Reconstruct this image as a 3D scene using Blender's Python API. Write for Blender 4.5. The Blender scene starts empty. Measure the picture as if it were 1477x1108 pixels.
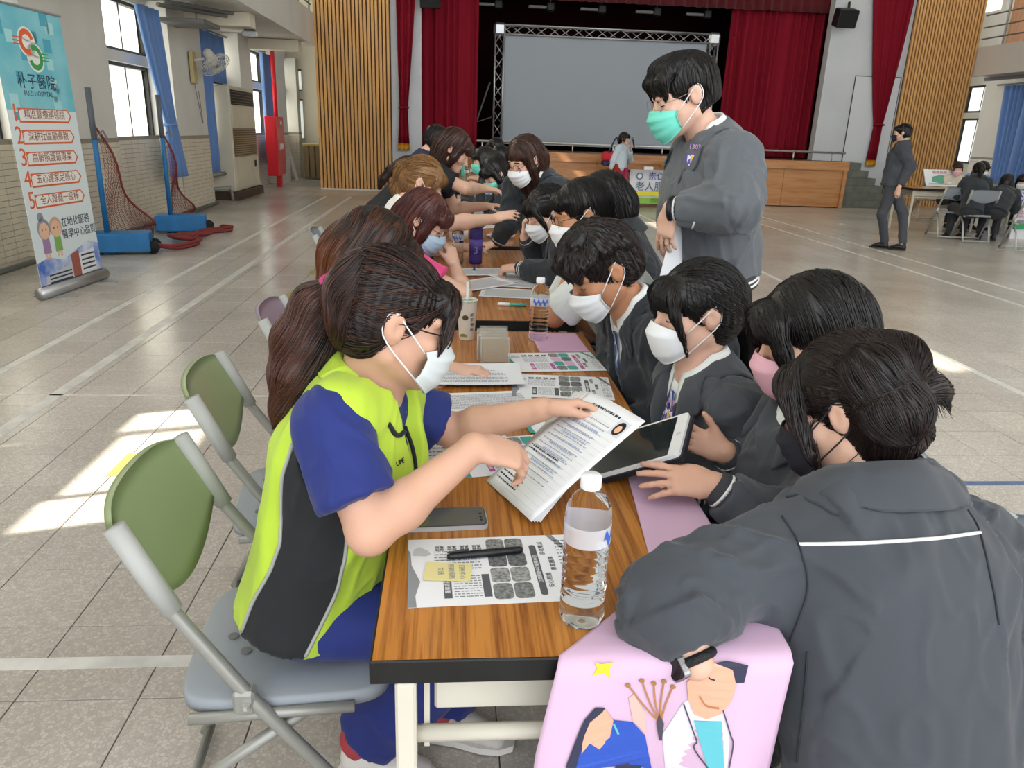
import bpy, math, random
import numpy as np
from mathutils import Vector, Matrix
random.seed(7)
rng = np.random.default_rng(7)
scene = bpy.context.scene
col = scene.collection
PI = math.pi

# ------------------------------------------------------------------ camera
FPX, PITCH, ROLL, YAW, EYE = 1088.07, 0.32497, 0.0352368, 0.0844078, 1.45
_cp, _sp, _c, _s = math.cos(PITCH), math.sin(PITCH), math.cos(YAW), math.sin(YAW)
CF = np.array([_s*_cp, _c*_cp, -_sp]); _r = np.array([_c, -_s, 0.0]); _u = np.cross(_r, CF)
CR = math.cos(ROLL)*_r + math.sin(ROLL)*_u
CU = -math.sin(ROLL)*_r + math.cos(ROLL)*_u
CC = np.array([0, 0, EYE])
cam = bpy.data.cameras.new('camera'); camo = bpy.data.objects.new('camera', cam); col.objects.link(camo)
cam.sensor_fit = 'HORIZONTAL'; cam.sensor_width = 36.0; cam.lens = 36.0*FPX/1477
cam.clip_start = 0.05; cam.clip_end = 200
camo.matrix_world = Matrix(((CR[0], CU[0], -CF[0], CC[0]), (CR[1], CU[1], -CF[1], CC[1]), (CR[2], CU[2], -CF[2], CC[2]), (0, 0, 0, 1)))
scene.camera = camo

# ------------------------------------------------------------------ light
world = bpy.data.worlds.new('sky'); scene.world = world; world.use_nodes = True
wn = world.node_tree.nodes; wn['Background'].inputs[0].default_value = (0.93, 0.96, 1.0, 1); wn['Background'].inputs[1].default_value = 2.1
sun = bpy.data.lights.new('sun', 'SUN'); suno = bpy.data.objects.new('sun', sun); col.objects.link(suno)
sun.energy = 11.0; sun.angle = 0.012; sun.color = (1.0, 0.93, 0.8)
suno.rotation_euler = Vector((1.0, 0.3, -0.9)).to_track_quat('-Z', 'Y').to_euler()
suno.location = (-12, -4, 12)
vs = scene.view_settings
vs.view_transform = 'Standard'; vs.look = 'None'; vs.exposure = 0.6; vs.gamma = 1.0; vs.use_curve_mapping = False

# ------------------------------------------------------------------ helpers
def ray(px, py): return CR*(px-738.5)/FPX - CU*(py-554)/FPX + CF
def atz(px, py, z=0.0):
    d = ray(px, py); return CC + d*(z-EYE)/d[2]
def aty(px, py, Y):
    d = ray(px, py); return CC + d*Y/d[1]
def V(*a): return np.array(a, float)
def nrm(v):
    v = np.asarray(v, float); return v/(np.linalg.norm(v)+1e-12)

def lin(c):
    if isinstance(c, str):
        c = c.lstrip('#'); c = [int(c[i:i+2], 16)/255 for i in (0, 2, 4)]
        return tuple(x/12.92 if x <= 0.04045 else ((x+0.055)/1.055)**2.4 for x in c)
    return tuple(c)

MATS = {}
def mat(name, color, rough=0.6, spec=0.4, metal=0.0, noise=None, bump=None, sss=0.0, sheen=0.0, trans=0.0, emit=None, coat=0.0, ior=1.45, alpha=1.0):
    """Principled material. noise=(scale, amount[, second colour]); bump=(scale, strength[, stretch xyz])."""
    if name in MATS: return MATS[name]
    m = bpy.data.materials.new(name); m.use_nodes = True
    nt = m.node_tree; b = nt.nodes['Principled BSDF']
    c = lin(color)
    b.inputs['Base Color'].default_value = (*c, 1); b.inputs['Roughness'].default_value = rough
    b.inputs['Specular IOR Level'].default_value = spec; b.inputs['Metallic'].default_value = metal
    b.inputs['IOR'].default_value = ior; b.inputs['Transmission Weight'].default_value = trans
    b.inputs['Coat Weight'].default_value = coat; b.inputs['Alpha'].default_value = alpha
    if sss:
        b.inputs['Subsurface Weight'].default_value = sss; b.inputs['Subsurface Radius'].default_value = (0.012, 0.005, 0.003); b.inputs['Subsurface Scale'].default_value = 1.0
    if sheen:
        b.inputs['Sheen Weight'].default_value = sheen; b.inputs['Sheen Roughness'].default_value = 0.5
    if emit:
        b.inputs['Emission Color'].default_value = (*lin(emit[0]), 1); b.inputs['Emission Strength'].default_value = emit[1]
    tc = nt.nodes.new('ShaderNodeTexCoord')
    if noise:
        n = nt.nodes.new('ShaderNodeTexNoise'); n.inputs['Scale'].default_value = noise[0]; n.inputs['Detail'].default_value = 5
        nt.links.new(tc.outputs['Object'], n.inputs['Vector'])
        mx = nt.nodes.new('ShaderNodeMix'); mx.data_type = 'RGBA'
        c2 = lin(noise[2]) if len(noise) > 2 else tuple(x*(1-noise[1]) for x in c)
        mx.inputs['A'].default_value = (*c, 1); mx.inputs['B'].default_value = (*c2, 1)
        r = nt.nodes.new('ShaderNodeValToRGB'); r.color_ramp.elements[0].position = 0.35; r.color_ramp.elements[1].position = 0.68
        nt.links.new(n.outputs['Fac'], r.inputs[0]); nt.links.new(r.outputs[0], mx.inputs['Factor'])
        nt.links.new(mx.outputs['Result'], b.inputs['Base Color'])
    if bump:
        mp = nt.nodes.new('ShaderNodeMapping'); mp.inputs['Scale'].default_value = bump[2] if len(bump) > 2 else (1, 1, 1)
        n = nt.nodes.new('ShaderNodeTexNoise'); n.inputs['Scale'].default_value = bump[0]; n.inputs['Detail'].default_value = 4
        bp = nt.nodes.new('ShaderNodeBump'); bp.inputs['Strength'].default_value = bump[1]; bp.inputs['Distance'].default_value = 0.01
        nt.links.new(tc.outputs['Object'], mp.inputs[0]); nt.links.new(mp.outputs[0], n.inputs['Vector'])
        nt.links.new(n.outputs['Fac'], bp.inputs['Height']); nt.links.new(bp.outputs[0], b.inputs['Normal'])
    MATS[name] = m
    return m
def bsdf(m): return m.node_tree.nodes['Principled BSDF']

def link(name, me, parent=None, mats=()):
    o = bpy.data.objects.new(name, me); col.objects.link(o)
    if parent is not None: o.parent = parent
    for m in mats: me.materials.append(m)
    return o
def mesh(name, verts, faces, m, parent=None, smooth=False, idx=None):
    me = bpy.data.meshes.new(name)
    if isinstance(faces, np.ndarray) and faces.ndim == 2:
        nv, nf, k = len(verts), len(faces), faces.shape[1]
        me.vertices.add(nv); me.vertices.foreach_set('co', np.asarray(verts, np.float32).ravel())
        me.loops.add(nf*k); me.loops.foreach_set('vertex_index', faces.astype(np.int32).ravel())
        me.polygons.add(nf); me.polygons.foreach_set('loop_start', np.arange(0, nf*k, k, dtype=np.int32))
        me.update(calc_edges=True)
    else:
        me.from_pydata([tuple(v) for v in verts], [], [tuple(int(i) for i in f) for f in faces]); me.update()
    if smooth: me.polygons.foreach_set('use_smooth', np.ones(len(me.polygons), bool))
    if idx is not None: me.polygons.foreach_set('material_index', np.asarray(idx, np.int32))
    ms = m if isinstance(m, (list, tuple)) else [m]
    return link(name, me, parent, ms)
def empty(name, loc=(0, 0, 0), rz=0.0):
    o = bpy.data.objects.new(name, None); col.objects.link(o); o.location = loc; o.rotation_euler = (0, 0, rz); o.empty_display_size = 0.05
    return o
def tag(o, label=None, cat=None, group=None, kind=None):
    if label: o['label'] = label
    if cat: o['category'] = cat
    if group: o['group'] = group
    if kind: o['kind'] = kind
    return o
def thing(name, label, cat, loc=(0, 0, 0), rz=0.0, group=None):
    return tag(empty(name, loc, rz), label, cat, group)
def copy_tree(o, parent=None):
    c = o.copy(); col.objects.link(c); c.parent = parent
    for ch in o.children: copy_tree(ch, c)
    return c

BOXF = [(0, 3, 2, 1), (4, 5, 6, 7), (0, 1, 5, 4), (1, 2, 6, 5), (2, 3, 7, 6), (3, 0, 4, 7)]
class MB:
    """collects shapes into one mesh"""
    def __init__(s): s.v = []; s.f = []; s.i = []
    def add(s, v, f, i=0):
        n = len(s.v); s.v += [tuple(map(float, p)) for p in v]; s.f += [tuple(int(q)+n for q in p) for p in f]; s.i += [i]*len(f); return s
    def box(s, x0, x1, y0, y1, z0, z1, i=0, M=None):
        v = [(x0, y0, z0), (x1, y0, z0), (x1, y1, z0), (x0, y1, z0), (x0, y0, z1), (x1, y0, z1), (x1, y1, z1), (x0, y1, z1)]
        if M is not None: v = [tuple(M @ Vector(p)) for p in v]
        return s.add(v, BOXF, i)
    def bbox(s, x0, x1, y0, y1, z0, z1, b=0.004, i=0, M=None):
        """box with chamfered edges (all 12)"""
        v = []; X = (x0, x1); Y = (y0, y1); Z = (z0, z1)
        idx = {}
        for a in (0, 1):
            for c in (0, 1):
                for d in (0, 1):
                    sx, sy, sz = (1, -1)[a], (1, -1)[c], (1, -1)[d]
                    for k, off in enumerate(((0, 1, 1), (1, 0, 1), (1, 1, 0))):
                        idx[a, c, d, k] = len(v); v.append((X[a]+sx*b*off[0], Y[c]+sy*b*off[1], Z[d]+sz*b*off[2]))
        f = []
        for a in (0, 1):
            q = [idx[a, 0, 0, 0], idx[a, 1, 0, 0], idx[a, 1, 1, 0], idx[a, 0, 1, 0]]; f.append(q if a else q[::-1])
            q = [idx[0, a, 0, 1], idx[1, a, 0, 1], idx[1, a, 1, 1], idx[0, a, 1, 1]]; f.append(q[::-1] if a else q)
            q = [idx[0, 0, a, 2], idx[1, 0, a, 2], idx[1, 1, a, 2], idx[0, 1, a, 2]]; f.append(q if a else q[::-1])
        for a in (0, 1):
            for c in (0, 1):
                q = [idx[0, a, c, 1], idx[1, a, c, 1], idx[1, a, c, 2], idx[0, a, c, 2]]; f.append(q if (a == c) else q[::-1])
                q = [idx[a, 0, c, 0], idx[a, 1, c, 0], idx[a, 1, c, 2], idx[a, 0, c, 2]]; f.append(q[::-1] if (a == c) else q)
                q = [idx[a, c, 0, 0], idx[a, c, 1, 0], idx[a, c, 1, 1], idx[a, c, 0, 1]]; f.append(q if (a == c) else q[::-1])
                for d in (0, 1): f.append([idx[a, c, d, 0], idx[a, c, d, 1], idx[a, c, d, 2]] if (a+c+d) % 2 == 0 else [idx[a, c, d, 2], idx[a, c, d, 1], idx[a, c, d, 0]])
        if M is not None: v = [tuple(M @ Vector(p)) for p in v]
        return s.add(v, f, i)
    def tube(s, pts, r, n=8, i=0, closed=False, caps=True, flat=None):
        """tube along pts; r scalar or list; flat=(normal, ratio) squashes section"""
        v, f = tube_geo(pts, r, n, closed, caps, flat); return s.add(v, f, i)
    def lathe(s, prof, n=24, c=(0, 0, 0), i=0):
        v = []; f = []
        for r, z in prof:
            for k in range(n):
                a = 2*PI*k/n; v.append((c[0]+r*math.cos(a), c[1]+r*math.sin(a), c[2]+z))
        m = len(prof)
        for j in range(m-1):
            for k in range(n):
                f.append((j*n+k, j*n+(k+1) % n, (j+1)*n+(k+1) % n, (j+1)*n+k))
        if prof[0][0] > 1e-6: f.append(tuple(range(n))[::-1])
        if prof[-1][0] > 1e-6: f.append(tuple((m-1)*n+k for k in range(n)))
        return s.add(v, f, i)
    def build(s, name, m, parent=None, smooth=False):
        return mesh(name, s.v, s.f, m, parent, smooth, s.i if isinstance(m, (list, tuple)) else None)

def tube_geo(pts, r, n=8, closed=False, caps=True, flat=None):
    P = np.array(pts, float); m = len(P)
    R = np.full(m, r) if np.isscalar(r) else np.array(r, float)
    if closed: T = np.roll(P, -1, 0)-np.roll(P, 1, 0)
    else:
        T = np.gradient(P, axis=0) if m > 2 else np.repeat((P[1:]-P[:1]), 2, 0)
    T /= np.linalg.norm(T, axis=1)[:, None]+1e-12
    if flat is not None: u = np.cross(np.cross(T[0], flat[0]), T[0])
    else:
        u = np.cross(T[0], [0, 0, 1.0]); 
        if np.linalg.norm(u) < 1e-3: u = np.cross(T[0], [1.0, 0, 0])
    u = nrm(u); v = []
    for k in range(m):
        if flat is not None and len(flat) > 2: u = flat[0]
        u = nrm(u-T[k]*(u@T[k])); w = np.cross(T[k], u)
        fr = flat[1] if flat is not None else 1.0
        for j in range(n):
            a = 2*PI*j/n; v.append(P[k]+R[k]*(math.cos(a)*u*fr+math.sin(a)*w))
    f = []
    mm = m if closed else m-1
    for k in range(mm):
        k2 = (k+1) % m
        for j in range(n): f.append((k*n+j, k*n+(j+1) % n, k2*n+(j+1) % n, k2*n+j))
    if caps and not closed: f.append(tuple(range(n))[::-1]); f.append(tuple((m-1)*n+j for j in range(n)))
    return v, f
def spline(pts, n=24, closed=False):
    """Catmull-Rom through pts"""
    P = np.array(pts, float); m = len(P)
    if closed: Q = np.vstack([P[-1], P, P[0], P[1]]); seg = m
    else: Q = np.vstack([2*P[0]-P[1], P, 2*P[-1]-P[-2]]); seg = m-1
    out = []
    ts = np.linspace(0, seg, n, endpoint=not closed)
    for t in ts:
        k = min(int(t), seg-1); u = t-k; a, b, c, d = Q[k:k+4]
        out.append(0.5*((2*b)+(-a+c)*u+(2*a-5*b+4*c-d)*u*u+(-a+3*b-3*c+d)*u**3))
    return np.array(out)
def text_mesh(name, s, size, m, parent, M, extrude=0.0006, align='CENTER', xs=1.0):
    """lettering as a mesh; M maps text plane (x right, y up) to the world / parent space"""
    cu = bpy.data.curves.new(name, 'FONT'); cu.body = s; cu.size = size; cu.align_x = align; cu.align_y = 'CENTER'; cu.extrude = extrude; cu.resolution_u = 2
    t = bpy.data.objects.new(name, cu); col.objects.link(t)
    dg = bpy.context.evaluated_depsgraph_get(); me = bpy.data.meshes.new_from_object(t.evaluated_get(dg))
    bpy.data.objects.remove(t); bpy.data.curves.remove(cu)
    me.name = name
    me.transform(M @ Matrix.Diagonal((xs, 1, 1, 1)))
    me.materials.clear()
    return link(name, me, parent, [m])
def frame(o, x, y):
    """matrix with origin o, x axis, y axis (text up), z = x cross y"""
    x = Vector(x).normalized(); z = x.cross(Vector(y)).normalized(); y = z.cross(x)
    return Matrix(((x[0], y[0], z[0], o[0]), (x[1], y[1], z[1], o[1]), (x[2], y[2], z[2], o[2]), (0, 0, 0, 1)))
def poly(name, pts2, m, parent, M, t=0.0006):
    """flat printed shape: polygon in the plane of M, with thickness t"""
    n = len(pts2); v = [M @ Vector((p[0], p[1], 0)) for p in pts2]+[M @ Vector((p[0], p[1], t)) for p in pts2]
    f = [tuple(range(n))[::-1], tuple(range(n, 2*n))]+[(k, (k+1) % n, n+(k+1) % n, n+k) for k in range(n)]
    return mesh(name, v, f, m, parent)
# ------------------------------------------------------------------ materials of the place
def position_node(nt):
    g = nt.nodes.new('ShaderNodeNewGeometry'); return g.outputs['Position']
def terrazzo():
    m = mat('terrazzo', '#bdb5aa', rough=0.3, spec=0.35)
    nt = m.node_tree; b = bsdf(m); pos = position_node(nt)
    vo = nt.nodes.new('ShaderNodeTexVoronoi'); vo.inputs['Scale'].default_value = 95
    vo2 = nt.nodes.new('ShaderNodeTexVoronoi'); vo2.feature = 'DISTANCE_TO_EDGE'; vo2.inputs['Scale'].default_value = 95
    n1 = nt.nodes.new('ShaderNodeTexNoise'); n1.inputs['Scale'].default_value = 0.9; n1.inputs['Detail'].default_value = 6
    n2 = nt.nodes.new('ShaderNodeTexNoise'); n2.inputs['Scale'].default_value = 14; n2.inputs['Detail'].default_value = 4
    for n in (vo, vo2, n1, n2): nt.links.new(pos, n.inputs['Vector'])
    sep = nt.nodes.new('ShaderNodeSeparateColor'); nt.links.new(vo.outputs['Color'], sep.inputs[0])
    chip = nt.nodes.new('ShaderNodeValToRGB'); chip.color_ramp.elements[0].color = (*lin('#b6afa6'), 1); chip.color_ramp.elements[1].color = (*lin('#cdc8bf'), 1)
    e = chip.color_ramp.elements.new(0.5); e.color = (*lin('#c2bbb2'), 1)
    nt.links.new(sep.outputs[0], chip.inputs[0])
    edge = nt.nodes.new('ShaderNodeMapRange'); edge.inputs['From Max'].default_value = 0.12; nt.links.new(vo2.outputs['Distance'], edge.inputs['Value'])
    mx = nt.nodes.new('ShaderNodeMix'); mx.data_type = 'RGBA'; mx.inputs['A'].default_value = (*lin('#b3aaa0'), 1)
    nt.links.new(edge.outputs[0], mx.inputs['Factor']); nt.links.new(chip.outputs[0], mx.inputs['B'])
    st = nt.nodes.new('ShaderNodeValToRGB'); st.color_ramp.elements[0].position = 0.3; st.color_ramp.elements[0].color = (0.66, 0.63, 0.6, 1); st.color_ramp.elements[1].position = 0.62; st.color_ramp.elements[1].color = (1, 1, 1, 1)
    nt.links.new(n1.outputs['Fac'], st.inputs[0])
    mu = nt.nodes.new('ShaderNodeMix'); mu.data_type = 'RGBA'; mu.blend_type = 'MULTIPLY'; mu.inputs['Factor'].default_value = 0.55
    nt.links.new(mx.outputs['Result'], mu.inputs['A']); nt.links.new(st.outputs[0], mu.inputs['B'])
    oi = nt.nodes.new('ShaderNodeObjectInfo'); mr = nt.nodes.new('ShaderNodeMapRange'); mr.inputs['To Min'].default_value = 0.93; mr.inputs['To Max'].default_value = 1.04
    nt.links.new(oi.outputs['Random'], mr.inputs['Value'])
    hs = nt.nodes.new('ShaderNodeHueSaturation'); nt.links.new(mr.outputs[0], hs.inputs['Value']); nt.links.new(mu.outputs['Result'], hs.inputs['Color'])
    nt.links.new(hs.outputs[0], b.inputs['Base Color'])
    rr = nt.nodes.new('ShaderNodeMapRange'); rr.inputs['To Min'].default_value = 0.12; rr.inputs['To Max'].default_value = 0.34
    nt.links.new(n1.outputs['Fac'], rr.inputs['Value']); nt.links.new(rr.outputs[0], b.inputs['Roughness'])
    return m
def woody(name, base, dark, scale=(40, 1.5, 1.5), rough=0.45, amount=1.0, coat=0.0):
    m = mat(name, base, rough=rough, spec=0.4, coat=coat)
    nt = m.node_tree; b = bsdf(m); pos = position_node(nt)
    mp = nt.nodes.new('ShaderNodeMapping'); mp.inputs['Scale'].default_value = scale; nt.links.new(pos, mp.inputs[0])
    n = nt.nodes.new('ShaderNodeTexNoise'); n.inputs['Scale'].default_value = 1.0; n.inputs['Detail'].default_value = 7; n.inputs['Roughness'].default_value = 0.65; n.inputs['Distortion'].default_value = 0.4
    nt.links.new(mp.outputs[0], n.inputs['Vector'])
    r = nt.nodes.new('ShaderNodeValToRGB'); r.color_ramp.elements[0].position = 0.36; r.color_ramp.elements[0].color = (*lin(dark), 1)
    r.color_ramp.elements[1].position = 0.58; r.color_ramp.elements[1].color = (*lin(base), 1)
    nt.links.new(n.outputs['Fac'], r.inputs[0]); nt.links.new(r.outputs[0], b.inputs['Base Color'])
    return m
def translucent(name, color, amount=0.75):
    m = bpy.data.materials.new(name); m.use_nodes = True; nt = m.node_tree
    out = nt.nodes['Material Output']; nt.nodes.remove(nt.nodes['Principled BSDF'])
    a = nt.nodes.new('ShaderNodeBsdfTranslucent'); d = nt.nodes.new('ShaderNodeBsdfDiffuse'); x = nt.nodes.new('ShaderNodeMixShader')
    a.inputs[0].default_value = (*lin(color), 1); d.inputs[0].default_value = (*lin(color), 1); x.inputs[0].default_value = amount
    nt.links.new(d.outputs[0], x.inputs[1]); nt.links.new(a.outputs[0], x.inputs[2]); nt.links.new(x.outputs[0], out.inputs[0])
    return m
M_terr = terrazzo()
M_grout = mat('grout', '#5d564e', rough=0.8)
M_white_wall = mat('white_wall', '#d3d1cb', rough=0.7, noise=(1.2, 0.1))
M_cream_wall = mat('cream_wall', '#d9d2bf', rough=0.7, noise=(1.0, 0.08))
M_walltile = mat('wall_tile', '#d6cdbb', rough=0.35, noise=(3.0, 0.12))
M_tilegrout = mat('tile_grout', '#8f8678', rough=0.8)
M_slat = woody('slat_wood', '#cf9f63', '#c4915a', scale=(9, 9, 0.8), rough=0.5)
M_slatback = mat('slat_backing', '#5a3c1e', rough=0.7)
M_stagewood = woody('stage_wood', '#bd8a5d', '#aa7547', scale=(1.5, 1.5, 14), rough=0.4)
M_stagetop = mat('stage_floor', '#6d4f36', rough=0.45)
M_red = mat('red_velvet', '#7c0f22', rough=0.85, sheen=0.0, spec=0.2)
M_darkred = mat('maroon_backdrop', '#2a0c12', rough=0.9, spec=0.1)
M_black = mat('black_paint', '#121214', rough=0.5)
M_gold = mat('gold_fringe', '#d99a25', rough=0.7, bump=(120, 0.6))
M_steel = mat('satin_steel', '#c9c9c6', rough=0.32, metal=0.85)
M_alu = mat('aluminium', '#b9bbbd', rough=0.35, metal=0.8)
M_blue_curt = mat('blue_curtain', '#6586bd', rough=0.75, spec=0.2, sheen=0.2)
M_frame = mat('window_frame_dark', '#2b2a28', rough=0.45)
M_pane = translucent('frosted_pane', '#f4f4ee', 0.8)
M_concrete = mat('stair_concrete', '#6c7068', rough=0.7, noise=(6, 0.3))
M_line = mat('white_floor_paint', '#d7d5cf', rough=0.4, noise=(9, 0.25))
M_blueline = mat('blue_floor_paint', '#52658f', rough=0.4, noise=(9, 0.15))
M_tape = mat('yellow_tape', '#b8a457', rough=0.5, noise=(20, 0.25))
M_ceil = mat('ceiling_white', '#c9c7c0', rough=0.8)
M_greyfix = mat('grey_fixture', '#6f6f6d', rough=0.5)

# ------------------------------------------------------------------ floor
TS = 0.3125; TX0, TY0 = -0.814, 1.993
floor = MB().box(-4.9, 13.9, -4, 23.5, -0.12, -0.004).build('floor', M_grout)
tag(floor, 'pale grey terrazzo tile floor of the hall', None, None, 'structure')
def project(p):
    v = np.asarray(p, float)-CC; w = v@CF
    return 738.5+FPX*(v@CR)/w, 554-FPX*(v@CU)/w, w
tiles = []
for ix in range(-13, 48):
    for iy in range(-16, 69):
        x0, y0 = TX0+ix*TS, TY0+iy*TS
        if x0 < -4.85 or x0 > 13.6 or y0 > 23.2 or y0 < -3: continue
        q = [project((x0+a*TS, y0+b*TS, 0)) for a, b in ((0, 0), (1, 0), (1, 1), (0, 1))]
        area = 0
        if min(w for _, _, w in q) > 0.3:
            cxp = sum(a[0] for a in q)/4; cyp = sum(a[1] for a in q)/4
            if -20 < cxp < 1497 and -20 < cyp < 1128:
                area = abs(sum(q[k][0]*q[(k+1) % 4][1]-q[(k+1) % 4][0]*q[k][1] for k in range(4)))/2
                if 540 < cxp < 1420 and cyp > 420: area *= 0.05      # under the tables and sitters
        tiles.append((area, x0, y0))
tiles.sort(reverse=True)
tme = None
g = 0.0016
for area, x0, y0 in tiles[:300]:
    if tme is None:
        o = MB().bbox(g, TS-g, g, TS-g, -0.006, 0, b=0.0012).build('tile', M_terr, floor); tme = o.data
    else:
        o = bpy.data.objects.new('tile', tme); col.objects.link(o); o.parent = floor
    o.location = (x0, y0, random.uniform(-0.0004, 0.0003))
fb = MB()
for area, x0, y0 in tiles[300:]: fb.box(x0+g, x0+TS-g, y0+g, y0+TS-g, -0.006, 0)
tag(fb.build('tile_field', M_terr, floor), kind='stuff')
def line(x0, x1, y0, y1, m, name='painted_line'): return MB().box(x0, x1, y0, y1, -0.001, 0.0009).build(name, m, floor)
line(-2.68, -2.62, 1.0, 16.5, M_line); line(-2.18, -2.11, 1.0, 16.5, M_line); line(3.51, 3.57, -2, 16.5, M_line)
line(5.47, 5.53, 1, 16.5, M_line); line(5.99, 6.05, 1, 16.5, M_line)
line(-2.62, -0.6, 4.03, 4.05, M_line); line(-2.1, -0.2, 1.802, 1.85, M_line); line(4.0, 9, 11.955, 11.985, mat('dark_floor_paint', '#6d675f', rough=0.5))
line(1.3, 6, 2.915, 2.955, M_blueline)
for y in (3.02, 4.32, 6.62, 7.7, 9.0): MB().box(-1.46, -1.40, y, y+0.24, 0.0, 0.0013).build('yellow_tape', M_tape, floor)

# ------------------------------------------------------------------ left wall: piers, bays with windows, balcony
WL, PL = -4.5, -4.2
bays = [(1.3, 3.4), (4.6, 6.7), (7.05, 8.4), (10.3, 12.5), (14.0, 16.4), (17.3, 19.6), (20.6, 22.0)]
wb = MB()
edges = [-4.0]+[e for b in bays for e in b]+[23.3]
for k in range(0, len(edges), 2):            # piers
    wb.box(WL-0.25, PL, edges[k], edges[k+1], 0, 3.05)
open_sash = [(1.68, 2.83, 2.46, 2.80)]
for (a, b) in bays:
    wb.box(WL-0.25, WL, a, b, 0, 1.0)
    if a > 2: wb.box(WL-0.25, WL, a, b, 2.95, 3.05); wb.box(WL-0.22, WL+0.02, a, b, 2.14, 2.28)
    else: wb.box(-4.32, -4.2, a, b, 2.93, 3.05); wb.box(-4.32, -4.2, a, b, 2.12, 2.3)
# upper storey wall with a row of narrow clerestory openings
ups = [(-1.4, 0.2), (2.2, 3.55), (6.05, 7.0), (9.6, 10.8), (12.5, 13.2), (14.6, 15.0), (15.5, 15.8)]
wb.box(WL-0.25, WL, -4, 1.3, 3.05, 4.7); wb.box(WL-0.25, WL, 1.3, 3.4, 3.3, 4.7); wb.box(WL-0.25, WL, 3.4, 23.3, 3.05, 4.7); wb.box(WL-0.25, WL, -4, 23.3, 6.9, 7.06); wb.box(WL-0.25, WL, -4, 23.3, 7.42, 9.2)
for y in np.arange(-4, 23.4, 3.9): wb.box(WL-0.25, WL, y, min(y+0.5, 23.3), 4.7, 6.9)
ee = [-4.0]+[e for b in ups for e in b]+[23.3]
for k in range(0, len(ee), 2): wb.box(WL-0.25, WL, ee[k], ee[k+1], 7.06, 7.42)
wall_left = wb.build('wall_left', M_white_wall)
tag(wall_left, 'white plaster wall with window bays under the balcony', None, None, 'structure')
# tile wainscot: real tiles, courses of long narrow tiles
def wainscot(name, planes, top, m, parent, tw=0.227, th=0.06):
    gb, tb = MB(), MB()
    for (axis, c, a, b, sgn) in planes:
        d = 0.012*sgn
        if axis == 'x': gb.box(min(c, c+d*0.5), max(c, c+d*0.5), a, b, 0.0, top)
        else: gb.box(a, b, min(c, c+d*0.5), max(c, c+d*0.5), 0.0, top)
        nz = int(top/th)
        for r in range(nz):
            z0 = r*th+0.003; z1 = (r+1)*th-0.003
            y = a-(tw/2 if r % 2 and False else 0)
            while y < b-0.02:
                y0, y1 = max(y, a)+0.003, min(y+tw, b)-0.003
                if y1-y0 > 0.02:
                    if axis == 'x': tb.box(min(c, c+d), max(c, c+d), y0, y1, z0, z1)
                    else: tb.box(y0, y1, min(c, c+d), max(c, c+d), z0, z1)
                y += tw
    tag(gb.build('tile_bedding', M_tilegrout, parent), kind='stuff')
    return tag(tb.build(name, m, parent), kind='stuff')
planes = []
for k in range(0, len(edges), 2):
    a, b = edges[k], edges[k+1]
    if b < 5: continue
    planes.append(('x', PL, a, b, 1)); planes.append(('y', a, WL, PL, -1)); planes.append(('y', b, WL, PL, 1))
for (a, b) in bays:
    if b > 5: planes.append(('x', WL, a, b, 1))
wainscot('wall_tiles', [p if p[0] == 'y' or (p[2], p[3]) not in bays else p for p in planes], 1.19, M_walltile, wall_left)
# (in the bays the tiles stop at the sill)
nwin = [0]
def window(a, b, label, x=WL-0.1, sgn=1, gaps=(), npan=3):
    """two storeys of sliding sashes in one bay; panes are parts"""
    nwin[0] += 1
    w = empty('window_%d' % nwin[0], (x, (a+b)/2, 1.0)); tag(w, label, None, None, 'structure')
    L = (b-a)/2; fb = MB(); fw = 0.045
    for z0, z1 in ((0.0, 1.14), (1.28, 1.95)):
        fb.box(-0.05, 0.05, -L, L, z0, z0+fw); fb.box(-0.05, 0.05, -L, L, z1-fw, z1)
        fb.box(-0.05, 0.05, -L, -L+fw, z0, z1); fb.box(-0.05, 0.05, L-fw, L, z0, z1)
    fb.build('window_frame', M_frame, w)
    for z0, z1 in ((0.0, 1.14), (1.28, 1.95)):
        for k in range(npan):
            y0 = -L+fw+(2*L-2*fw)*k/npan; y1 = -L+fw+(2*L-2*fw)*(k+1)/npan
            sx = 0.02 if k % 2 else -0.02
            sb = MB(); s_ = 0.025
            sb.box(sx-0.012, sx+0.012, y0, y0+s_, z0+fw, z1-fw); sb.box(sx-0.012, sx+0.012, y1-s_, y1, z0+fw, z1-fw)
            sb.build('sash', M_frame, w)
            if gaps and z0 > 1:      # sliding sash pushed open: a gap in the middle
                for (p0, p1, q0, q1) in ((y0, y1, z0+fw, 1.40), (y0, y1, 1.73, z1-fw)): MB().box(sx-0.003, sx+0.003, p0, p1, q0, q1).build('pane', M_pane, w)
                if k != 1: MB().box(sx-0.003, sx+0.003, y0+(0.27 if k == 2 else 0), y1-(0.27 if k == 0 else 0), 1.40, 1.73).build('pane', M_pane, w)
                continue
            MB().box(sx-0.003, sx+0.003, y0+s_, y1-s_, z0+fw, z1-fw).build('pane', M_pane, w)
    return w
wl = ['window bay beside the camera in the white wall', 'second window bay of the left wall near the camera', 'window behind the tall roll-up banner', 'window with frosted sashes between banner and tied blue curtain', 'window behind the floor-standing air conditioner', 'window with white light beyond the air conditioner', 'window by the red hydrant cabinet at the hall end']
for (a, b), l in zip(bays, wl):
    window(a, b, l, x=-4.25 if a < 2 else WL-0.1, gaps=(1,) if a < 2 else ())
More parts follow.
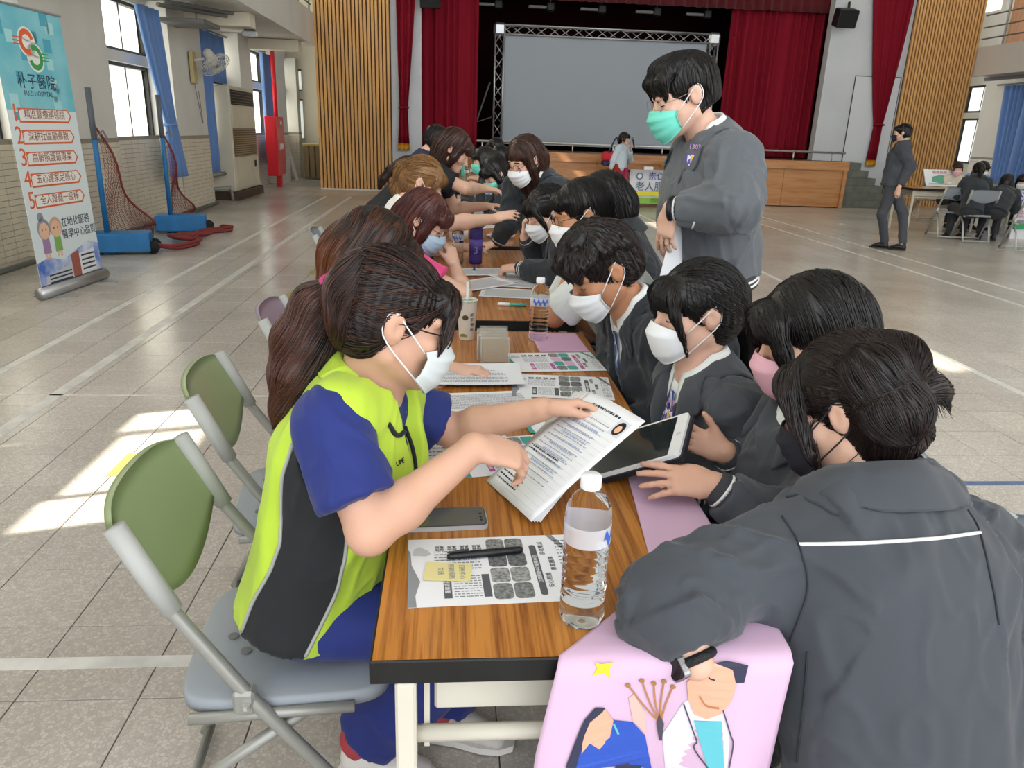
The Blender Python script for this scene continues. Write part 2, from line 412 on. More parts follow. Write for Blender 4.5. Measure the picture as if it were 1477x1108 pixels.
# balcony
bal = MB().box(-4.5, -3.2, -4, 18.3, 3.06, 3.2).box(-3.2, -3.05, -4, 18.3, 3.05, 3.7).build('ceiling_balcony_left', M_white_wall)
bb = MB()
for y in (5.5, 9.3, 13.3, 17.2): bb.box(-4.25, -3.2, y, y+0.35, 2.85, 3.05)
bb.build('beam', M_cream_wall, bal)
tag(bal, 'white balcony slab and fascia along the left wall', None, None, 'structure')
rb = MB()
for z in (3.86, 4.04, 4.25): rb.tube([(-3.1, -4, z), (-3.1, 18.25, z)], 0.016, 8)
for y in np.arange(-3.5, 18.3, 1.2): rb.box(-3.115, -3.085, y-0.015, y+0.015, 3.7, 4.26)
tag(rb.build('balcony_railing', M_greyfix), 'dark metal railing on top of the left balcony', 'railing')
# end wall of the left aisle with sunny windows
ew = MB(); y0, y1 = 22.3, 22.5
ew.box(-4.5, -3.95, y0, y1, 0, 1.0); ew.box(-4.5, -4.35, y0, y1, 1, 3.3); ew.box(-4.1, -3.95, y0, y1, 1, 3.3); ew.box(-4.35, -4.1, y0, y1, 2.05, 2.25); ew.box(-4.35, -4.1, y0, y1, 2.8, 3.3)
ew.box(-3.95, -1.3, y0, y1, 0, 9.2); ew.box(-4.5, -3.95, y0, y1, 3.3, 9.2)
wall_end = tag(ew.build('wall_aisle_end', M_cream_wall), 'cream end wall of the left aisle with narrow window', None, None, 'structure')
for z0, z1 in ((1.0, 2.05), (2.25, 2.8)):
    e = tag(empty('window_%d' % (8 if z0 < 2 else 9), (-4.22, 22.4, z0)), 'narrow %s window in the aisle end wall' % ('lower' if z0 < 2 else 'upper'), None, None, 'structure')
    h = z1-z0; MB().box(-0.125, -0.1, -0.03, 0.03, 0, h).box(0.1, 0.125, -0.03, 0.03, 0, h).box(-0.125, 0.125, -0.03, 0.03, 0, 0.03).box(-0.125, 0.125, -0.03, 0.03, h-0.03, h).build('window_frame', M_frame, e)
    MB().box(-0.1, 0.1, -0.005, 0.005, 0.03, h-0.03).build('pane', M_pane, e)

# ------------------------------------------------------------------ stage wall with slatted panels
sw = MB()
sw.box(-3.05, -0.73, 18.36, 18.6, 0, 9.2); sw.box(8.6, 12.15, 18.36, 18.6, 0, 9.2); sw.box(-0.73, 8.6, 18.36, 18.6, 5.2, 9.2)
wall_stage = tag(sw.build('wall_stage', mat('stage_wall_white', '#c3c6ca', rough=0.6, noise=(1.5, 0.08))), 'white wall framing the stage opening', None, None, 'structure')
door = tag(empty('door_1', (9.9, 18.36, 1.0)), 'flush white door in the wall right of the stage', None, None, 'structure')
MB().box(-0.55, 0.55, -0.018, 0.0, 0.0, 1.9).build('door_leaf', mat('door_white', '#c9ccd0', rough=0.5), door)
MB().box(-0.56, -0.545, -0.02, 0, 0, 1.92).box(0.545, 0.56, -0.02, 0, 0, 1.92).box(-0.56, 0.56, -0.02, 0, 1.905, 1.92).build('door_gap', M_frame, door)
def slat_panel(x0, x1, n, label):
    p = tag(MB().box(x0, x1, 18.325, 18.36, 0, 7.5).build('trim_1' if x0 < 0 else 'trim_2', M_slatback), label, None, None, 'structure')
    pitch = (x1-x0)/n; me = None
    for k in range(n):
        if me is None:
            o = MB().bbox(0.0, pitch*0.66, -0.06, 0, 0, 7.5, b=0.004).build('slat', M_slat, p); me = o.data
        else: o = bpy.data.objects.new('slat', me); col.objects.link(o); o.parent = p
        o.location = (x0+k*pitch, 18.325, 0.0)
    return p
slat_panel(-3.05, -1.4, 20, 'tall panel of vertical wooden slats left of the stage')
slat_panel(10.5, 12.15, 22, 'tall panel of vertical wooden slats right of the stage')
MB().box(-3.05, -1.4, 18.26, 18.33, 0, 0.03).build('plinth', M_white_wall, wall_stage)

# ------------------------------------------------------------------ stage
stage = tag(empty('stage', (4.57, 17.1, 0)), 'raised wooden stage with panelled front and steel rail', None, None, 'structure')
def stg(name, mb, m, smooth=False):
    o = mb.build(name, m, stage, smooth); o.matrix_parent_inverse = Matrix.Translation((-4.57, -17.1, 0)); return o
stg('stage_floor', MB().box(0.3, 8.84, 17.1, 18.4, 0.93, 1.0).box(-0.9, 8.84, 18.4, 22, 0.9, 1.0), M_stagetop)
stg('top_band', MB().box(0.26, 8.88, 17.04, 17.12, 0.83, 1.01), M_stagewood)
xs = np.linspace(0.3, 8.84, 7)
for k in range(6): stg('front_panel', MB().box(xs[k]+0.004, xs[k+1]-0.004, 17.1, 17.14, 0.02, 0.83), M_stagewood)
stg('end_panel', MB().box(8.78, 8.86, 17.04, 18.36, 0.0, 0.83), M_stagewood); stg('end_panel', MB().box(0.26, 0.32, 17.04, 18.36, 0, 0.83), M_stagewood)
stg('carcass', MB().box(0.34, 8.76, 17.15, 22, 0, 0.92), M_black)
r = MB(); r.tube([(0.5, 17.16, 1.2), (8.8, 17.16, 1.2)], 0.025, 10)
stg('hand_rail', r, M_steel, True)
for x in (0.62, 2.6, 3.5, 4.6, 6.0, 7.6, 8.5): stg('rail_post', MB().tube([(x, 17.16, 1.0), (x, 17.16, 1.19)], 0.016, 8), M_steel, True)
# steps on both sides
for name, x0, x1, lab in (('stair', -1.3, 0.26, 'grey concrete steps up to the stage beside the wooden slats'), ('stair', 8.88, 10.3, 'grey concrete steps at the far end of the stage front')):
    s_ = tag(empty(name, (x0, 17.1, 0)), lab, 'stairs')
    for k in range(6):
        if x0 < 0: MB().bbox(0.2*k*0.6, x1-x0, 0.2, 1.22, k*0.166, (k+1)*0.166, b=0.006).build('step', M_concrete, s_)
        else: MB().bbox(0, x1-x0-0.2*k*1.0, 0.2, 1.22, k*0.166, (k+1)*0.166, b=0.006).build('step', M_concrete, s_)
# backdrop box
bk = MB().box(-0.95, 9.2, 21.9, 22.1, 0.9, 6.0).box(-1.1, -0.95, 18.6, 22, 0.9, 6).box(9.2, 9.35, 18.6, 22, 0.9, 6).box(-1, 9.3, 18.6, 22, 5.2, 5.4)
tag(bk.build('wall_backdrop', M_darkred), 'dark maroon back of the stage', None, None, 'structure')

def pleated(name, x0, x1, y, z0, z1, n, amp, m, parent=None, left=None, right=None, seed=0, nz=14, along='x'):
    """pleated cloth; left/right(z) give the edges; real thickness"""
    rg = np.random.default_rng(seed); nx = n*8
    ph = rg.uniform(0, 6, 4); v = []; f = []
    us = np.linspace(0, 1, nx+1); zs = np.linspace(z0, z1, nz+1)
    wob = sum(np.sin(us*2*PI*k+ph[k-1])*0.22 for k in (1, 2, 3))
    for side in (0, 1):
        for z in zs:
            L = left(z) if left else x0; R = right(z) if right else x1
            w = abs(R-L)/max(abs(x1-x0), 1e-6)
            for j, u in enumerate(us):
                d = amp*(0.75+0.25*math.sin(7*u+ph[3]))*math.sin(2*PI*(n*u+wob[j]))*(0.9+0.1*math.sin(3*z))
                d2 = d*(1.0 if w > 0.7 else 0.6+0.4*w)+(0.035 if side else 0)
                p = L+(R-L)*u
                v.append((p, y+d2, z) if along == 'x' else (y+d2, p, z))
    row = nx+1; off = row*(nz+1)
    for k in range(nz):
        for j in range(nx):
            a = k*row+j; q = (a, a+1, a+row+1, a+row)
            f.append(q); f.append(tuple(off+i for i in q[::-1]))
    for k in range(nz):
        for j in (0, nx): a = k*row+j; f.append((a, a+row, off+a+row, off+a))
    for j in range(nx):
        for k in (0, nz): a = k*row+j; f.append((a, off+a, off+a+1, a+1))
    return mesh(name, v, f, m, parent, True)
c = thing('stage_curtain', 'dark red pleated stage curtain beside the steel truss of the screen', 'curtain', (0, 18.9, 1.0)); c.location = (0, 0, 0)
pleated('drape', -0.85, 0.55, 18.85, 1.03, 5.3, 6, 0.08, M_red, c, seed=1)
c = thing('stage_curtain', 'wide dark red pleated stage curtain behind the standing student', 'curtain')
pleated('drape', 6.45, 8.75, 18.95, 1.03, 5.3, 10, 0.09, M_red, c, seed=2)
c = thing('stage_valance', 'dark red valance hanging across the top of the stage', 'curtain')
pleated('drape', -0.8, 8.7, 18.72, 4.25, 5.4, 40, 0.05, mat('valance_red', '#5a0d18', rough=0.85, sheen=0.2), c, seed=3, nz=3)
def tied(name, xa, xb, zt, wa, wb, zw, ba, bb_, zb, y, n, label, m, fringe=True, along='x', seed=5, amp=0.05):
    """curtain gathered by a tie at zw"""
    t = thing(name, label, 'curtain')
    def interp(z, a, w, b): return b+(w-b)*((z-zb)/(zw-zb)) if z < zw else w+(a-w)*(((z-zw)/(zt-zw))**0.85)
    pleated('drape', xa, xb, y, zb+(0.13 if fringe else 0), zt, n, amp, m, t, lambda z: interp(z, xa, wa, ba), lambda z: interp(z, xb, wb, bb_), seed=seed, along=along, nz=20)
    if fringe: pleated('fringe', ba, bb_, y, zb-0.02, zb+0.13, n, amp*0.6, M_gold, t, lambda z: interp(z, xa, wa, ba), lambda z: interp(z, xb, wb, bb_), seed=seed, nz=2)
    tb = MB(); k = 12
    if along == 'x': pts = [(wa+(wb-wa)*(0.5-0.56*math.cos(2*PI*q/k)), y+0.07*math.sin(2*PI*q/k), zw) for q in range(k)]
    else: pts = [(y+0.07*math.sin(2*PI*q/k), wa+(wb-wa)*(0.5-0.56*math.cos(2*PI*q/k)), zw) for q in range(k)]
    tb.tube(pts, 0.025, 6, closed=True); tb.build('tie_back', m, t, True)
    return t
tied('proscenium_curtain', -1.3, -0.72, 6, -1.22, -1.04, 1.84, -1.27, -1.0, 0.94, 18.24, 5, 'narrow tied red curtain with gold fringe next to the left slatted panel', M_red)
tied('proscenium_curtain', 9.2, 10.5, 6, 9.96, 10.16, 1.85, 9.92, 10.16, 0.92, 18.24, 6, 'narrow tied red curtain with gold fringe beside the flush white door', M_red, seed=6)

# screen in a truss
sc = thing('projection_screen', 'large pale grey projection screen in an aluminium truss on the stage', 'screen', (3.6, 19.2, 1.0))
def loc(o, p): o.matrix_parent_inverse = Matrix.Translation((-p[0], -p[1], -p[2])); return o
NX, NZ = 60, 30; v = []; f = []
for side in (0, 1):
    for k in range(NZ+1):
        for j in range(NX+1):
            x = 1.17+4.82*j/NX; z = 1.12+2.42*k/NZ
            w = 0.012*math.sin(5*z+1.2*x)*math.exp(-(z-1.1)*0.6)+0.006*math.sin(3*x-4*z)
            v.append((x, 19.2+w+0.01*side, z))
row = NX+1; off = row*(NZ+1)
for k in range(NZ):
    for j in range(NX):
        a = k*row+j; f.append((a, a+1, a+row+1, a+row)); f.append((off+a, off+a+row, off+a+row+1, off+a+1))
loc(mesh('screen_cloth', v, f, mat('screen_grey', '#99a1ab', rough=0.7), sc, True), (3.6, 19.2, 1.0))
def truss(p0, p1, w, n, d1, d2):
    b = MB(); p0 = np.array(p0); p1 = np.array(p1); d1 = np.array(d1)*w/2; d2 = np.array(d2)*w/2
    cs = [d1+d2, d1-d2, -d1-d2, -d1+d2]
    for q in cs: b.tube([p0+q, p1+q], 0.022, 6)
    for k in range(n):
        a = p0+(p1-p0)*k/n; e = p0+(p1-p0)*(k+1)/n
        for i in range(4):
            s_, t_ = (cs[i], cs[(i+1) % 4]) if k % 2 else (cs[(i+1) % 4], cs[i])
            b.tube([a+s_, e+t_], 0.011, 5)
    return b
for nm, q in (('truss_top', truss((1.05, 19.25, 3.65), (6.15, 19.25, 3.65), 0.2, 18, (0, 1, 0), (0, 0, 1))), ('truss_post', truss((1.05, 19.25, 1.0), (1.05, 19.25, 3.65), 0.2, 9, (1, 0, 0), (0, 1, 0))), ('truss_post', truss((6.15, 19.25, 1.0), (6.15, 19.25, 3.65), 0.2, 9, (1, 0, 0), (0, 1, 0)))):
    loc(q.build(nm, M_alu, sc, True), (3.6, 19.2, 1.0))
for x in (1.05, 6.15): loc(MB().bbox(x-0.14, x+0.14, 19.11, 19.39, 3.51, 3.79, b=0.05).build('corner_block', M_alu, sc), (3.6, 19.2, 1))
loc(MB().tube([(0.85, 19.25, 2.5), (0.35, 19.6, 1.0)], 0.02, 6).tube([(0.55, 19.4, 1.6), (1.0, 19.25, 1.75)], 0.012, 6).build('brace', M_greyfix, sc), (3.6, 19.2, 1))
for k, x in enumerate((1.0, 2.2, 3.4, 4.7, 5.9)):
    t = thing('stage_light', ['stage light over the upper corner of the screen', 'second stage light along the dark valance', 'stage light hanging over the middle of the screen', 'fourth stage light along the dark valance', 'stage light nearest the red curtain on the right'][k], 'lamp', (x, 19.15 if 0.9<x<6.2 else 18.9, 4.15), group='stage lights')
    MB().tube([(0, 0, 0.1), (0, 0, 0.5)], 0.012, 6).build('hanger', M_greyfix, t); MB().bbox(-0.5, 0.1, -0.05, 0.05, -0.03, 0.03, b=0.01).build('batten', M_greyfix, t); MB().bbox(-0.09, 0.09, -0.1, 0.1, -0.08, 0.1, b=0.02).build('housing', M_black, t)
for x, lab in ((-0.52, 'black loudspeaker at the upper left of the stage opening'), (8.7, 'black loudspeaker on a bracket right of the stage curtain')):
    t = thing('loudspeaker', lab, 'speaker', (x, 18.0, 4.08))
    MB().bbox(-0.22, 0.22, -0.18, 0.14, -0.2, 0.17, b=0.02, M=Matrix.Rotation(0.3, 4, 'X')).build('cabinet', M_black, t)
    MB().tube([(0.1, 0.1, 0.15), (0.2, 0.32, 0.35)], 0.03, 6).build('bracket', M_black, t)

# ------------------------------------------------------------------ right wall
WR = 13.6
wb = MB(); rb_ = [(2.0, 4.4), (6.5, 8.9), (10.6, 12.8), (15.6, 18.4), (19.4, 20.6)]
re_ = [-4.0]+[e for b in rb_ for e in b]+[23.3]
for k in range(0, len(re_), 2): wb.box(WR-0.3, WR+0.25, re_[k], re_[k+1], 0, 3.05)
for a, b in rb_: wb.box(WR, WR+0.25, a, b, 0, 1.0); wb.box(WR, WR+0.25, a, b, 2.95, 3.05); wb.box(WR-0.02, WR+0.22, a, b, 2.14, 2.28)
wb.box(WR, WR+0.25, -4, 23.3, 3.05, 4.7); wb.box(WR, WR+0.25, -4, 23.3, 8.6, 9.2)
for y in np.arange(-4, 23.4, 3.9): wb.box(WR, WR+0.25, y, min(y+0.5, 23.3), 4.7, 8.6)
wall_right = tag(wb.build('wall_right', M_cream_wall), 'cream wall with window bays on the far right', None, None, 'structure')
pr_ = []
for k in range(0, len(re_), 2):
    a, b = re_[k], re_[k+1]
    if b > 14: pr_ += [('x', WR-0.3, a, b, -1), ('y', a, WR-0.3, WR, -1)]
wainscot('wall_tiles', pr_, 1.19, M_walltile, wall_right)
nwin[0] = 9
for (a, b), l in zip(rb_, ['window bay of the right wall nearest the camera', 'second window bay of the right wall', 'third window bay of the right wall', 'window behind the blue curtain of the right wall', 'dark-framed window next to the right slatted panel']):
    window(a, b, l, x=WR+0.1, npan=2)
tag(MB().box(13.3, 13.6, 20.9, 21.1, 0, 3.05).box(12.15, 13.6, 21.1, 21.3, 0, 9.2).build('wall_aisle_right_end', M_cream_wall), 'cream end wall of the right aisle', None, None, 'structure')
balr = tag(MB().box(12.3, 13.6, -4, 18.36, 3.01, 3.15).box(12.15, 12.3, -4, 18.36, 3.0, 3.62).build('ceiling_balcony_right', mat('balcony_pale', '#d5d0ca', rough=0.7)), 'pale balcony slab and fascia on the right', None, None, 'structure')
rr_ = thing('balcony_railing', 'steel railing on the right balcony before brown doors', 'railing', (12.2, 10, 3.62))
b = MB()
for z in (0.18, 0.42, 0.68): b.tube([(0, -12, z), (0, 8.3, z)], 0.018, 6)
b.build('rail', M_greyfix, rr_)
for y in np.arange(-12, 8.4, 1.3): MB().box(-0.02, 0.02, y-0.02, y+0.02, 0, 0.95).build('post', M_steel, rr_)
d = tag(empty('door_2', (13.55, 18.0, 3.2)), 'brown wooden double door on the right balcony', None, None, 'structure')
for k in (0, 1): MB().bbox(-0.06, 0, -1.4+k*1.42, -0.02+k*1.42, 0, 2.1, b=0.01).build('door_leaf', woody('door_wood', '#b5752f', '#9a5f22', scale=(10, 10, 1), rough=0.35), d)
MB().box(-0.1, 0, -1.5, -1.4, 0, 2.2).box(-0.1, 0, 1.4, 1.5, 0, 2.2).box(-0.1, 0, -1.5, 1.5, 2.1, 2.2).build('door_frame', M_white_wall, d)
t = thing('window_curtain', 'long blue curtain in the right aisle behind the seated students', 'curtain')
pleated('drape', 15.9, 18.5, 13.2, 0.6, 2.85, 12, 0.06, M_blue_curt, t, lambda z: 16.0+0.25*(2.85-z), lambda z: 18.55-0.1*(2.85-z), seed=9, along='y')
MB().tube([(13.25, 15, 2.88), (13.25, 18.9, 2.88)], 0.02, 6).build('curtain_rod', M_greyfix, t)
MB().box(12.4, 12.5, 13, 18.2, 2.9, 2.98).build('trim_3', M_greyfix)['kind'] = 'structure'

# unseen upper-storey windows added to both side walls for more daylight
nwin[0] = 20
for sx, x, z1 in ((0, WL-0.12, 6.9), (1, WR+0.12, 8.6)):
    for k, y in enumerate(np.arange(-4, 22, 3.9)):
        nwin[0] += 1; y0, y1 = y+0.5, min(y+3.9, 23.3); o = tag(empty('window_%d' % nwin[0], (x, (y0+y1)/2, 4.7)), 'added unseen upper-storey window %s of the %s wall, letting in daylight' % (('first', 'second', 'third', 'fourth', 'fifth', 'sixth', 'seventh')[k], ('left', 'right')[sx]), None, None, 'structure')
        for q in range(3):
            a, b = -(y1-y0)/2+q*(y1-y0)/3, -(y1-y0)/2+(q+1)*(y1-y0)/3
            MB().box(-0.004, 0.004, a+0.03, b-0.03, 0.03, z1-4.73).build('pane', M_pane, o); MB().box(-0.03, 0.03, a-0.03, a+0.03, 0, z1-4.7).build('mullion', M_frame, o)
# ------------------------------------------------------------------ roof
tag(MB().box(-5, 14, -4, 23.5, 9.2, 9.4).build('ceiling', M_ceil), 'white ceiling high above the hall', None, None, 'structure')
# ------------------------------------------------------------------ tables
M_table = woody('table_laminate', '#b87a34', '#7d4517', scale=(95, 2.2, 10), rough=0.28, coat=0.15)
M_edge = mat('black_edge', '#141414', rough=0.45, noise=(14, 0.3, '#1c1c1b'))
M_legw = mat('cream_steel', '#cfcabb', rough=0.4, noise=(8, 0.08))
M_chair = mat('grey_steel', '#9a9a94', rough=0.38, metal=0.35)
M_chairseat = mat('grey_seat', '#8f959b', rough=0.45, noise=(6, 0.06))
M_green = mat('green_back', '#8c9a70', rough=0.4, coat=0.1)
M_paper = mat('white_paper', '#dfe0e2', rough=0.75); M_ink = mat('grey_ink', '#7d8088', rough=0.8); M_dink = mat('dark_ink', '#3a3c42', rough=0.8); M_blink = mat('blue_ink', '#7f8fbd', rough=0.8)
M_pinkc = mat('pink_cloth', '#cfaec8', rough=0.55, noise=(5, 0.04)); M_teal = mat('teal_print', '#3f9d95', rough=0.6); M_magenta = mat('magenta_print', '#b8559a', rough=0.6); M_pinkp = mat('pink_print', '#d7a9c9', rough=0.6)
TW0, TW1, TZ = -0.112, 0.49, 0.74
def table(y0, y1, label, x0=TW0, x1=TW1, group='folding tables in the row'):
    t = thing('folding_table', label, 'table', ((x0+x1)/2, (y0+y1)/2, 0), group=group); w, L = (x1-x0)/2, (y1-y0)/2
    MB().box(-w+0.004, w-0.004, -L+0.004, L-0.004, 0.7335, 0.74).build('tabletop', M_table, t)
    e = MB(); e.bbox(-w, w, -L, L, 0.700, 0.7392, b=0.002)
    e.build('edge_band', M_edge, t)
    for sy in (-1, 1):
        for sx in (-1, 1):
            MB().bbox(sx*(w-0.05)-0.015, sx*(w-0.05)+0.015, sy*(L-0.02)-0.02-0.0, sy*(L-0.02)+0.02, 0.0, 0.70, b=0.004).build('leg', M_legw, t)
        MB().bbox(-w+0.09, w-0.09, sy*(L-0.07)-0.015, sy*(L-0.07)+0.015, 0.605, 0.698, b=0.004).build('apron', M_legw, t)
        MB().tube([(-w+0.065, sy*(L-0.03), 0.585), (w-0.065, sy*(L-0.03), 0.585)], 0.013, 8).build('crossbar', M_legw, t, True)
        MB().box(-w+0.075, -w+0.083, sy*(L-0.05)-0.01, sy*(L-0.05)+0.01, 0.55, 0.70).box(w-0.083, w-0.075, sy*(L-0.05)-0.01, sy*(L-0.05)+0.01, 0.55, 0.7).build('hinge_plate', M_legw, t)
    s = MB()
    for k in range(5): s.tube([(-w+0.1+k*(2*w-0.2)/4, -L+0.15, 0.57), (-w+0.1+k*(2*w-0.2)/4, L-0.15, 0.57)], 0.005, 6)
    tag(s.build('under_shelf', M_legw, t), kind='stuff')
    return t
table(0.884, 2.712, 'nearest wood-grain folding table with black edge, under the leaflets')
table(2.875, 4.70, 'second wood-grain table of the row, with the purple bottle on it')
table(4.86, 6.68, 'third wood-grain table of the row, behind the purple bottle')
table(6.85, 8.67, 'fourth wood-grain table of the row, far towards the stage')
table(8.84, 10.66, 'fifth wood-grain table of the row, almost hidden by people')
table(10.82, 12.64, 'farthest wood-grain table of the row near the stage')

# ------------------------------------------------------------------ folding chairs
def folding_chair(label, loc, rz, back=M_green, group='folding chairs at the table row', holes=True, frame_m=None):
    """sitter faces local +x"""
    fm = frame_m or M_chair
    c = thing('folding_chair', label, 'chair', loc, rz, group); W = 0.2
    for sy in (-1, 1):      # long front-leg frame that carries the back
        MB().tube([(0.26, sy*(W+0.015), 0.012), (-0.04, sy*(W+0.012), 0.44), (-0.17, sy*W, 0.64), (-0.235, sy*(W-0.005), 0.78)], 0.0135, 10).build('frame_tube', fm, c, True)
        MB().tube([(-0.26, sy*(W-0.012), 0.012), (-0.12, sy*(W-0.012), 0.27), (0.05, sy*(W-0.012), 0.392)], 0.0125, 10).build('rear_leg', fm, c, True)
        MB().tube([(-0.16, sy*(W+0.002), 0.40), (0.14, sy*(W+0.002), 0.405)], 0.011, 8).build('seat_rail', fm, c, True)
        MB().bbox(-0.075, -0.035, sy*(W+0.01)-0.017, sy*(W+0.01)+0.017, 0.42, 0.47, b=0.006).build('pivot', fm, c)
        MB().lathe([(0.0, -0.004), (0.009, -0.004), (0.008, 0.004), (0, 0.006)], 10, (-0.05, sy*(W+0.03), 0.445)).build('rivet', M_steel, c)
        f = MB(); f.tube([(0.275, sy*(W+0.015), 0.010), (0.235, sy*(W+0.015), 0.045)], 0.017, 8); f.build('foot', mat('foot_rubber', '#6b6b69', rough=0.8), c)
    MB().tube([(0.24, -W-0.015, 0.03), (0.24, W+0.015, 0.03)], 0.0115, 8).build('stretcher', fm, c, True)
    MB().tube([(-0.245, -W+0.012, 0.03), (-0.245, W-0.012, 0.03)], 0.0115, 8).build('stretcher', fm, c, True)
    # seat: pan with rounded corners
    n = 40; o = []
    for k in range(n):
        a = 2*PI*k/n; ca, sa = math.cos(a), math.sin(a); e = 0.35
        o.append((0.01+0.2*abs(ca)**e*(1 if ca > 0 else -1), 0.195*abs(sa)**e*(1 if sa > 0 else -1)))
    v = []
    for sc_, z in ((1.0, 0.40), (1.0, 0.424), (0.965, 0.430), (0.6, 0.425), (0.0, 0.424)):
        v += [(0.01+(x-0.01)*sc_, y*sc_, z) for x, y in o]
    f = [tuple(range(n))[::-1]]
    for j in range(4): f += [(j*n+k, j*n+(k+1) % n, (j+1)*n+(k+1) % n, (j+1)*n+k) for k in range(n)]
    seat = mesh('seat', v, f, M_chairseat, c, True)
    if holes:
        for hx, hy in ((-0.12, -0.1), (-0.12, 0.0), (-0.12, 0.1), (-0.085, -0.14), (-0.085, -0.05), (-0.085, 0.05), (-0.085, 0.14)):
            MB().lathe([(0.011, 0.0), (0.011, 0.0018), (0.008, 0.0022), (0, 0.0022)], 12, (hx, hy, 0.4275)).build('seat_hole', M_greyfix, seat)
    # back: curved plate between the tubes
    NY, NZ = 16, 8; v = []; f = []
    for side in (0, 1):
        for k in range(NZ+1):
            t = k/NZ
            for j in range(NY+1):
                u = -1+2*j/NY; low = 0.64+0.035*(1-u*u)*-1+0.03*u*u; top = 0.815-0.022*u**4
                z = low+(top-low)*t; x = -0.165-(z-0.64)*0.5-0.028*(1-u*u)-(0.012 if side else 0)
                v.append((x, u*(W-0.002), z))
    row = NY+1; off = row*(NZ+1)
    for k in range(NZ):
        for j in range(NY): a = k*row+j; f.append((a, a+1, a+row+1, a+row)); f.append((off+a, off+a+row, off+a+row+1, off+a+1))
    for j in range(NY):
        for k in (0, NZ): a = k*row+j; f.append((a, off+a, off+a+1, a+1))
    for k in range(NZ):
        for j in (0, NY): a = k*row+j; f.append((a, a+row, off+a+row, off+a))
    mesh('backrest', v, f, back, c, True)
    for sy in (-1, 1): MB().tube([(-0.165, sy*W, 0.635), (-0.2, sy*(W-0.001), 0.71), (-0.242, sy*(W-0.004), 0.80)], 0.019, 10).build('back_end', mat('back_end_grey', '#a9aaa6', rough=0.5), c, True)
    return c
folding_chair('green-backed folding chair under the woman in the neon vest', (-0.33, 1.37, 0), 0.06)
folding_chair('green-backed folding chair standing one place beyond the neon vest', (-0.42, 2.02, 0), 0.12)
folding_chair('folding chair with mauve back behind the pink hair tie', (-0.42, 2.80, 0), 0.05, mat('mauve_back', '#8c7f8b', rough=0.45))
folding_chair('grey folding chair with a bag on it beside the wooden slats', (-0.62, 4.95, 0), 0.1, mat('grey_back', '#8b9299', rough=0.45))
folding_chair('grey folding chair of the student with the claw clip', (0.83, 0.98, 0), PI+0.1, mat('grey_back', '#8b9299'))
for y, lab in ((1.52, 'grey folding chair of the student holding the tablet'), (1.92, 'grey folding chair of the student with crest and white mask'), (2.36, 'grey folding chair of the boy with wavy hair')):
    folding_chair(lab, (0.74, y, 0), PI, mat('grey_back', '#8b9299'))

# ------------------------------------------------------------------ paper, leaflets and things on the table
def paper_frame(a, b, c):
    """origin a, x towards b, y towards c"""
    return frame(a, np.asarray(b)-a, np.asarray(c)-a)
def sheet(name, label, corners, w, h, m=M_paper, lift=0.0006, curl=0.0, cat='paper', parent=None, group=None):
    """sheet of paper w x h with origin corner + direction; corners = (origin, x dir point)"""
    o, xd = np.asarray(corners[0], float), np.asarray(corners[1], float); x = nrm(xd-o); y = nrm(np.cross([0, 0, 1], x)); t = tag(empty(name, o), label, cat, group) if parent is None else parent
    n = 10; v = []; f = []
    for s_ in (0, 1):
        for j in range(n+1):
            for i in range(n+1):
                a, b = i/n, j/n; z = lift+curl*((a-0.5)**2+(b-0.3)**2*0.5)*0.4+(0.0005 if s_ else 0); v.append(x*w*a+y*h*b+V(0, 0, z))
    row = n+1; off = row*row
    for j in range(n):
        for i in range(n): a = j*row+i; f.append((off+a, off+a+1, off+a+row+1, off+a+row)); f.append((a, a+row, a+row+1, a+1))
    for i in range(n):
        for (p, q) in ((i, i+1), (n*row+i+1, n*row+i), ((i+1)*row, i*row), (i*row+n, (i+1)*row+n)): f.append((p, q, off+q, off+p))
    mesh('sheet', v, f, m, t)
    M = Matrix(((x[0], y[0], 0, 0), (x[1], y[1], 0, 0), (x[2], y[2], 1, lift+0.0006), (0, 0, 0, 1)))
    return t, M
def rect(parent, M, x0, x1, y0, y1, m, name='print', t=0.0002): return poly(name, [(x0, y0), (x1, y0), (x1, y1), (x0, y1)], m, parent, M, t)
def rrect(parent, M, x0, x1, y0, y1, r, m, name='print', t=0.0002):
    P = []
    for cx_, cy_, a0 in ((x1-r, y1-r, 0), (x0+r, y1-r, PI/2), (x0+r, y0+r, PI), (x1-r, y0+r, 3*PI/2)):
        P += [(cx_+r*math.cos(a0+k*PI/8), cy_+r*math.sin(a0+k*PI/8)) for k in range(5)]
    return poly(name, P, m, parent, M, t)
def textlines(parent, M, x0, x1, y0, y1, n, m, seed=0, th=0.35, name='text_lines', words=True):
    """rows of tiny print, too small to read: broken dashes"""
    rg = np.random.default_rng(seed); b = MB(); dy = (y1-y0)/n
    for k in range(n):
        x = x0; yy = y1-(k+0.7)*dy
        while x < x1-0.002:
            w = rg.uniform(0.002, 0.009); e = min(x+w, x1)
            v = [M @ Vector(p) for p in ((x, yy, 0.0002), (e, yy, 0.0002), (e, yy+dy*th, 0.0002), (x, yy+dy*th, 0.0002))]; b.add(v, [(0, 1, 2, 3)]); x = e+rg.uniform(0.001, 0.003)
    return tag(b.build(name, m, parent), kind='stuff')
M_photo = [mat('photo_grey_%d' % k, c, rough=0.7, noise=(160, 0.7)) for k, c in enumerate(('#8b8d8c', '#a7a8a6', '#77797a', '#989a98'))]
M_pgrey = mat('print_grey', '#85898b', rough=0.7)
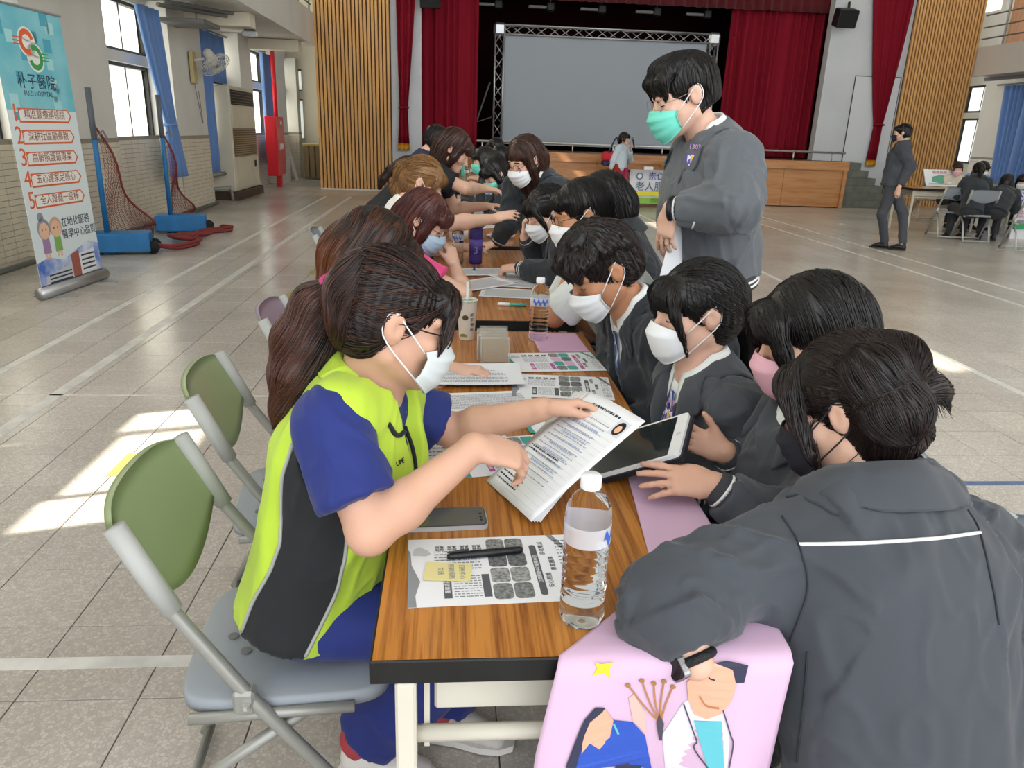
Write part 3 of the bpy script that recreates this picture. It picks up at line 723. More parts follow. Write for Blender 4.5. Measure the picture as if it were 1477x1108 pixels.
def bw_leaflet(label, o, xd, bw=True):
    t, M = sheet('leaflet', label, (o, xd), 0.29, 0.205, cat='leaflet')
    acc = M_pgrey if bw else M_teal; acc2 = mat('print_dark', '#55585b', rough=0.7) if bw else M_magenta
    poly('print', [(0, 0), (0.014, 0.0), (0.012, 0.03), (0.02, 0.07), (0.006, 0.12), (0.004, 0.16), (0, 0.17)], acc, t, M, 0.0002)
    for k in range(4): text_mesh('print_text', '服務\n長照', 0.0085, M_dink, t, M @ Matrix.Translation((0.055+k*0.022, 0.172, 0.0003)) @ Matrix.Rotation(PI, 4, 'Z'), 0.0001)
    poly('print', [(0.008, 0.15), (0.03, 0.147), (0.04, 0.152), (0.035, 0.165), (0.02, 0.178), (0.01, 0.17)], mat('print_pale', '#b9bcbc'), t, M, 0.0003)
    textlines(t, M, 0.045, 0.125, 0.10, 0.165, 7, M_ink, 3); textlines(t, M, 0.075, 0.12, 0.02, 0.085, 9, M_ink, 4)
    rect(t, M, 0.058, 0.071, 0.02, 0.085, acc2); text_mesh('print_text', '服務項目', 0.0095, M_paper, t, M @ Matrix.Translation((0.0645, 0.052, 0.0006)) @ Matrix.Rotation(PI/2, 4, 'Z'), 0.0001)
    rect(t, M, 0.122, 0.135, 0.02, 0.085, acc2)
    k = 0
    for i in range(2):
        for j in range(4):
            x0, y0 = 0.135+i*0.034+0.003, 0.012+j*0.047
            rrect(t, M, x0, x0+0.032, y0, y0+0.044, 0.008, (acc if (i+j) % 3 == 2 and j in (0, 3) else M_photo[k % 4]) if bw else [M_photo[k % 4], M_teal, M_pinkp][(i+j) % 3], 'photo'); k += 1
    rrect(t, M, 0.214, 0.226, 0.018, 0.172, 0.005, acc2); text_mesh('print_text', '日間照顧中心服務內容', 0.0085, M_paper, t, M @ Matrix.Translation((0.22, 0.095, 0.0006)) @ Matrix.Rotation(PI/2, 4, 'Z'), 0.0001)
    for k_, s_ in enumerate(('長者樂活', '專業團隊', '安心照護')): text_mesh('print_text', s_, 0.011, M_dink, t, M @ Matrix.Translation((0.236+0.012*(k_ % 2), 0.16-k_*0.05, 0.0003)) @ Matrix.Rotation(PI/2, 4, 'Z'), 0.0001)
    textlines(t, M, 0.262, 0.285, 0.02, 0.19, 16, M_ink, 6)
    poly('print', [(0.25, 0.205), (0.262, 0.205), (0.29, 0.14), (0.29, 0.12)], acc, t, M, 0.0002)
    return t, M
lf, LM = bw_leaflet('black-and-white photo leaflet lying before the near water bottle', atz(588, 878, TZ), atz(806, 868, TZ))
# sticky note + pen on the leaflet
o = atz(610, 838, TZ+0.002); t = thing('sticky_note', 'pale yellow handwritten sticky note stuck on the leaflet', 'note', o)
x = nrm(atz(672, 840, TZ+0.002)-o); y = nrm(np.cross([0, 0, 1], x)); M = Matrix(((x[0], y[0], 0, 0), (x[1], y[1], 0, 0), (0, 0, 1, 0.0012), (0, 0, 0, 1)))
poly('note_paper', [(0, 0), (0.078, 0), (0.078, 0.055), (0, 0.055)], mat('note_yellow', '#d8cf92', rough=0.7), t, M, 0.0004)
for k, s_ in enumerate(('日照中心', '照顧服務', '交通')): text_mesh('handwriting', s_, 0.011, M_ink, t, M @ Matrix.Translation((0.062-k*0.018, 0.028, 0.0006)) @ Matrix.Rotation(-1.45, 4, 'Z'), 0.0001)
p0, p1 = atz(645, 803, TZ+0.009), atz(753, 793, TZ+0.009); t = thing('pen', 'black capped pen lying across the leaflet photos', 'pen', p0); d = p1-p0
MB().tube([0*d, d*0.05, d*0.3, d*0.31, d*0.97, d], [0.004, 0.0062, 0.0066, 0.007, 0.0068, 0.005], 12).build('barrel', mat('pen_black', '#17181a', rough=0.3), t, True)
MB().tube([d*0.0+V(0, 0, 0.008), d*0.28+V(0, 0, 0.0095)], 0.0016, 6).build('pen_clip', mat('pen_black', '#17181a'), t)
# phone
pc = [atz(612, 768, TZ), atz(705, 764, TZ), atz(700, 735, TZ)]; t = thing('mobile_phone', 'dark mobile phone in a clear case beside the leaflet', 'phone', pc[1]); x = nrm(pc[0]-pc[1]); y = nrm(np.cross(x, [0, 0, 1]))
if y[1] < 0: y = -y
M = Matrix(((x[0], y[0], 0, 0), (x[1], y[1], 0, 0), (0, 0, 1, 0), (0, 0, 0, 1)))
def rprism(name, m, parent, w, h, r, z0, z1, M, n=6):
    P = []
    for cx_, cy_, a0 in ((w-r, h-r, 0), (r, h-r, PI/2), (r, r, PI), (w-r, r, 3*PI/2)): P += [(cx_+r*math.cos(a0+k*PI/2/n), cy_+r*math.sin(a0+k*PI/2/n)) for k in range(n+1)]
    return poly(name, P, m, parent, M @ Matrix.Translation((0, 0, z0)), z1-z0)
rprism('clear_case', mat('clear_case', '#b7bab8', rough=0.2, alpha=0.75), t, 0.155, 0.076, 0.012, 0.0005, 0.009, M)
rprism('phone_body', mat('phone_grey', '#4a4a48', rough=0.25), t, 0.151, 0.072, 0.010, 0.002, 0.0098, M @ Matrix.Translation((0.002, 0.002, 0)))
rprism('screen_glass', mat('phone_glass', '#5c5b55', rough=0.08, spec=0.6), t, 0.145, 0.066, 0.008, 0.0099, 0.0104, M @ Matrix.Translation((0.005, 0.005, 0)))
for k in range(3): MB().lathe([(0.0, 0.0105), (0.0028, 0.0105), (0.0028, 0.0109), (0, 0.0109)], 10, tuple(M @ Vector((0.012, 0.02+0.012*k, 0)))).build('lens', M_black, t)

# PET bottles
M_water = mat('water_pet', '#f4f8fa', rough=0.02, trans=1.0, ior=1.2, spec=0.5); M_cap = mat('white_cap', '#e6e8ea', rough=0.4); M_blabel = mat('bottle_label', '#d9dde6', rough=0.3, alpha=0.55)
def bottle(label, loc, hgt=0.235, r=0.034, lab_m=None, text='', group='water bottles on the table row', twist=0.0, nice=True):
    t = thing('water_bottle', label, 'bottle', loc, twist, group); k = hgt/0.235; ribs = 34 if nice else 12
    prof = [(0.0, 0.004), (r*0.55, 0.0), (r*0.9, 0.004), (r, 0.014)]
    zr = np.linspace(0.02, 0.128, ribs) if nice else [0.02, 0.128]
    for z in zr: prof.append((r*(0.975+0.025*math.cos((z-0.02)/0.0135*2*PI)), z*k))
    prof += [(r*0.985, 0.134*k), (r*0.985, 0.168*k), (r, 0.174*k), (r*0.94, 0.188*k), (r*0.72, 0.203*k), (r*0.42, 0.213*k), (r*0.38, 0.218*k), (r*0.38, 0.222*k)]
    MB().lathe(prof, 40 if nice else 18).build('bottle_body', M_water, t, True)
    cp = MB(); n = 36; v = []; f = []
    for rr, z in ((0.0145, 0.217), (0.0150, 0.219), (0.0150, 0.234), (0.0135, 0.2365), (0, 0.2368)):
        for j in range(n): a = 2*PI*j/n; q = rr*(1+(0.03 if j % 2 and 0.218 < z < 0.235 else 0)); v.append((q*math.cos(a), q*math.sin(a), z*k))
    for i in range(4): f += [(i*n+j, i*n+(j+1) % n, (i+1)*n+(j+1) % n, (i+1)*n+j) for j in range(n)]
    mesh('cap', v, f, M_cap, t, True)
    lb = MB(); v = []; f = []; n = 40
    for z in (0.136, 0.166):
        for j in range(n): a = 2*PI*j/n; v.append(((r+0.0004)*math.cos(a), (r+0.0004)*math.sin(a), z*k))
    lab = mesh('label_wrap', v, [(j, (j+1) % n, n+(j+1) % n, n+j) for j in range(n)], lab_m or M_blabel, t, True)
    # blue wave on the label
    v = []; f = []; n = 24
    for j in range(n+1):
        a = -2.9+1.6*j/n*1.0; z = (0.150+0.006*math.sin(j*0.9))*k; w_ = 0.006*k*(0.4+abs(math.sin(j*0.45)))
        v += [((r+0.001)*math.cos(a), (r+0.001)*math.sin(a), z-w_), ((r+0.001)*math.cos(a), (r+0.001)*math.sin(a), z+w_)]
    f = [(2*j, 2*j+2, 2*j+3, 2*j+1) for j in range(n)]
    mesh('label_print', v, f, mat('label_blue', '#3d63b8', rough=0.5), lab)
    return t
bottle('tall clear water bottle with white cap on the near table corner', tuple(atz(838, 893, TZ)), 0.243, 0.0345, twist=1.9)
bottle('clear water bottle with blue label at the end of the near table', tuple(atz(776, 491, TZ)), 0.225, 0.034, twist=0.5)
bottle('water bottle with blue label left of the purple bottle', tuple(atz(660, 381, TZ)), 0.225, 0.032, twist=0.5)
for px, py, lab in ((660, 300, 'slim water bottle before the bun-haired woman'), (681, 301, 'water bottle on the third table beside a white cup'), (690, 338, 'water bottle standing right behind the purple bottle'), (704, 300, 'water bottle before the girl with the teal mask')):
    bottle(lab, tuple(atz(px, py, TZ)), 0.22, 0.032, nice=False, twist=0.5)
for px, py, lab in ((673, 263, 'far white bottle left of its twin in the bottle cluster'), (681, 262, 'far white bottle right of its twin in the bottle cluster'), (658, 252, 'farthest clear bottle behind the white cups')):
    bottle(lab, tuple(atz(px, py, TZ)), 0.23, 0.034, M_cap, nice=False)
tb = thing('teal_flask', 'teal drinking flask among the far bottles', 'bottle', tuple(atz(669, 255, TZ)))
MB().lathe([(0, 0), (0.04, 0.0), (0.042, 0.02), (0.042, 0.16), (0.03, 0.2), (0.022, 0.21)], 18).build('flask_body', mat('flask_teal', '#4fa596', rough=0.35), tb, True)
MB().lathe([(0.0235, 0.205), (0.0235, 0.235), (0.015, 0.25), (0, 0.252)], 18).build('flask_cap', mat('flask_cap_grey', '#b5bbbb', rough=0.4), tb, True)
# purple tritan bottle
t = thing('drinking_bottle', 'purple drinking bottle with dark lid on the second table', 'bottle', tuple(atz(686, 380, TZ)))
MB().lathe([(0, 0.002), (0.034, 0.0), (0.036, 0.006), (0.036, 0.045), (0.035, 0.05), (0.035, 0.06), (0.036, 0.065), (0.037, 0.14), (0.036, 0.185), (0.032, 0.192)], 28).build('bottle_body', mat('purple_plastic', '#4a3c86', rough=0.12, trans=0.35, ior=1.3), t, True)
MB().lathe([(0.034, 0.19), (0.034, 0.2), (0.031, 0.203), (0.031, 0.222), (0.028, 0.228), (0, 0.23)], 28).build('lid', mat('purple_lid', '#332a5c', rough=0.35), t, True)
MB().tube(spline([(0.033, 0, 0.195), (0.042, 0.0, 0.212), (0.03, 0.0, 0.238), (0.0, 0, 0.236)], 14), 0.004, 6).build('carry_loop', mat('purple_lid', '#332a5c'), t, True)
MB().lathe([(0.0374, 0.075), (0.0374, 0.135)], 28).build('grip_band', mat('purple_grip', '#5d4d9c', rough=0.5), t, True)
text_mesh('bottle_print', '3', 0.05, mat('purple_print', '#8a7cc4'), t, frame((0.0, -0.0385, 0.075), (1, 0, 0), (0, 0, 1)), 0.0006)
# paper cup with straw
t = thing('paper_cup', 'tall white paper drink cup with a clear straw', 'cup', tuple(atz(673, 489, TZ))); 
MB().lathe([(0, 0.003), (0.0255, 0.0), (0.0265, 0.003), (0.036, 0.135), (0.0375, 0.137), (0.0375, 0.141), (0.035, 0.141)], 32).build('cup_wall', mat('cup_paper', '#d9d4c8', rough=0.6), t, True)
MB().lathe([(0.0385, 0.138), (0.0385, 0.144), (0.034, 0.146), (0.033, 0.143), (0, 0.143)], 32).build('lid_film', mat('cup_film', '#cfd3c6', rough=0.15, noise=(60, 0.4, '#8a9a7e')), t, True)
MB().tube([(0.0, 0.0, 0.10), (0.002, 0.004, 0.205)], 0.0055, 10).build('straw', mat('clear_straw', '#dfe3e3', rough=0.2, alpha=0.7), t, True)
for k, s_ in enumerate('鮮茶道飲'): text_mesh('cup_print', s_, 0.013, mat('cup_brown', '#4f4630'), t, frame((0.017, -0.0275-0.0022*(3-k), 0.095-k*0.018), (0.9, 0.42, 0), (0, -0.07, 1)), 0.0005)
poly('cup_print', [(0.011*math.cos(a), 0.009*math.sin(a)) for a in np.linspace(0, 2*PI, 14, endpoint=False)], mat('cup_brown', '#4f4630'), t, frame((-0.006, -0.0325, 0.085), (0.98, -0.15, 0), (0, -0.07, 1)), 0.0006)
poly('cup_print', [(0.014*math.cos(a), 0.011*math.sin(a)) for a in np.linspace(0, PI, 10)], mat('cup_olive', '#8a7f4a'), t, frame((-0.012, -0.0275, 0.015), (0.95, -0.3, 0), (0, -0.07, 1)), 0.0006)
# stack of clear card holders standing in a box row
t = thing('card_holder_stack', 'row of clear card holders with brown inserts on the near table', 'card holders', tuple(atz(712, 524, TZ)))
Mc = mat('card_brown', '#93794d', rough=0.5, noise=(20, 0.15)); Mcl = mat('clear_acrylic', '#e4e4dc', rough=0.08, alpha=0.12)
for k in range(5):
    y_ = k*0.035; xo = (0.004, -0.006, 0.003, -0.004, 0.006)[k]; Mx = Matrix.Translation((xo, y_, 0)) @ Matrix.Rotation(-0.12, 4, 'X')
    MB().bbox(-0.042, 0.042, 0.0, 0.004, 0.004, 0.078, b=0.001, M=Mx).build('card', Mc, t); MB().bbox(-0.047, 0.047, -0.004, -0.001, 0.0, 0.085, b=0.001, M=Mx).build('holder', Mcl, t); MB().bbox(-0.047, 0.047, 0.005, 0.008, 0.0, 0.085, b=0.001, M=Mx).build('holder', Mcl, t)
# ------------------------------------------------------------------ smooth surfaces from distance fields
class Field:
    BIG = 0.06
    def __init__(s, lo, hi, h):
        s.h = h; s.lo = np.asarray(lo, float)-4*h
        s.n = np.ceil((np.asarray(hi, float)+4*h-s.lo)/h).astype(int)+1
        s.d = np.full(tuple(s.n), s.BIG, np.float32)
        s.ax = [(s.lo[i]+h*np.arange(s.n[i])).astype(np.float32) for i in range(3)]
    def put(s, fn, lo, hi, k=0.01, op='u'):
        m = max(k, 4*s.h)+s.h
        a = np.clip(np.floor((np.asarray(lo)-m-s.lo)/s.h).astype(int), 0, s.n)
        b = np.clip(np.ceil((np.asarray(hi)+m-s.lo)/s.h).astype(int)+1, 0, s.n)
        if np.any(b <= a): return s
        sl = tuple(slice(a[i], b[i]) for i in range(3))
        X = s.ax[0][sl[0]][:, None, None]; Y = s.ax[1][sl[1]][None, :, None]; Z = s.ax[2][sl[2]][None, None, :]
        d = fn(X, Y, Z).astype(np.float32); o = s.d[sl]; k = np.float32(max(k, 1e-5))
        if op == 'u':
            t = np.clip(0.5+0.5*(o-d)/k, 0, 1); s.d[sl] = o+(d-o)*t-k*t*(1-t)
        elif op == 's':
            d = -d; t = np.clip(0.5-0.5*(o-d)/k, 0, 1); s.d[sl] = o+(d-o)*t+k*t*(1-t)
        else:
            s.d[sl] = np.maximum(o, d)
        return s
    # primitives
    def cone(s, a, b, ra, rb, k=0.01, op='u'):
        a = np.asarray(a, float); b = np.asarray(b, float); ab = b-a; L2 = ab@ab+1e-12; r = max(ra, rb)
        def fn(X, Y, Z):
            x, y, z = X-a[0], Y-a[1], Z-a[2]; t = np.clip((x*ab[0]+y*ab[1]+z*ab[2])/L2, 0, 1)
            return np.sqrt((x-t*ab[0])**2+(y-t*ab[1])**2+(z-t*ab[2])**2)-(ra+(rb-ra)*t)
        return s.put(fn, np.minimum(a, b)-r, np.maximum(a, b)+r, k, op)
    def chain(s, pts, rs, k=0.01, op='u'):
        for i in range(len(pts)-1): s.cone(pts[i], pts[i+1], rs[i], rs[i+1], k, op)
        return s
    def ell(s, c, r, R=None, k=0.01, op='u'):
        c = np.asarray(c, float); r = np.asarray(r, float); R = np.eye(3) if R is None else np.asarray(R, float)
        e = np.sqrt(((R*r[:, None])**2).sum(0))
        def fn(X, Y, Z):
            x, y, z = X-c[0], Y-c[1], Z-c[2]
            q = [(R[i, 0]*x+R[i, 1]*y+R[i, 2]*z)/r[i] for i in range(3)]
            k0 = np.sqrt(q[0]**2+q[1]**2+q[2]**2); k1 = np.sqrt((q[0]/r[0])**2+(q[1]/r[1])**2+(q[2]/r[2])**2)+1e-6
            return k0*(k0-1)/k1
        return s.put(fn, c-e, c+e, k, op)
    def ecap(s, a, b, r0, r1, side, k=0.02, op='u', flat=False):
        """elliptical tapering section from a to b; r=(along side, across)"""
        a = np.asarray(a, float); b = np.asarray(b, float); ab = b-a; L = np.linalg.norm(ab)+1e-9; w = ab/L
        u = np.asarray(side, float); u = nrm(u-w*(u@w)); v = np.cross(w, u); rm = max(*r0, *r1)
        def fn(X, Y, Z):
            x, y, z = X-a[0], Y-a[1], Z-a[2]
            pw = x*w[0]+y*w[1]+z*w[2]; pu = x*u[0]+y*u[1]+z*u[2]; pv = x*v[0]+y*v[1]+z*v[2]
            t = np.clip(pw/L, 0, 1); ru = r0[0]+(r1[0]-r0[0])*t; rv = r0[1]+(r1[1]-r0[1])*t; m = np.minimum(ru, rv)
            e = 0 if flat else (pw-t*L)
            q = np.sqrt((pu/ru)**2+(pv/rv)**2+(e/m)**2); g = np.sqrt((pu/ru**2)**2+(pv/rv**2)**2+(e/m**2)**2)+1e-6
            d = q*(q-1)/g
            if flat: d = np.maximum(d, np.maximum(-pw, pw-L))
            return d
        return s.put(fn, np.minimum(a, b)-rm, np.maximum(a, b)+rm, k, op)
    def plane(s, p, n, lo=None, hi=None):
        """keep only the side n points away from"""
        p = np.asarray(p, float); n = nrm(n)
        def fn(X, Y, Z): return (X-p[0])*n[0]+(Y-p[1])*n[1]+(Z-p[2])*n[2]
        L = s.lo if lo is None else lo; H = s.lo+s.h*s.n if hi is None else hi
        return s.put(fn, L, H, 1e-5, 'i')
    # sampling
    def sample(s, P):
        q = (np.asarray(P)-s.lo)/s.h; q = np.clip(q, 0, s.n-1.001); i = q.astype(int); f = q-i; o = 0
        for c in range(8):
            b = [(c >> j) & 1 for j in range(3)]
            w = np.prod([f[:, j] if b[j] else 1-f[:, j] for j in range(3)], axis=0)
            o = o+w*s.d[i[:, 0]+b[0], i[:, 1]+b[1], i[:, 2]+b[2]]
        return o
    def grad(s, P):
        e = s.h; g = np.stack([s.sample(P+np.eye(3)[j]*e)-s.sample(P-np.eye(3)[j]*e) for j in range(3)], 1)
        return g/(np.linalg.norm(g, axis=1)[:, None]+1e-9)
    def snap(s, P, off=0.0, it=6):
        P = np.array(P, float)
        for _ in range(it): P = P-s.grad(P)*np.clip(s.sample(P)-off, -0.02, 0.02)[:, None]
        return P
    def net(s):
        """surface nets -> verts, quads"""
        d = s.d; I = d < 0; n = s.n
        cnt = np.zeros(tuple(n-1), np.int8)
        for c in range(8): cnt += I[(c & 1):n[0]-1+(c & 1), (c >> 1 & 1):n[1]-1+(c >> 1 & 1), (c >> 2 & 1):n[2]-1+(c >> 2 & 1)]
        ids = np.flatnonzero((cnt > 0) & (cnt < 8)); sh = tuple(n-1)
        ijk = np.stack(np.unravel_index(ids, sh), 1)
        val = [d[ijk[:, 0]+(c & 1), ijk[:, 1]+(c >> 1 & 1), ijk[:, 2]+(c >> 2 & 1)] for c in range(8)]
        acc = np.zeros((len(ids), 3)); num = np.zeros(len(ids))
        for c in range(8):
            for ax in range(3):
                if c >> ax & 1: continue
                e = c | (1 << ax); a, b = val[c], val[e]; m = (a < 0) != (b < 0)
                t = np.where(m, a/(a-b+1e-12), 0.0)
                p = np.array([c & 1, c >> 1 & 1, c >> 2 & 1], float)[None].repeat(len(ids), 0); p[:, ax] += t
                acc += p*m[:, None]; num += m
        V_ = s.lo+(ijk+acc/num[:, None])*s.h
        Q = []
        for ax in range(3):
            sl0 = [slice(None)]*3; sl1 = [slice(None)]*3; sl0[ax] = slice(0, -1); sl1[ax] = slice(1, None)
            A = I[tuple(sl0)]; B = I[tuple(sl1)]
            e = np.stack(np.nonzero(A != B), 1)
            o1, o2 = (ax+1) % 3, (ax+2) % 3
            ok = (e[:, o1] > 0) & (e[:, o2] > 0) & (e[:, o1] < n[o1]-1) & (e[:, o2] < n[o2]-1); e = e[ok]
            ins = A[e[:, 0], e[:, 1], e[:, 2]]
            def idx(du, dv):
                q = e.copy(); q[:, o1] -= du; q[:, o2] -= dv
                return np.searchsorted(ids, np.ravel_multi_index(q.T, sh))
            q = np.stack([idx(1, 1), idx(0, 1), idx(0, 0), idx(1, 0)], 1)
            q[~ins] = q[~ins][:, ::-1]; Q.append(q)
        return V_, np.concatenate(Q)
def vnormals(v, q):
    a = v[q[:, 2]]-v[q[:, 0]]; b = v[q[:, 3]]-v[q[:, 1]]; fn = np.cross(a, b); n = np.zeros_like(v)
    for c in range(4):
        for j in range(3): n[:, j] += np.bincount(q[:, c], fn[:, j], len(v))
    return n/(np.linalg.norm(n, axis=1)[:, None]+1e-12)
def relax(v, q, it=1, w=0.5):
    for _ in range(it):
        s_ = np.zeros_like(v); c = np.zeros(len(v))
        for a, b in ((0, 1), (1, 2), (2, 3), (3, 0)):
            for j in range(3):
                s_[:, j] += np.bincount(q[:, a], v[q[:, b], j], len(v))+np.bincount(q[:, b], v[q[:, a], j], len(v))
            c += np.bincount(q[:, a], minlength=len(v))+np.bincount(q[:, b], minlength=len(v))
        v = v+(s_/c[:, None]-v)*w
    return v
_hash = np.random.default_rng(3).random(4096).astype(np.float32)
def vnoise(P):
    P = np.asarray(P, float); i = np.floor(P).astype(np.int64); f = P-i; f = f*f*(3-2*f); o = 0
    for c in range(8):
        b = np.array([c & 1, c >> 1 & 1, c >> 2 & 1]); k = i+b
        h = _hash[(k[:, 0]*73+k[:, 1]*1571+k[:, 2]*2999+k[:, 0]*k[:, 1]*7) % 4096]
        o = o+h*np.prod(np.where(b, f, 1-f), axis=1)
    return o*2-1
def wrinkle(v, n, segs, seed=0):
    """cloth folds: segs = (a, b, amplitude, waves per metre along, across factor)"""
    best = np.full(len(v), 1e9); out = np.zeros(len(v))
    for (a, b, amp, fr, ac) in segs:
        a = np.asarray(a, float); b = np.asarray(b, float); ab = b-a; L = np.linalg.norm(ab)+1e-9; w = ab/L
        x = v-a; t = x@w; tc = np.clip(t, 0, L); r = x-tc[:, None]*w; dist = np.linalg.norm(r, axis=1)
        u = nrm(np.cross(w, [0.3, 0.9, 0.2])); z = np.cross(w, u); th = np.arctan2(r@z, r@u)
        q = np.stack([t*fr+0.6*np.sin(th)*ac+seed, np.cos(th)*ac, np.sin(th)*ac], 1)
        m = vnoise(q); m2 = vnoise(q*2.3+5)
        f_ = np.exp(-(m/0.2)**2)*0.75+0.35*np.exp(-(m2/0.2)**2)-0.45+0.5*vnoise(q*0.6+9)
        wgt = dist < best; out = np.where(wgt, amp*f_, out); best = np.where(wgt, dist, best)
    return v+n*out[:, None]
def field_obj(name, F, m, parent=None, segs=None, seed=0, smooth_it=1):
    v, q = F.net()
    if len(v) == 0: return None
    if smooth_it: v = relax(v, q, smooth_it, 0.5)
    if segs:
        v = wrinkle(v, vnormals(v, q), segs, seed); v = relax(v, q, 1, 0.35)
    return mesh(name, v, q, m, parent, True)
# ------------------------------------------------------------------ people
def skin_mat(name, c):
    m = mat(name, c, rough=0.48, spec=0.35, sss=0.12, noise=(9, 0.08), bump=(220, 0.06)); return m
SKIN = {'fair': skin_mat('skin_fair', '#d8ae98'), 'warm': skin_mat('skin_warm', '#cca088'), 'tan': skin_mat('skin_tan', '#b98463')}
def hair_mat(name, c1, c2, tip=None):
    m = mat(name, c1, rough=0.38, spec=0.45); nt = m.node_tree; b = bsdf(m)
    at = nt.nodes.new('ShaderNodeAttribute'); at.attribute_name = 'tint'
    r = nt.nodes.new('ShaderNodeValToRGB'); r.color_ramp.elements[0].color = (*lin(c1), 1); r.color_ramp.elements[1].color = (*lin(c2), 1)
    nt.links.new(at.outputs['Fac'], r.inputs[0]); nt.links.new(r.outputs[0], b.inputs['Base Color'])
    return m
HAIR = {'black': hair_mat('hair_black', '#0c0a0a', '#221c1a'), 'brown': hair_mat('hair_brown', '#140e0d', '#5c3628'), 'red': hair_mat('hair_red_brown', '#2a1513', '#6e3b33'), 'gold': hair_mat('hair_golden', '#4b2f18', '#a87c48'), 'dark': hair_mat('hair_dark', '#100c0c', '#352522')}
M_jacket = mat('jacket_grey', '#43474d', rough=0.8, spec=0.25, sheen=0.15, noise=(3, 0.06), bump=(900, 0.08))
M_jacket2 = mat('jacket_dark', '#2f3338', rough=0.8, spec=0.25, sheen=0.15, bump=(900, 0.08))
M_rib = mat('rib_knit', '#3a3b40', rough=0.9, bump=(400, 0.3))
M_piping = mat('white_piping', '#dedede', rough=0.6)
M_shirt = mat('white_shirt', '#dfe3df', rough=0.7, sheen=0.1)
M_trouser = mat('dark_trousers', '#2b2d32', rough=0.85, sheen=0.1)
M_shoe = mat('black_shoe', '#15151a', rough=0.4)
M_navy = mat('navy_scrubs', '#1d2b6e', rough=0.75, sheen=0.1)
M_eyew = mat('eye_white', '#d8d4cc', rough=0.2); M_iris = mat('iris', '#1a0f0a', rough=0.15); M_brow = mat('brow_hair', '#1b1412', rough=0.8)
M_mask = {'white': mat('mask_white', '#dfe2e4', rough=0.75), 'teal': mat('mask_teal', '#6fd0bd', rough=0.75), 'blue': mat('mask_blue', '#a8c4d6', rough=0.75), 'pink': mat('mask_pink', '#dcaab8', rough=0.75), 'black': mat('mask_black', '#22232b', rough=0.8), 'grey': mat('mask_pale_grey', '#c9d0d0', rough=0.75)}

class Head:
    """head frame: c centre, f face direction, u up; local x = person's right"""
    def __init__(s, c, f, u=(0, 0, 1), k=1.0):
        s.c = np.asarray(c, float); s.f = nrm(f); u = np.asarray(u, float); s.u = nrm(u-s.f*(u@s.f)); s.r = np.cross(s.f, s.u); s.k = k
        s.R = np.stack([s.r, s.f, s.u])      # rows: local axes
    def __call__(s, x, y, z): return s.c+s.k*(x*s.r+y*s.f+z*s.u)
    def loc(s, P): return (np.asarray(P)-s.c)@s.R.T/s.k
def head_prims(F, H, neck, neck_r=0.052):
    k = H.k; R = H.R
    def E(c, r, kk=0.012, op='u'): F.ell(H(*c), np.array(r)*k, R, kk, op)
    def S(a, b, ra, rb, kk=0.012, op='u'): F.cone(H(*a), H(*b), ra*k, rb*k, kk, op)
    E((0, -0.016, 0.03), (0.073, 0.092, 0.08)); E((0, 0.03, -0.025), (0.06, 0.06, 0.085), 0.02)
    for sx in (-1, 1):
        S((sx*0.05, 0.0, -0.055), (sx*0.014, 0.072, -0.099), 0.022, 0.016, 0.025)
        E((sx*0.042, 0.058, -0.028), (0.024, 0.026, 0.022), 0.02)
        S((sx*0.014, 0.086, 0.018), (sx*0.046, 0.07, 0.019), 0.010, 0.010, 0.012)
    S((0, 0.06, -0.085), (0, 0.078, -0.101), 0.03, 0.018, 0.02)
    for sx in (-1, 1): E((sx*0.031, 0.098, -0.002), (0.017, 0.013, 0.012), 0.01, 's')
    for sx in (-1, 1): E((sx*0.031, 0.075, -0.002), (0.0135, 0.0135, 0.0125), 0.004)
    S((0, 0.088, 0.006), (0, 0.112, -0.036), 0.007, 0.0105, 0.01)
    for sx in (-1, 1): E((sx*0.011, 0.1, -0.041), (0.008, 0.009, 0.007), 0.006)
    E((0, 0.091, -0.066), (0.021, 0.009, 0.006), 0.005); E((0, 0.089, -0.076), (0.018, 0.009, 0.006), 0.005)
    for sx in (-1, 1):
        E((sx*0.076, -0.008, -0.004), (0.008, 0.019, 0.031), 0.006); E((sx*0.082, -0.012, 0.002), (0.007, 0.018, 0.026), 0.005)
        E((sx*0.09, -0.002, -0.002), (0.008, 0.009, 0.015), 0.005, 's')
    F.cone(H(0, -0.02, -0.05), neck, neck_r*k, neck_r*k*1.08, 0.03)
def eyes(H, parent, body, opened=0.35, brow='brow_hair'):
    """lash lines, eye slits and eyebrows laid on the face"""
    for sx in (-1, 1):
        n = 9; p = []; b = []
        for j in range(n):
            a = -1+2*j/(n-1); x = sx*0.031+0.0125*a; dz = -0.0055+0.002*a*a
            y = 0.075+math.sqrt(max(0.0136**2-(x-sx*0.031)**2-(dz+0.001)**2, 1e-8))
            p.append(H(x, y+0.0008, -0.002+dz+0.003*opened*(1-a*a)))
            bx = sx*(0.031)+0.018*a; b.append(H(bx, 0.0925-0.5*abs(bx)**1.6-0.001, 0.0235+0.003*(1-a*a)-0.001*sx*a))
        m = MB(); m.tube(p, [0.0006+0.0011*math.sin(PI*j/(n-1)) for j in range(n)], 5); m.build('eyelash', M_iris, parent, True)
        b = body.snap(np.array(b), 0.0006) if body is not None else b
        m = MB(); m.tube(b, [0.0012+0.0022*math.sin(PI*(j+1)/(n+1)) for j in range(n)], 5); m.build('eyebrow', M_brow, parent, True)
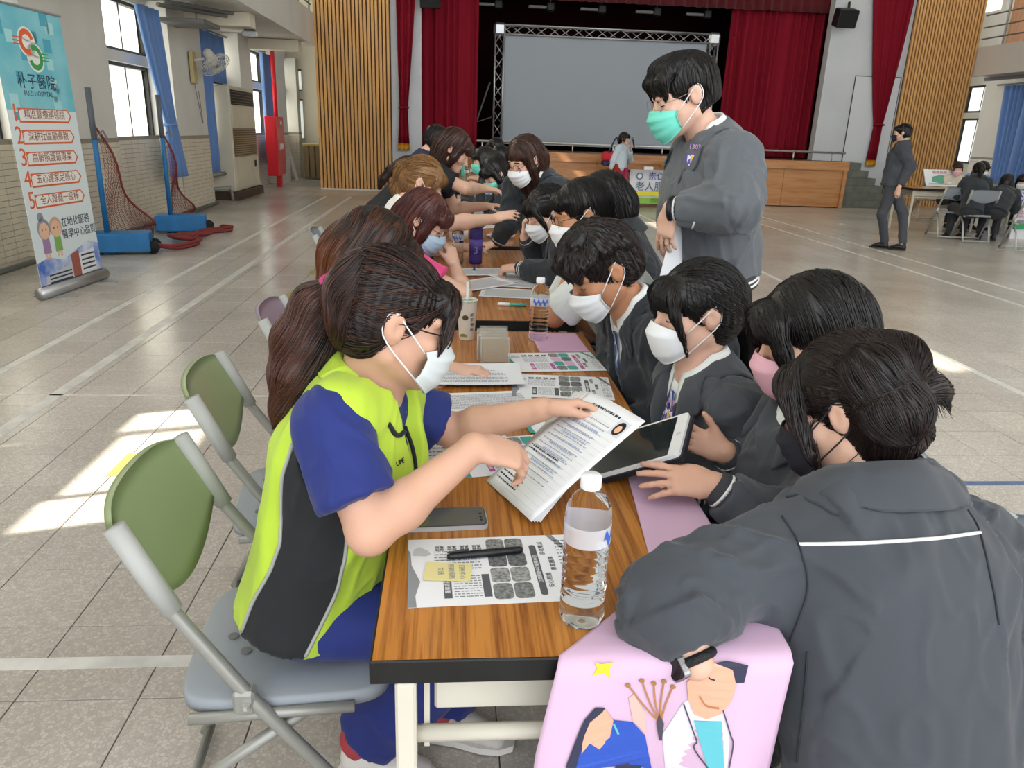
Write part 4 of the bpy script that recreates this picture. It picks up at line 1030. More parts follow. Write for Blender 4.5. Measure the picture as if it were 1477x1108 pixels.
def face_mask(H, parent, color, drop=0.0, pleats=True, scale=1.0, loops=True, lift=0.0):
    nu, nv = 30, 18; v = []; f = []
    cy = np.interp(np.linspace(0, 1, nv+1), [0, 0.22, 0.5, 0.8, 1], [0.107, 0.125, 0.119, 0.108, 0.088])
    cz = np.interp(np.linspace(0, 1, nv+1), [0, 0.22, 0.5, 0.8, 1], [-0.012, -0.038, -0.068, -0.102, -0.124])
    for side in (0, 1):
        for j in range(nv+1):
            t = j/nv
            for i in range(nu+1):
                u = -1+2*i/nu; a = u*1.3
                sz = -0.03-0.055*t; x = 0.0765*math.sin(a)*(1-0.12*max(0, t-0.75)*4*0.5); w = math.cos(a)**0.85 if math.cos(a) > 0 else 0
                y = 0.034+(cy[j]-0.034+0.004)*w; z = cz[j]+(sz-cz[j])*abs(u)**1.6-drop
                if pleats: y += 0.0028*abs((t*4.0) % 1-0.5)*2*w
                o = -0.0022 if side else 0.0
                v.append(H(x*(1+o*6)+0.0, y+o, z))
    row = nu+1; off = row*(nv+1)
    for j in range(nv):
        for i in range(nu):
            a = j*row+i; q = (a, a+1, a+row+1, a+row); f.append(q[::-1]); f.append(tuple(off+k for k in q))
    for j in range(nv):
        for i in (0, nu): a = j*row+i; f.append((a, a+row, off+a+row, off+a))
    for i in range(nu):
        for j in (0, nv): a = j*row+i; f.append((a, a+1, off+a+1, off+a))
    mk = mesh('face_mask', v, f, M_mask[color], parent, True)
    if loops:
        for sx in (-1, 1):
            b = MB(); ear = [(sx*0.0735, 0.056, -0.033-drop), (sx*0.082, 0.012, 0.004), (sx*0.085, -0.016, 0.026), (sx*0.084, -0.03, 0.008), (sx*0.081, -0.02, -0.026), (sx*0.0725, 0.053, -0.084-drop)]
            b.tube(spline([H(*p) for p in ear], 18), 0.0016, 5); b.build('ear_loop', M_mask['black' if color == 'black' else 'white'], mk, True)
    return mk
def glasses(H, parent, m, rr=0.022, drop=0.004, th=0.0015, y=0.098):
    g = MB()
    for sx in (-1, 1):
        g.tube([H(sx*(0.032)+rr*1.15*math.cos(a), y-0.5*abs(sx*0.032+rr*math.cos(a))**1.75+0.006, -drop+rr*0.95*math.sin(a)) for a in np.linspace(0, 2*PI, 20, endpoint=False)], th, 5, closed=True)
        g.tube(spline([H(sx*0.057, y-0.012, 0.0), H(sx*0.078, 0.05, 0.004), H(sx*0.083, 0.0, 0.008), H(sx*0.082, -0.02, -0.004)], 12), th, 5)
    g.tube([H(-0.008, y+0.006, 0.0), H(0, y+0.008, 0.002), H(0.008, y+0.006, 0.0)], th, 5)
    o = g.build('glasses', m, parent, True)
    return o
def hand_prims(F, w, d, n, right=True, curl=(0.5, 0.5, 0.55, 0.6), thumb=(0.5, 0.6), spread=0.12, k=1.0, pinch=0.0):
    """w wrist, d pointing to the knuckles, n out of the back of the hand"""
    d = nrm(d); n = nrm(np.asarray(n, float)-d*(np.asarray(n, float)@d)); l = np.cross(n, d)*(1 if right else -1)   # towards the thumb
    w = np.asarray(w, float)
    F.ecap(w-0.01*d*k, w+0.03*d*k, (0.026*k, 0.019*k), (0.034*k, 0.016*k), l, 0.012)
    F.ecap(w+0.03*d*k, w+0.082*d*k, (0.034*k, 0.0155*k), (0.037*k, 0.0125*k), l, 0.012)
    F.ell(w+(0.038*d+0.026*l-0.006*n)*k, (0.028*k, 0.016*k, 0.015*k), np.stack([nrm(d+0.4*l), np.cross(n, nrm(d+0.4*l)), n]), 0.012)
    tips = []
    for i, (off, ln, r) in enumerate(((0.027, 0.072, 0.0088), (0.009, 0.08, 0.0090), (-0.009, 0.074, 0.0086), (-0.026, 0.058, 0.0076))):
        p = w+(0.08*d+off*l+(0.003-0.004*abs(i-1.3))*n)*k; sd = nrm(d+l*spread*(1.4-i)*0.8); a = 0.0
        ax = np.cross(sd, n)
        for j, (fr, ca) in enumerate(((0.44, 0.8), (0.31, 1.0), (0.25, 0.7))):
            a += curl[i]*ca; dr = sd*math.cos(a)-n*math.sin(a); q = p+dr*ln*fr*k
            F.cone(p, q, r*k*(1-0.08*j), r*k*(1-0.08*(j+1)), 0.003); p = q
        tips.append(p)
    p = w+(0.022*d+0.024*l-0.006*n)*k
    t1 = nrm(d*math.cos(thumb[0])+l*math.sin(thumb[0])-0.35*n)
    q = p+t1*0.036*k; F.cone(p, q, 0.0125*k, 0.0115*k, 0.012)
    t2 = nrm(t1*math.cos(thumb[1])-(l*0.6+n*0.6)*math.sin(thumb[1])+d*0.25*thumb[1]); p2 = q+t2*0.032*k; F.cone(q, p2, 0.0108*k, 0.0098*k, 0.005)
    t3 = nrm(t2*0.9+d*0.2-l*0.15*thumb[1]); p3 = p2+t3*0.024*k; F.cone(p2, p3, 0.0098*k, 0.0078*k, 0.004)
    return tips, p3
def arm_prims(F, sh, el, wr, k=1.0, r=(0.047, 0.041, 0.036, 0.040, 0.026)):
    F.cone(sh, el, r[0]*k, r[2]*k, 0.02)
    m = np.asarray(el)+(np.asarray(wr)-el)*0.3
    F.cone(el, m, r[2]*k, r[3]*k, 0.02); F.cone(m, wr, r[3]*k, r[4]*k, 0.02)
def collar(parent, neck, up, front, m, r=0.062, stand=0.035, flap=0.05, point=0.03, open_=0.5, name='collar', spreadr=0.05, t=0.004, rs=1.0, surf=None):
    """shirt / jacket collar: stand rises round the neck, then folds over"""
    up = nrm(up); front = nrm(np.asarray(front, float)-up*(np.asarray(front, float)@up)); side = np.cross(front, up); n = 40
    th = np.linspace(open_, 2*PI-open_, n); v = []; f = []
    for a in th:
        ds = math.cos(a)*front+math.sin(a)*side; e = max(0, math.cos(a))     # e: towards the front
        rad = ds*1.0
        rr = r*(1+0.10*abs(math.sin(a)))*rs; low = -0.035*e
        p0 = neck+rad*rr+up*(low); p1 = neck+rad*rr*0.96+up*(stand*(1-0.45*e)+low)
        p2 = neck+rad*(rr*0.96+0.010)+up*(stand*(1-0.45*e)+low+0.003)
        p3 = neck+rad*(rr+spreadr*(0.8+0.35*e))+up*(stand*(1-0.45*e)+low-flap-point*e**3)+front*0.01*e
        q1 = p2+(p3-p2)*0.33+rad*0.004; q2 = p2+(p3-p2)*0.66+rad*0.003
        if surf is not None:      # lie on the cloth below, never inside it
            fix = []
            for p, o_ in ((q1, t+0.002), (q2, t+0.001), (p3, t)):
                c, nn_, _, _ = surf.t.find_nearest(Vector(p)); c = np.array(c); nn_ = np.array(nn_)
                fix.append(c+nn_*o_ if (p-c)@nn_ < o_ else p)
            q1, q2, p3 = fix
        p4 = p3-up*t; p5 = neck+rad*(rr+0.004)+up*(low+stand*0.5)
        v += [p0, p1, p2, q1, q2, p3, p4, p5]
    K = 8
    for j in range(n-1):
        for i in range(K): a = j*K+i; b = j*K+(i+1) % K; f.append((a, b, b+K, a+K))
    f.append(tuple(range(K))[::-1]); f.append(tuple((n-1)*K+i for i in range(K)))
    return mesh(name, v, f, m, parent, True)
def ring_band(parent, a, b, r0, r1, m, name, n=20, t=0.003):
    v, f = tube_geo([a, np.asarray(a)+(np.asarray(b)-a)*0.5, b], [r0+t, (r0+r1)/2+t, r1+t], n); return mesh(name, v, f, m, parent, True)
def strands(F, H, parent, m, seeds, flow, n, steps=10, step=0.011, r=0.0012, lift=0.0015, seed=0, name='hair_strands', ln=(0.6, 1.0), free=0.0, region=None, tfn=None):
    """fibres running over the hair surface along flow(local points)"""
    rg = np.random.default_rng(seed); P = seeds[rg.integers(0, len(seeds), n*4)]
    if region is not None: P = P[region(H.loc(P))]
    P = P[:n]; n = len(P)
    if n == 0: return None
    P = F.snap(P, lift); lf = rg.uniform(0.3, 1.7, n)*lift; L = rg.uniform(ln[0], ln[1], n)[:, None]*step; path = [P]; jit = rg.normal(0, 0.10, (n, 3))
    for k in range(steps):
        q = H.loc(P); d = flow(q)@H.R+jit*0.6
        g = F.grad(P); d = d-g*(d*g).sum(1)[:, None]*(1.0-free*(k/steps)); d /= np.linalg.norm(d, axis=1)[:, None]+1e-9
        P = P+d*L
        s_ = F.sample(P); pull = np.where(np.abs(s_) < 0.02, 1.0, 0.0)*(1-free*(k/steps)**2)
        P = P-F.grad(P)*((s_-lf)*pull)[:, None]
        path.append(P)
    path = np.stack(path, 1); m_ = steps+1                       # n, m, 3
    T = np.gradient(path, axis=1); T /= np.linalg.norm(T, axis=2)[..., None]+1e-9
    ref = np.broadcast_to(H.f+0.3*H.r, T.shape); U = np.cross(T, ref); U /= np.linalg.norm(U, axis=2)[..., None]+1e-9; W = np.cross(T, U)
    rad = r*rg.uniform(0.6, 1.3, n)[:, None]*np.interp(np.linspace(0, 1, m_), [0, 0.1, 0.6, 1], [0.4, 1, 0.9, 0.15])[None]
    v = np.stack([path+rad[..., None]*(math.cos(a)*U+math.sin(a)*W) for a in (0, 2.094, 4.189)], 2).reshape(-1, 3)
    base = (np.arange(n)[:, None]*m_+np.arange(m_-1)[None]).ravel()*3
    q = np.concatenate([np.stack([base+j, base+(j+1) % 3, base+3+(j+1) % 3, base+3+j], 1) for j in range(3)])
    o = mesh(name, v, q, m, parent, True)
    at = o.data.attributes.new('tint', 'FLOAT', 'POINT'); tn = np.clip(rg.beta(1.4, 2.6, n)+(tfn(H.loc(path[:, 0])) if tfn else 0), 0, 1)
    at.data.foreach_set('value', np.repeat(tn, m_*3).astype(np.float32))
    return o
def set_tint(o, fn):
    co = np.zeros(len(o.data.vertices)*3, np.float32); o.data.vertices.foreach_get('co', co); co = co.reshape(-1, 3)
    at = o.data.attributes.new('tint', 'FLOAT', 'POINT'); at.data.foreach_set('value', fn(co).astype(np.float32))
def hair_cap(F, H, thick=1.0, nape=1.0):
    """hair on the skull, cut back from the face"""
    k = H.k; R = H.R
    F.ell(H(0, -0.02, 0.038), np.array([0.083, 0.100, 0.086])*k*thick, R, 0.012)
    F.ell(H(0, -0.045, -0.01), np.array([0.080, 0.07, 0.085*nape])*k*thick, R, 0.02)
    # face opening
    F.ell(H(0, 0.125, -0.06), np.array([0.074, 0.085, 0.105])*k, R, 0.008, 's')
    F.ell(H(0, 0.05, -0.11), np.array([0.1, 0.065, 0.075])*k, R, 0.008, 's')
def verts_of(F): return F.net()[0]
from mathutils.bvhtree import BVHTree
class Surf:
    """finished cloth surface to lay trims on"""
    def __init__(s, o, F):
        me = o.data; s.F = F; s.h = F.h
        s.t = BVHTree.FromPolygons([v.co for v in me.vertices], [tuple(p.vertices) for p in me.polygons])
    def snap(s, P, off=0.0, it=6):
        out = []
        for p in np.asarray(P, float):
            c, n, i, d = s.t.find_nearest(Vector(p)); out.append(np.array(c)+np.array(n)*off)
        return np.array(out)
    def cast(s, P, d, off=0.0):
        out = []
        for p in P:
            c, n, i, q = s.t.ray_cast(Vector(p), Vector(d))
            if c is not None: out.append(np.array(c)+np.array(n)*off)
        return np.array(out)
    def grad(s, P): return np.array([np.array(s.t.find_nearest(Vector(p))[1]) for p in P])
def torso_frame(S):
    side = nrm(S['sh'][1]-S['sh'][0]); up = nrm(S['neck']-S['pelvis']); side = nrm(side-up*(side@up)); return side, up, np.cross(up, side)
def torso_prims(F, S, g=1.0, hem=0.0, bulk=0.0, flat=True, depth=1.0, waist=1.0):
    """trunk of a garment: hem, waist, chest, shoulder line; bulk in metres"""
    side, up, fr = torso_frame(S); pe = np.asarray(S['pelvis']); nk = np.asarray(S['neck']); ch = S.get('chest', pe+(nk-pe)*0.66); L = S['sh'][0]; R = S['sh'][1]
    sc = np.linalg.norm(R-L)/0.34*g; b = bulk
    def r(x, y): return (x*sc+b, y*g*depth+b)
    low = pe-up*hem; mid = pe+(ch-pe)*0.45
    F.ecap(low, mid, r(0.155, 0.118), r(0.142*waist, 0.108), side, 0.03, flat=False)
    F.ecap(mid, ch, r(0.142*waist, 0.108), r(0.152, 0.112), side, 0.04)
    top = nk+(ch-nk)*0.28
    F.ecap(ch, top, r(0.152, 0.112), r(0.115, 0.075), side, 0.05)
    F.cone(L+(R-L)*0.06, R+(L-R)*0.06, 0.055*g+b*0.7, 0.055*g+b*0.7, 0.05)
    for q in (L, R): F.cone(nk-up*0.05-fr*0.012, q+(nk-q)*0.2-up*0.008, 0.05*g+b*0.4, 0.05*g+b*0.6, 0.04)
    if flat: F.plane(low, -up, lo=low-0.3-b, hi=low+0.3+b) if False else None
def leg_prims(F, S, r=(0.088, 0.066, 0.056, 0.05), k=0.03, upto=1.0):
    for hip, kn, an in S['legs']:
        F.cone(hip, kn, r[0], r[1], k); F.cone(kn, kn+(an-kn)*upto, r[2]*1.08, r[3], k)
def shoe(parent, an, toe, m, k=1.0, h=0.008, sole=None):
    """shoe: rounded upper on a flat sole"""
    d = nrm(np.array([toe[0], toe[1], 0.0])); sd = np.array([d[1], -d[0], 0]); z0 = an[2]-0.075*k; heel = np.array([an[0], an[1], 0])-d*0.055*k; tip = heel+d*0.25*k
    F = Field(np.minimum(heel, tip)+[-0.06, -0.06, z0-0.01], np.maximum(heel, tip)+[0.06, 0.06, z0+0.15], h)
    F.ecap(heel+d*0.03+[0, 0, z0+0.03], heel+d*0.12*k+[0, 0, z0+0.04], (0.034*k, 0.032*k), (0.04*k, 0.036*k), sd, 0.02)
    F.ecap(heel+d*0.12*k+[0, 0, z0+0.04], tip-d*0.04*k+[0, 0, z0+0.022], (0.04*k, 0.036*k), (0.038*k, 0.02*k), sd, 0.02)
    F.cone(heel+d*0.045*k+[0, 0, z0+0.04], heel+d*0.045*k+[0, 0, z0+0.1], 0.036*k, 0.034*k, 0.02)
    o = field_obj('shoe', F, m, parent)
    pts = [(0.0, 0.032), (0.04, 0.036), (0.1, 0.034), (0.17, 0.042), (0.22, 0.036), (0.252, 0.014)]
    P = [heel+d*a*k+sd*b*k for a, b in pts]+[heel+d*a*k-sd*b*k for a, b in pts[::-1]]
    n = len(P); v = [p+[0, 0, z0-0.004] for p in P]+[p+[0, 0, z0+0.014] for p in P]
    mesh('sole', v, [tuple(range(n))[::-1], tuple(range(n, 2*n))]+[(j, (j+1) % n, n+(j+1) % n, n+j) for j in range(n)], sole or M_shoe, o)
    return o
def make_person(S):
    """S: label, skin, joints (neck, pelvis, sh, el, wr, hands, legs), head H, detail h"""
    h = S['h']; H = S['H']; J = [S['neck'], S['pelvis'], *S['sh'], *S['el'], *S['wr'], H.c+H.u*0.13, H.c-H.u*0.13, H.c+H.f*0.13, H.c-H.f*0.13, H.c+H.r*0.1, H.c-H.r*0.1]
    for w, hd in zip(S['wr'], S['hands']):
        if hd: J += [w+nrm(hd['d'])*0.19, w+0.05, w-0.05]
    for l in S['legs']: J += list(l)
    J = np.array(J); lo = J.min(0)-0.1; hi = J.max(0)+0.1
    F = Field(lo, hi, h); k = S.get('k', 1.0)
    root_z = 0.0
    head_prims(F, H, S['neck'], S.get('neck_r', 0.05))
    side, up, fr = torso_frame(S)
    F.cone(S['neck'], S['pelvis']+(S['neck']-S['pelvis'])*0.6, 0.06, 0.075, 0.04)
    F.ecap(S['pelvis'], S['pelvis']+(S['neck']-S['pelvis'])*0.75, (0.11, 0.075), (0.115, 0.07), side, 0.03)
    F.cone(S['sh'][0], S['sh'][1], 0.045, 0.045, 0.03)
    for i in (0, 1):
        arm_prims(F, S['sh'][i], S['el'][i], S['wr'][i], S.get('arm_k', 1.0))
        if S['hands'][i]:
            hd = S['hands'][i]; hand_prims(F, S['wr'][i], hd['d'], hd['n'], i == 1, hd.get('curl', (0.35, 0.4, 0.45, 0.5)), hd.get('thumb', (0.5, 0.3)), hd.get('spread', 0.1), hd.get('k', 0.95))
    for hip, kn, an in S['legs']:
        F.cone(S['pelvis'], hip, 0.07, 0.07, 0.03); F.cone(hip, kn, 0.065, 0.048, 0.03); F.cone(kn, an, 0.048, 0.034, 0.03)
    body = field_obj('person', F, SKIN[S.get('skin', 'fair')])
    tag(body, S['label'], 'person', S.get('group'))
    S['F'] = F; S['body'] = body
    if h < 0.0085: eyes(H, body, F, S.get('eye', 0.3))
    return body
def garment(S, name, m, sleeve=1.0, bulk=0.012, h=0.008, hem=0.02, rs=(0.062, 0.055, 0.05, 0.042), folds=0.006, neck_r=0.056, vneck=0.0, depth=1.0, waist=1.0, vest=False, flat_hem=True, seed=0, cut=None):
    """shirt or jacket; sleeve 1 = to the wrist, 0.5 = to the elbow, 0 = none"""
    side, up, fr = torso_frame(S); J = [S['neck'], S['pelvis']-up*hem, *S['sh']]
    ends = []
    for i in (0, 1):
        a, e, w = S['sh'][i], S['el'][i], S['wr'][i]
        if sleeve > 0.5: ends.append((a, e, e+(w-e)*((sleeve-0.5)*2)))
        elif sleeve > 0: ends.append((a, a+(e-a)*sleeve*2, None))
        else: ends.append(None)
    for q in ends:
        if q: J += [x for x in q if x is not None]
    J = np.array(J); F = Field(J.min(0)-0.24, J.max(0)+0.2, h)
    T = Field(J.min(0)-0.24, J.max(0)+0.2, h); torso_prims(T, S, 1.0, hem, bulk, depth=depth, waist=waist)
    if flat_hem: T.plane(S['pelvis']-up*hem, -up)
    segs = [(S['pelvis'], S['neck'], folds*0.8, 5.0, 1.6)]
    for q in ends:
        if not q: continue
        a, e, w = q
        if w is not None:
            F.cone(a, e, rs[0]+bulk*0.5, rs[1]+bulk*0.5, 0.035)
            F.ecap(e, w, (rs[1]+bulk*0.5, rs[1]+bulk*0.5), (rs[3]+bulk*0.3, rs[3]+bulk*0.3), np.cross(nrm(w-e), [0.1, 0.2, 0.9]), 0.03)
            F.plane(w, nrm(w-e), lo=w-0.075, hi=w+0.075)
            segs += [(a, e, folds, 11.0, 0.9), (e, w, folds*0.6, 11.0, 0.9)]
        else:
            F.ecap(a, e, (rs[0]+bulk*0.5,)*2, (rs[1]+bulk*0.9,)*2, np.cross(nrm(e-a), [0.1, 0.2, 0.9]), 0.03)
            F.plane(e, nrm(e-a), lo=e-0.085, hi=e+0.085)
            segs.append((a, e, folds*0.8, 9.0, 0.8))
    kk = np.float32(0.035); tt = np.clip(0.5+0.5*(F.d-T.d)/kk, 0, 1); F.d = F.d+(T.d-F.d)*tt-kk*tt*(1-tt)      # sleeves and trunk flow together
    # neck opening
    nk = S['neck']; nd = nrm(S['H'](0, -0.02, -0.05)-nk)
    F.cone(nk+nd*0.012-up*0.0, nk+nd*0.12, neck_r, neck_r*1.1, 0.01, 's')
    if vneck: F.cone(nk+fr*0.07+up*0.04, nk+fr*0.15-up*vneck, 0.058, 0.016, 0.01, 's')
    if cut: cut(F)
    o = field_obj(name, F, m, S['body'], segs, seed)
    S['G'] = Surf(o, F)
    return o
def trousers(S, m, h=0.009, r=(0.092, 0.07, 0.062, 0.058), upto=0.97, name='trousers', folds=0.007, hip=0.0):
    J = [S['pelvis']]+[p for l in S['legs'] for p in l]; J = np.array(J); F = Field(J.min(0)-0.2, J.max(0)+0.2, h)
    side, up, fr = torso_frame(S)
    F.ecap(S['pelvis']-up*0.03, S['pelvis']+up*0.05, (0.15+hip, 0.115), (0.145+hip, 0.11), side, 0.04)
    leg_prims(F, S, r, upto=upto)
    segs = [(S['pelvis']-side*0.1, S['pelvis']+side*0.1, folds, 6, 1)]
    for hp, kn, an in S['legs']:
        e = kn+(an-kn)*upto; F.plane(e, nrm(an-kn), lo=e-0.08, hi=e+0.08)
        segs += [(hp, kn, folds, 8, 1), (kn, an, folds, 9, 0.9)]
    return field_obj(name, F, m, S['body'], segs, 3)
def cuffs(S, parent, which=(0, 1), r=0.036, ln=0.055, frm=0.0):
    """ribbed jacket cuffs with two white rings"""
    for i in which:
        e, w = S['el'][i], S['wr'][i]; d = nrm(w-e); a = w-d*(ln-frm)
        c = MB(); n = 40; prof = [(0, r+0.008), (0.012, r+0.003), (ln, r-0.003), (ln+0.002, r-0.008)]
        u = nrm(np.cross(d, [0.1, 0.3, 0.9])); q = np.cross(d, u); v = []; f = []
        for t, rr in prof:
            for j in range(n):
                an_ = 2*PI*j/n; x = rr+(0.0012 if j % 2 else 0); v.append(a+d*t+x*(math.cos(an_)*u+math.sin(an_)*q))
        for k_ in range(len(prof)-1):
            for j in range(n): f.append((k_*n+j, k_*n+(j+1) % n, (k_+1)*n+(j+1) % n, (k_+1)*n+j))
        o = mesh('cuff', v, f, M_rib, parent, True)
        for t in (0.018, 0.032):
            rr = r+0.0035-0.006*t/ln; v2, f2 = tube_geo([a+d*t, a+d*(t+0.006)], [rr+0.0012]*2, n); mesh('cuff_stripe', v2, f2, M_piping, o, True)
def piping(S, parent, pts, r=0.0026, m=None, n=30, name='piping', off=0.0025):
    P = spline(S['G'].snap(spline(pts, n), off, 10), n*3); return MB().tube(P, r, 6).build(name, m or M_piping, parent, True)
def seam(S, parent, px, r=0.0026, m=None, n=60, name='piping', off=0.0012, flat=None):
    """trim along a line of points seen in the photograph, laid on the cloth"""
    P = []
    for q in spline(np.array([(a, b, 0) for a, b in px], float), n):
        d = ray(q[0], q[1]); c, nn, i, t = S['G'].t.ray_cast(Vector(CC), Vector(nrm(d)))
        if c is not None and (not P or np.linalg.norm(np.array(c)-P[-1]) < 0.05): P.append(np.array(c)+np.array(nn)*off)
    if len(P) < 3: return None
    P = np.array(P); P[1:-1] = (P[:-2]+2*P[1:-1]+P[2:])/4
    return MB().tube(P, r, 6, flat=flat).build(name, m or M_piping, parent, True)
def necktie(S, m, ln=0.3, w=0.03, top=None, out=0.0):
    side, up, fr = torso_frame(S); a = (top if top is not None else S['neck']+fr*0.075-up*0.02)
    P = [a-up*ln*t+fr*0.03*math.sin(t*1.5) for t in np.linspace(0, 1, 8)]; P = S['G'].snap(np.array(P), 0.006+out, 10) if 'G' in S else np.array(P)
    v = []; f = []
    W = [0.016, 0.012, 0.016, 0.02, 0.024, 0.028, 0.03, 0.012]
    for p, q in zip(P, W):
        v += [p-side*q*w/0.03, p+fr*0.004, p+side*q*w/0.03, p-fr*0.003]
    for j in range(7):
        for i in range(4): a_, b_ = j*4+i, j*4+(i+1) % 4; f.append((a_, b_, b_+4, a_+4))
    f += [(3, 2, 1, 0), (28, 29, 30, 31)]
    return mesh('necktie', v, f, m, S['body'])
def hair_obj(S, F, style, m, flow, n=900, steps=10, step=0.011, r=0.0012, region=None, free=0.0, smooth_it=1, tint=0.25, ln=(0.6, 1.0), lift=0.0015, wave=0.0015, tfn=None):
    H = S['H']; v, q = F.net(); v = relax(v, q, smooth_it, 0.5)
    nn = vnormals(v, q)
    # shallow locks along the hair
    l = H.loc(v); a = np.arctan2(l[:, 0], -l[:, 1]+0.02)
    v2 = v+nn*(wave*np.sin(a*38+2*vnoise(l*30)))[:, None]
    o = mesh('hair', v2, q, m, S['body'], True)
    set_tint(o, lambda c: np.clip(tint+(tfn(H.loc(c)) if tfn else 0)+0.25*vnoise(H.loc(c)*[60, 60, 8]), 0, 1))
    if n: strands(F, H, o, m, v, flow, n, steps, step, r, lift, seed=int(abs(H.c[0])*1000) % 97, region=region, free=free, ln=ln, tfn=tfn)
    return o
def hfield(H, h, lo=(-0.14, -0.2, -0.2), hi=(0.14, 0.16, 0.16)):
    c = np.array([H(x, y, z) for x in (lo[0], hi[0]) for y in (lo[1], hi[1]) for z in (lo[2], hi[2])]); return Field(c.min(0), c.max(0), h)
# ================================================================== the woman in the neon vest
def legs2(pe, side, fr, knees, ankles): return [(pe-side*0.085, knees[0], ankles[0]), (pe+side*0.085, knees[1], ankles[1])]
def woman_in_vest():
    ear = aty(572, 472, 1.29); f = nrm(V(0.93, 0.22, -0.28)); H = Head((0, 0, 0), f, (0.1, 0.03, 1)); H.c = ear-H.r*0.078+H.f*0.006; H.k = 1.02
    pe = V(-0.272, 1.38, 0.555); nk = aty(533, 560, 1.40)
    S = dict(h=0.0042, H=H, neck=nk, pelvis=pe, sh=(aty(565, 578, 1.55), aty(476, 612, 1.235)), el=(aty(652, 622, 1.58), aty(533, 768, 1.135)), wr=(aty(784, 590, 1.50), aty(686, 645, 1.245)),
             hands=(dict(d=V(0.9, -0.05, 0.18), n=V(-0.2, 0.45, 0.85), curl=(0.5, 0.55, 0.6, 0.6), thumb=(0.12, 0.15), k=0.9), dict(d=V(0.80, 0.1, -0.22), n=V(0.3, -0.35, 0.9), curl=(0.7, 0.75, 0.8, 0.85), thumb=(0.4, 0.3), spread=0.05)),
             label='woman in neon yellow-green vest and navy scrubs sorting papers at the table', skin='warm', arm_k=1.0, legs=[(V(-0.28, 1.46, 0.52), V(0.1, 1.5, 0.50), V(-0.02, 1.52, 0.10)), (V(-0.28, 1.30, 0.52), V(0.09, 1.33, 0.47), V(-0.2, 1.42, 0.10))])
    b = make_person(S)
    # scrubs
    garment(S, 'scrub_shirt', M_navy, sleeve=0.36, bulk=0.0, h=0.006, hem=0.0, rs=(0.066, 0.07, 0, 0), folds=0.009, depth=0.95, flat_hem=False)
    # vest: light body, black side panel
    side, up, fr = torso_frame(S)
    M_vest = mat('vest_neon', '#b3d03f', rough=0.65, spec=0.3, sheen=0.1, bump=(40, 0.1)); M_vblack = mat('vest_black', '#1b1d20', rough=0.75, sheen=0.1)
    def cut(F):
        for i in (0, 1): F.cone(S['sh'][i]+(S['el'][i]-S['sh'][i])*0.2-up*0.02, S['el'][i], 0.076, 0.09, 0.012, 's')
        F.cone(S['neck']+fr*0.07+up*0.05, S['neck']+fr*0.16-up*0.2, 0.055, 0.012, 0.01, 's')
    vest = garment(S, 'vest', [M_vest, M_vblack], sleeve=0, bulk=0.023, h=0.005, hem=0.075, folds=0.010, neck_r=0.062, depth=1.02, cut=cut, seed=4)
    me = vest.data; n = len(me.polygons); cen = np.zeros(n*3, np.float32); me.polygons.foreach_get('center', cen); cen = cen.reshape(-1, 3)
    def tl(P):
        x = P-S['pelvis']; return x@side, x@fr, x@up
    def bounds(z):      # black panel between back and front edge, as seen on the near side
        bk = np.interp(z, [-0.1, 0.0, 0.08, 0.14, 0.2, 0.27, 0.34], [-0.07, -0.06, -0.04, -0.034, -0.05, -0.06, -0.06]); ft = np.interp(z, [-0.1, 0.0, 0.08, 0.14, 0.2, 0.27, 0.34], [0.06, 0.075, 0.085, 0.085, 0.075, 0.07, 0.07])
        return bk, ft
    s_, f_, u_ = tl(cen); bk, ft = bounds(u_)
    idx = ((np.abs(s_) > 0.05) & (f_ > bk) & (f_ < ft) & (u_ < 0.34)).astype(np.int32); me.polygons.foreach_set('material_index', idx)
    zs = np.linspace(-0.065, 0.33, 22); M_refl = mat('reflective_piping', '#9fa19b', rough=0.4)
    for e in (0, 1):
        P = S['G'].cast([S['pelvis']+side*0.5+fr*bounds(z)[e]+up*z for z in zs], -side, 0.001); MB().tube(spline(P, 50), 0.0038, 6).build('piping', M_refl, vest, True)
    # black edging round the neck and zip
    seam(S, vest, [(489, 503), (506, 522), (530, 550), (548, 585), (560, 612)], 0.0055, M_vblack, name='edging'); seam(S, vest, [(560, 612), (572, 628), (584, 622)], 0.005, M_vblack, name='edging')
    seam(S, vest, [(584, 615), (596, 650), (601, 690), (600, 730)], 0.004, M_vblack, name='zip')
    collar(vest, S['neck']+up*0.012-fr*0.008, up*0.9+fr*0.25, fr, M_vest, r=0.066, stand=0.028, flap=0.045, point=0.03, open_=0.75, spreadr=0.03, surf=S['G'])
    collar(b, S['neck']+up*0.01, up*0.9+fr*0.25, fr, mat('undershirt', '#e4d9cc', rough=0.8), r=0.056, stand=0.02, flap=0.02, point=0.03, open_=0.6, spreadr=0.012, name='shirt_collar')
    trousers(S, M_navy, h=0.008, r=(0.086, 0.082, 0.075, 0.085), upto=0.93, hip=-0.025)
    M_sneak = mat('grey_sneaker', '#cfcac4', rough=0.6); M_sock = mat('red_sock', '#b8474f', rough=0.9, bump=(300, 0.3))
    for (hp, kn, an) in S['legs']:
        shoe(b, an+V(-0.0, 0, -0.02), V(0.9, -0.25, 0), M_sneak, 0.95, 0.006, mat('white_sole', '#dcd8d2', rough=0.6))
        d = nrm(an-kn); MB().tube([an-d*0.09, an-d*0.03, an+d*0.03], [0.042, 0.04, 0.043], 16).build('sock', M_sock, b, True)
    face_mask(H, b, 'grey', drop=0.002); glasses(H, b, mat('frame_brown', '#2a1a16', rough=0.3), 0.023, 0.004, 0.0016)
    # hair: swept back into a ponytail
    F = hfield(H, 0.0045, (-0.14, -0.26, -0.34), (0.14, 0.18, 0.17))
    F = Field(np.minimum(F.lo, aty(385, 620, 1.42)-0.06), F.lo+F.h*F.n, 0.0045)
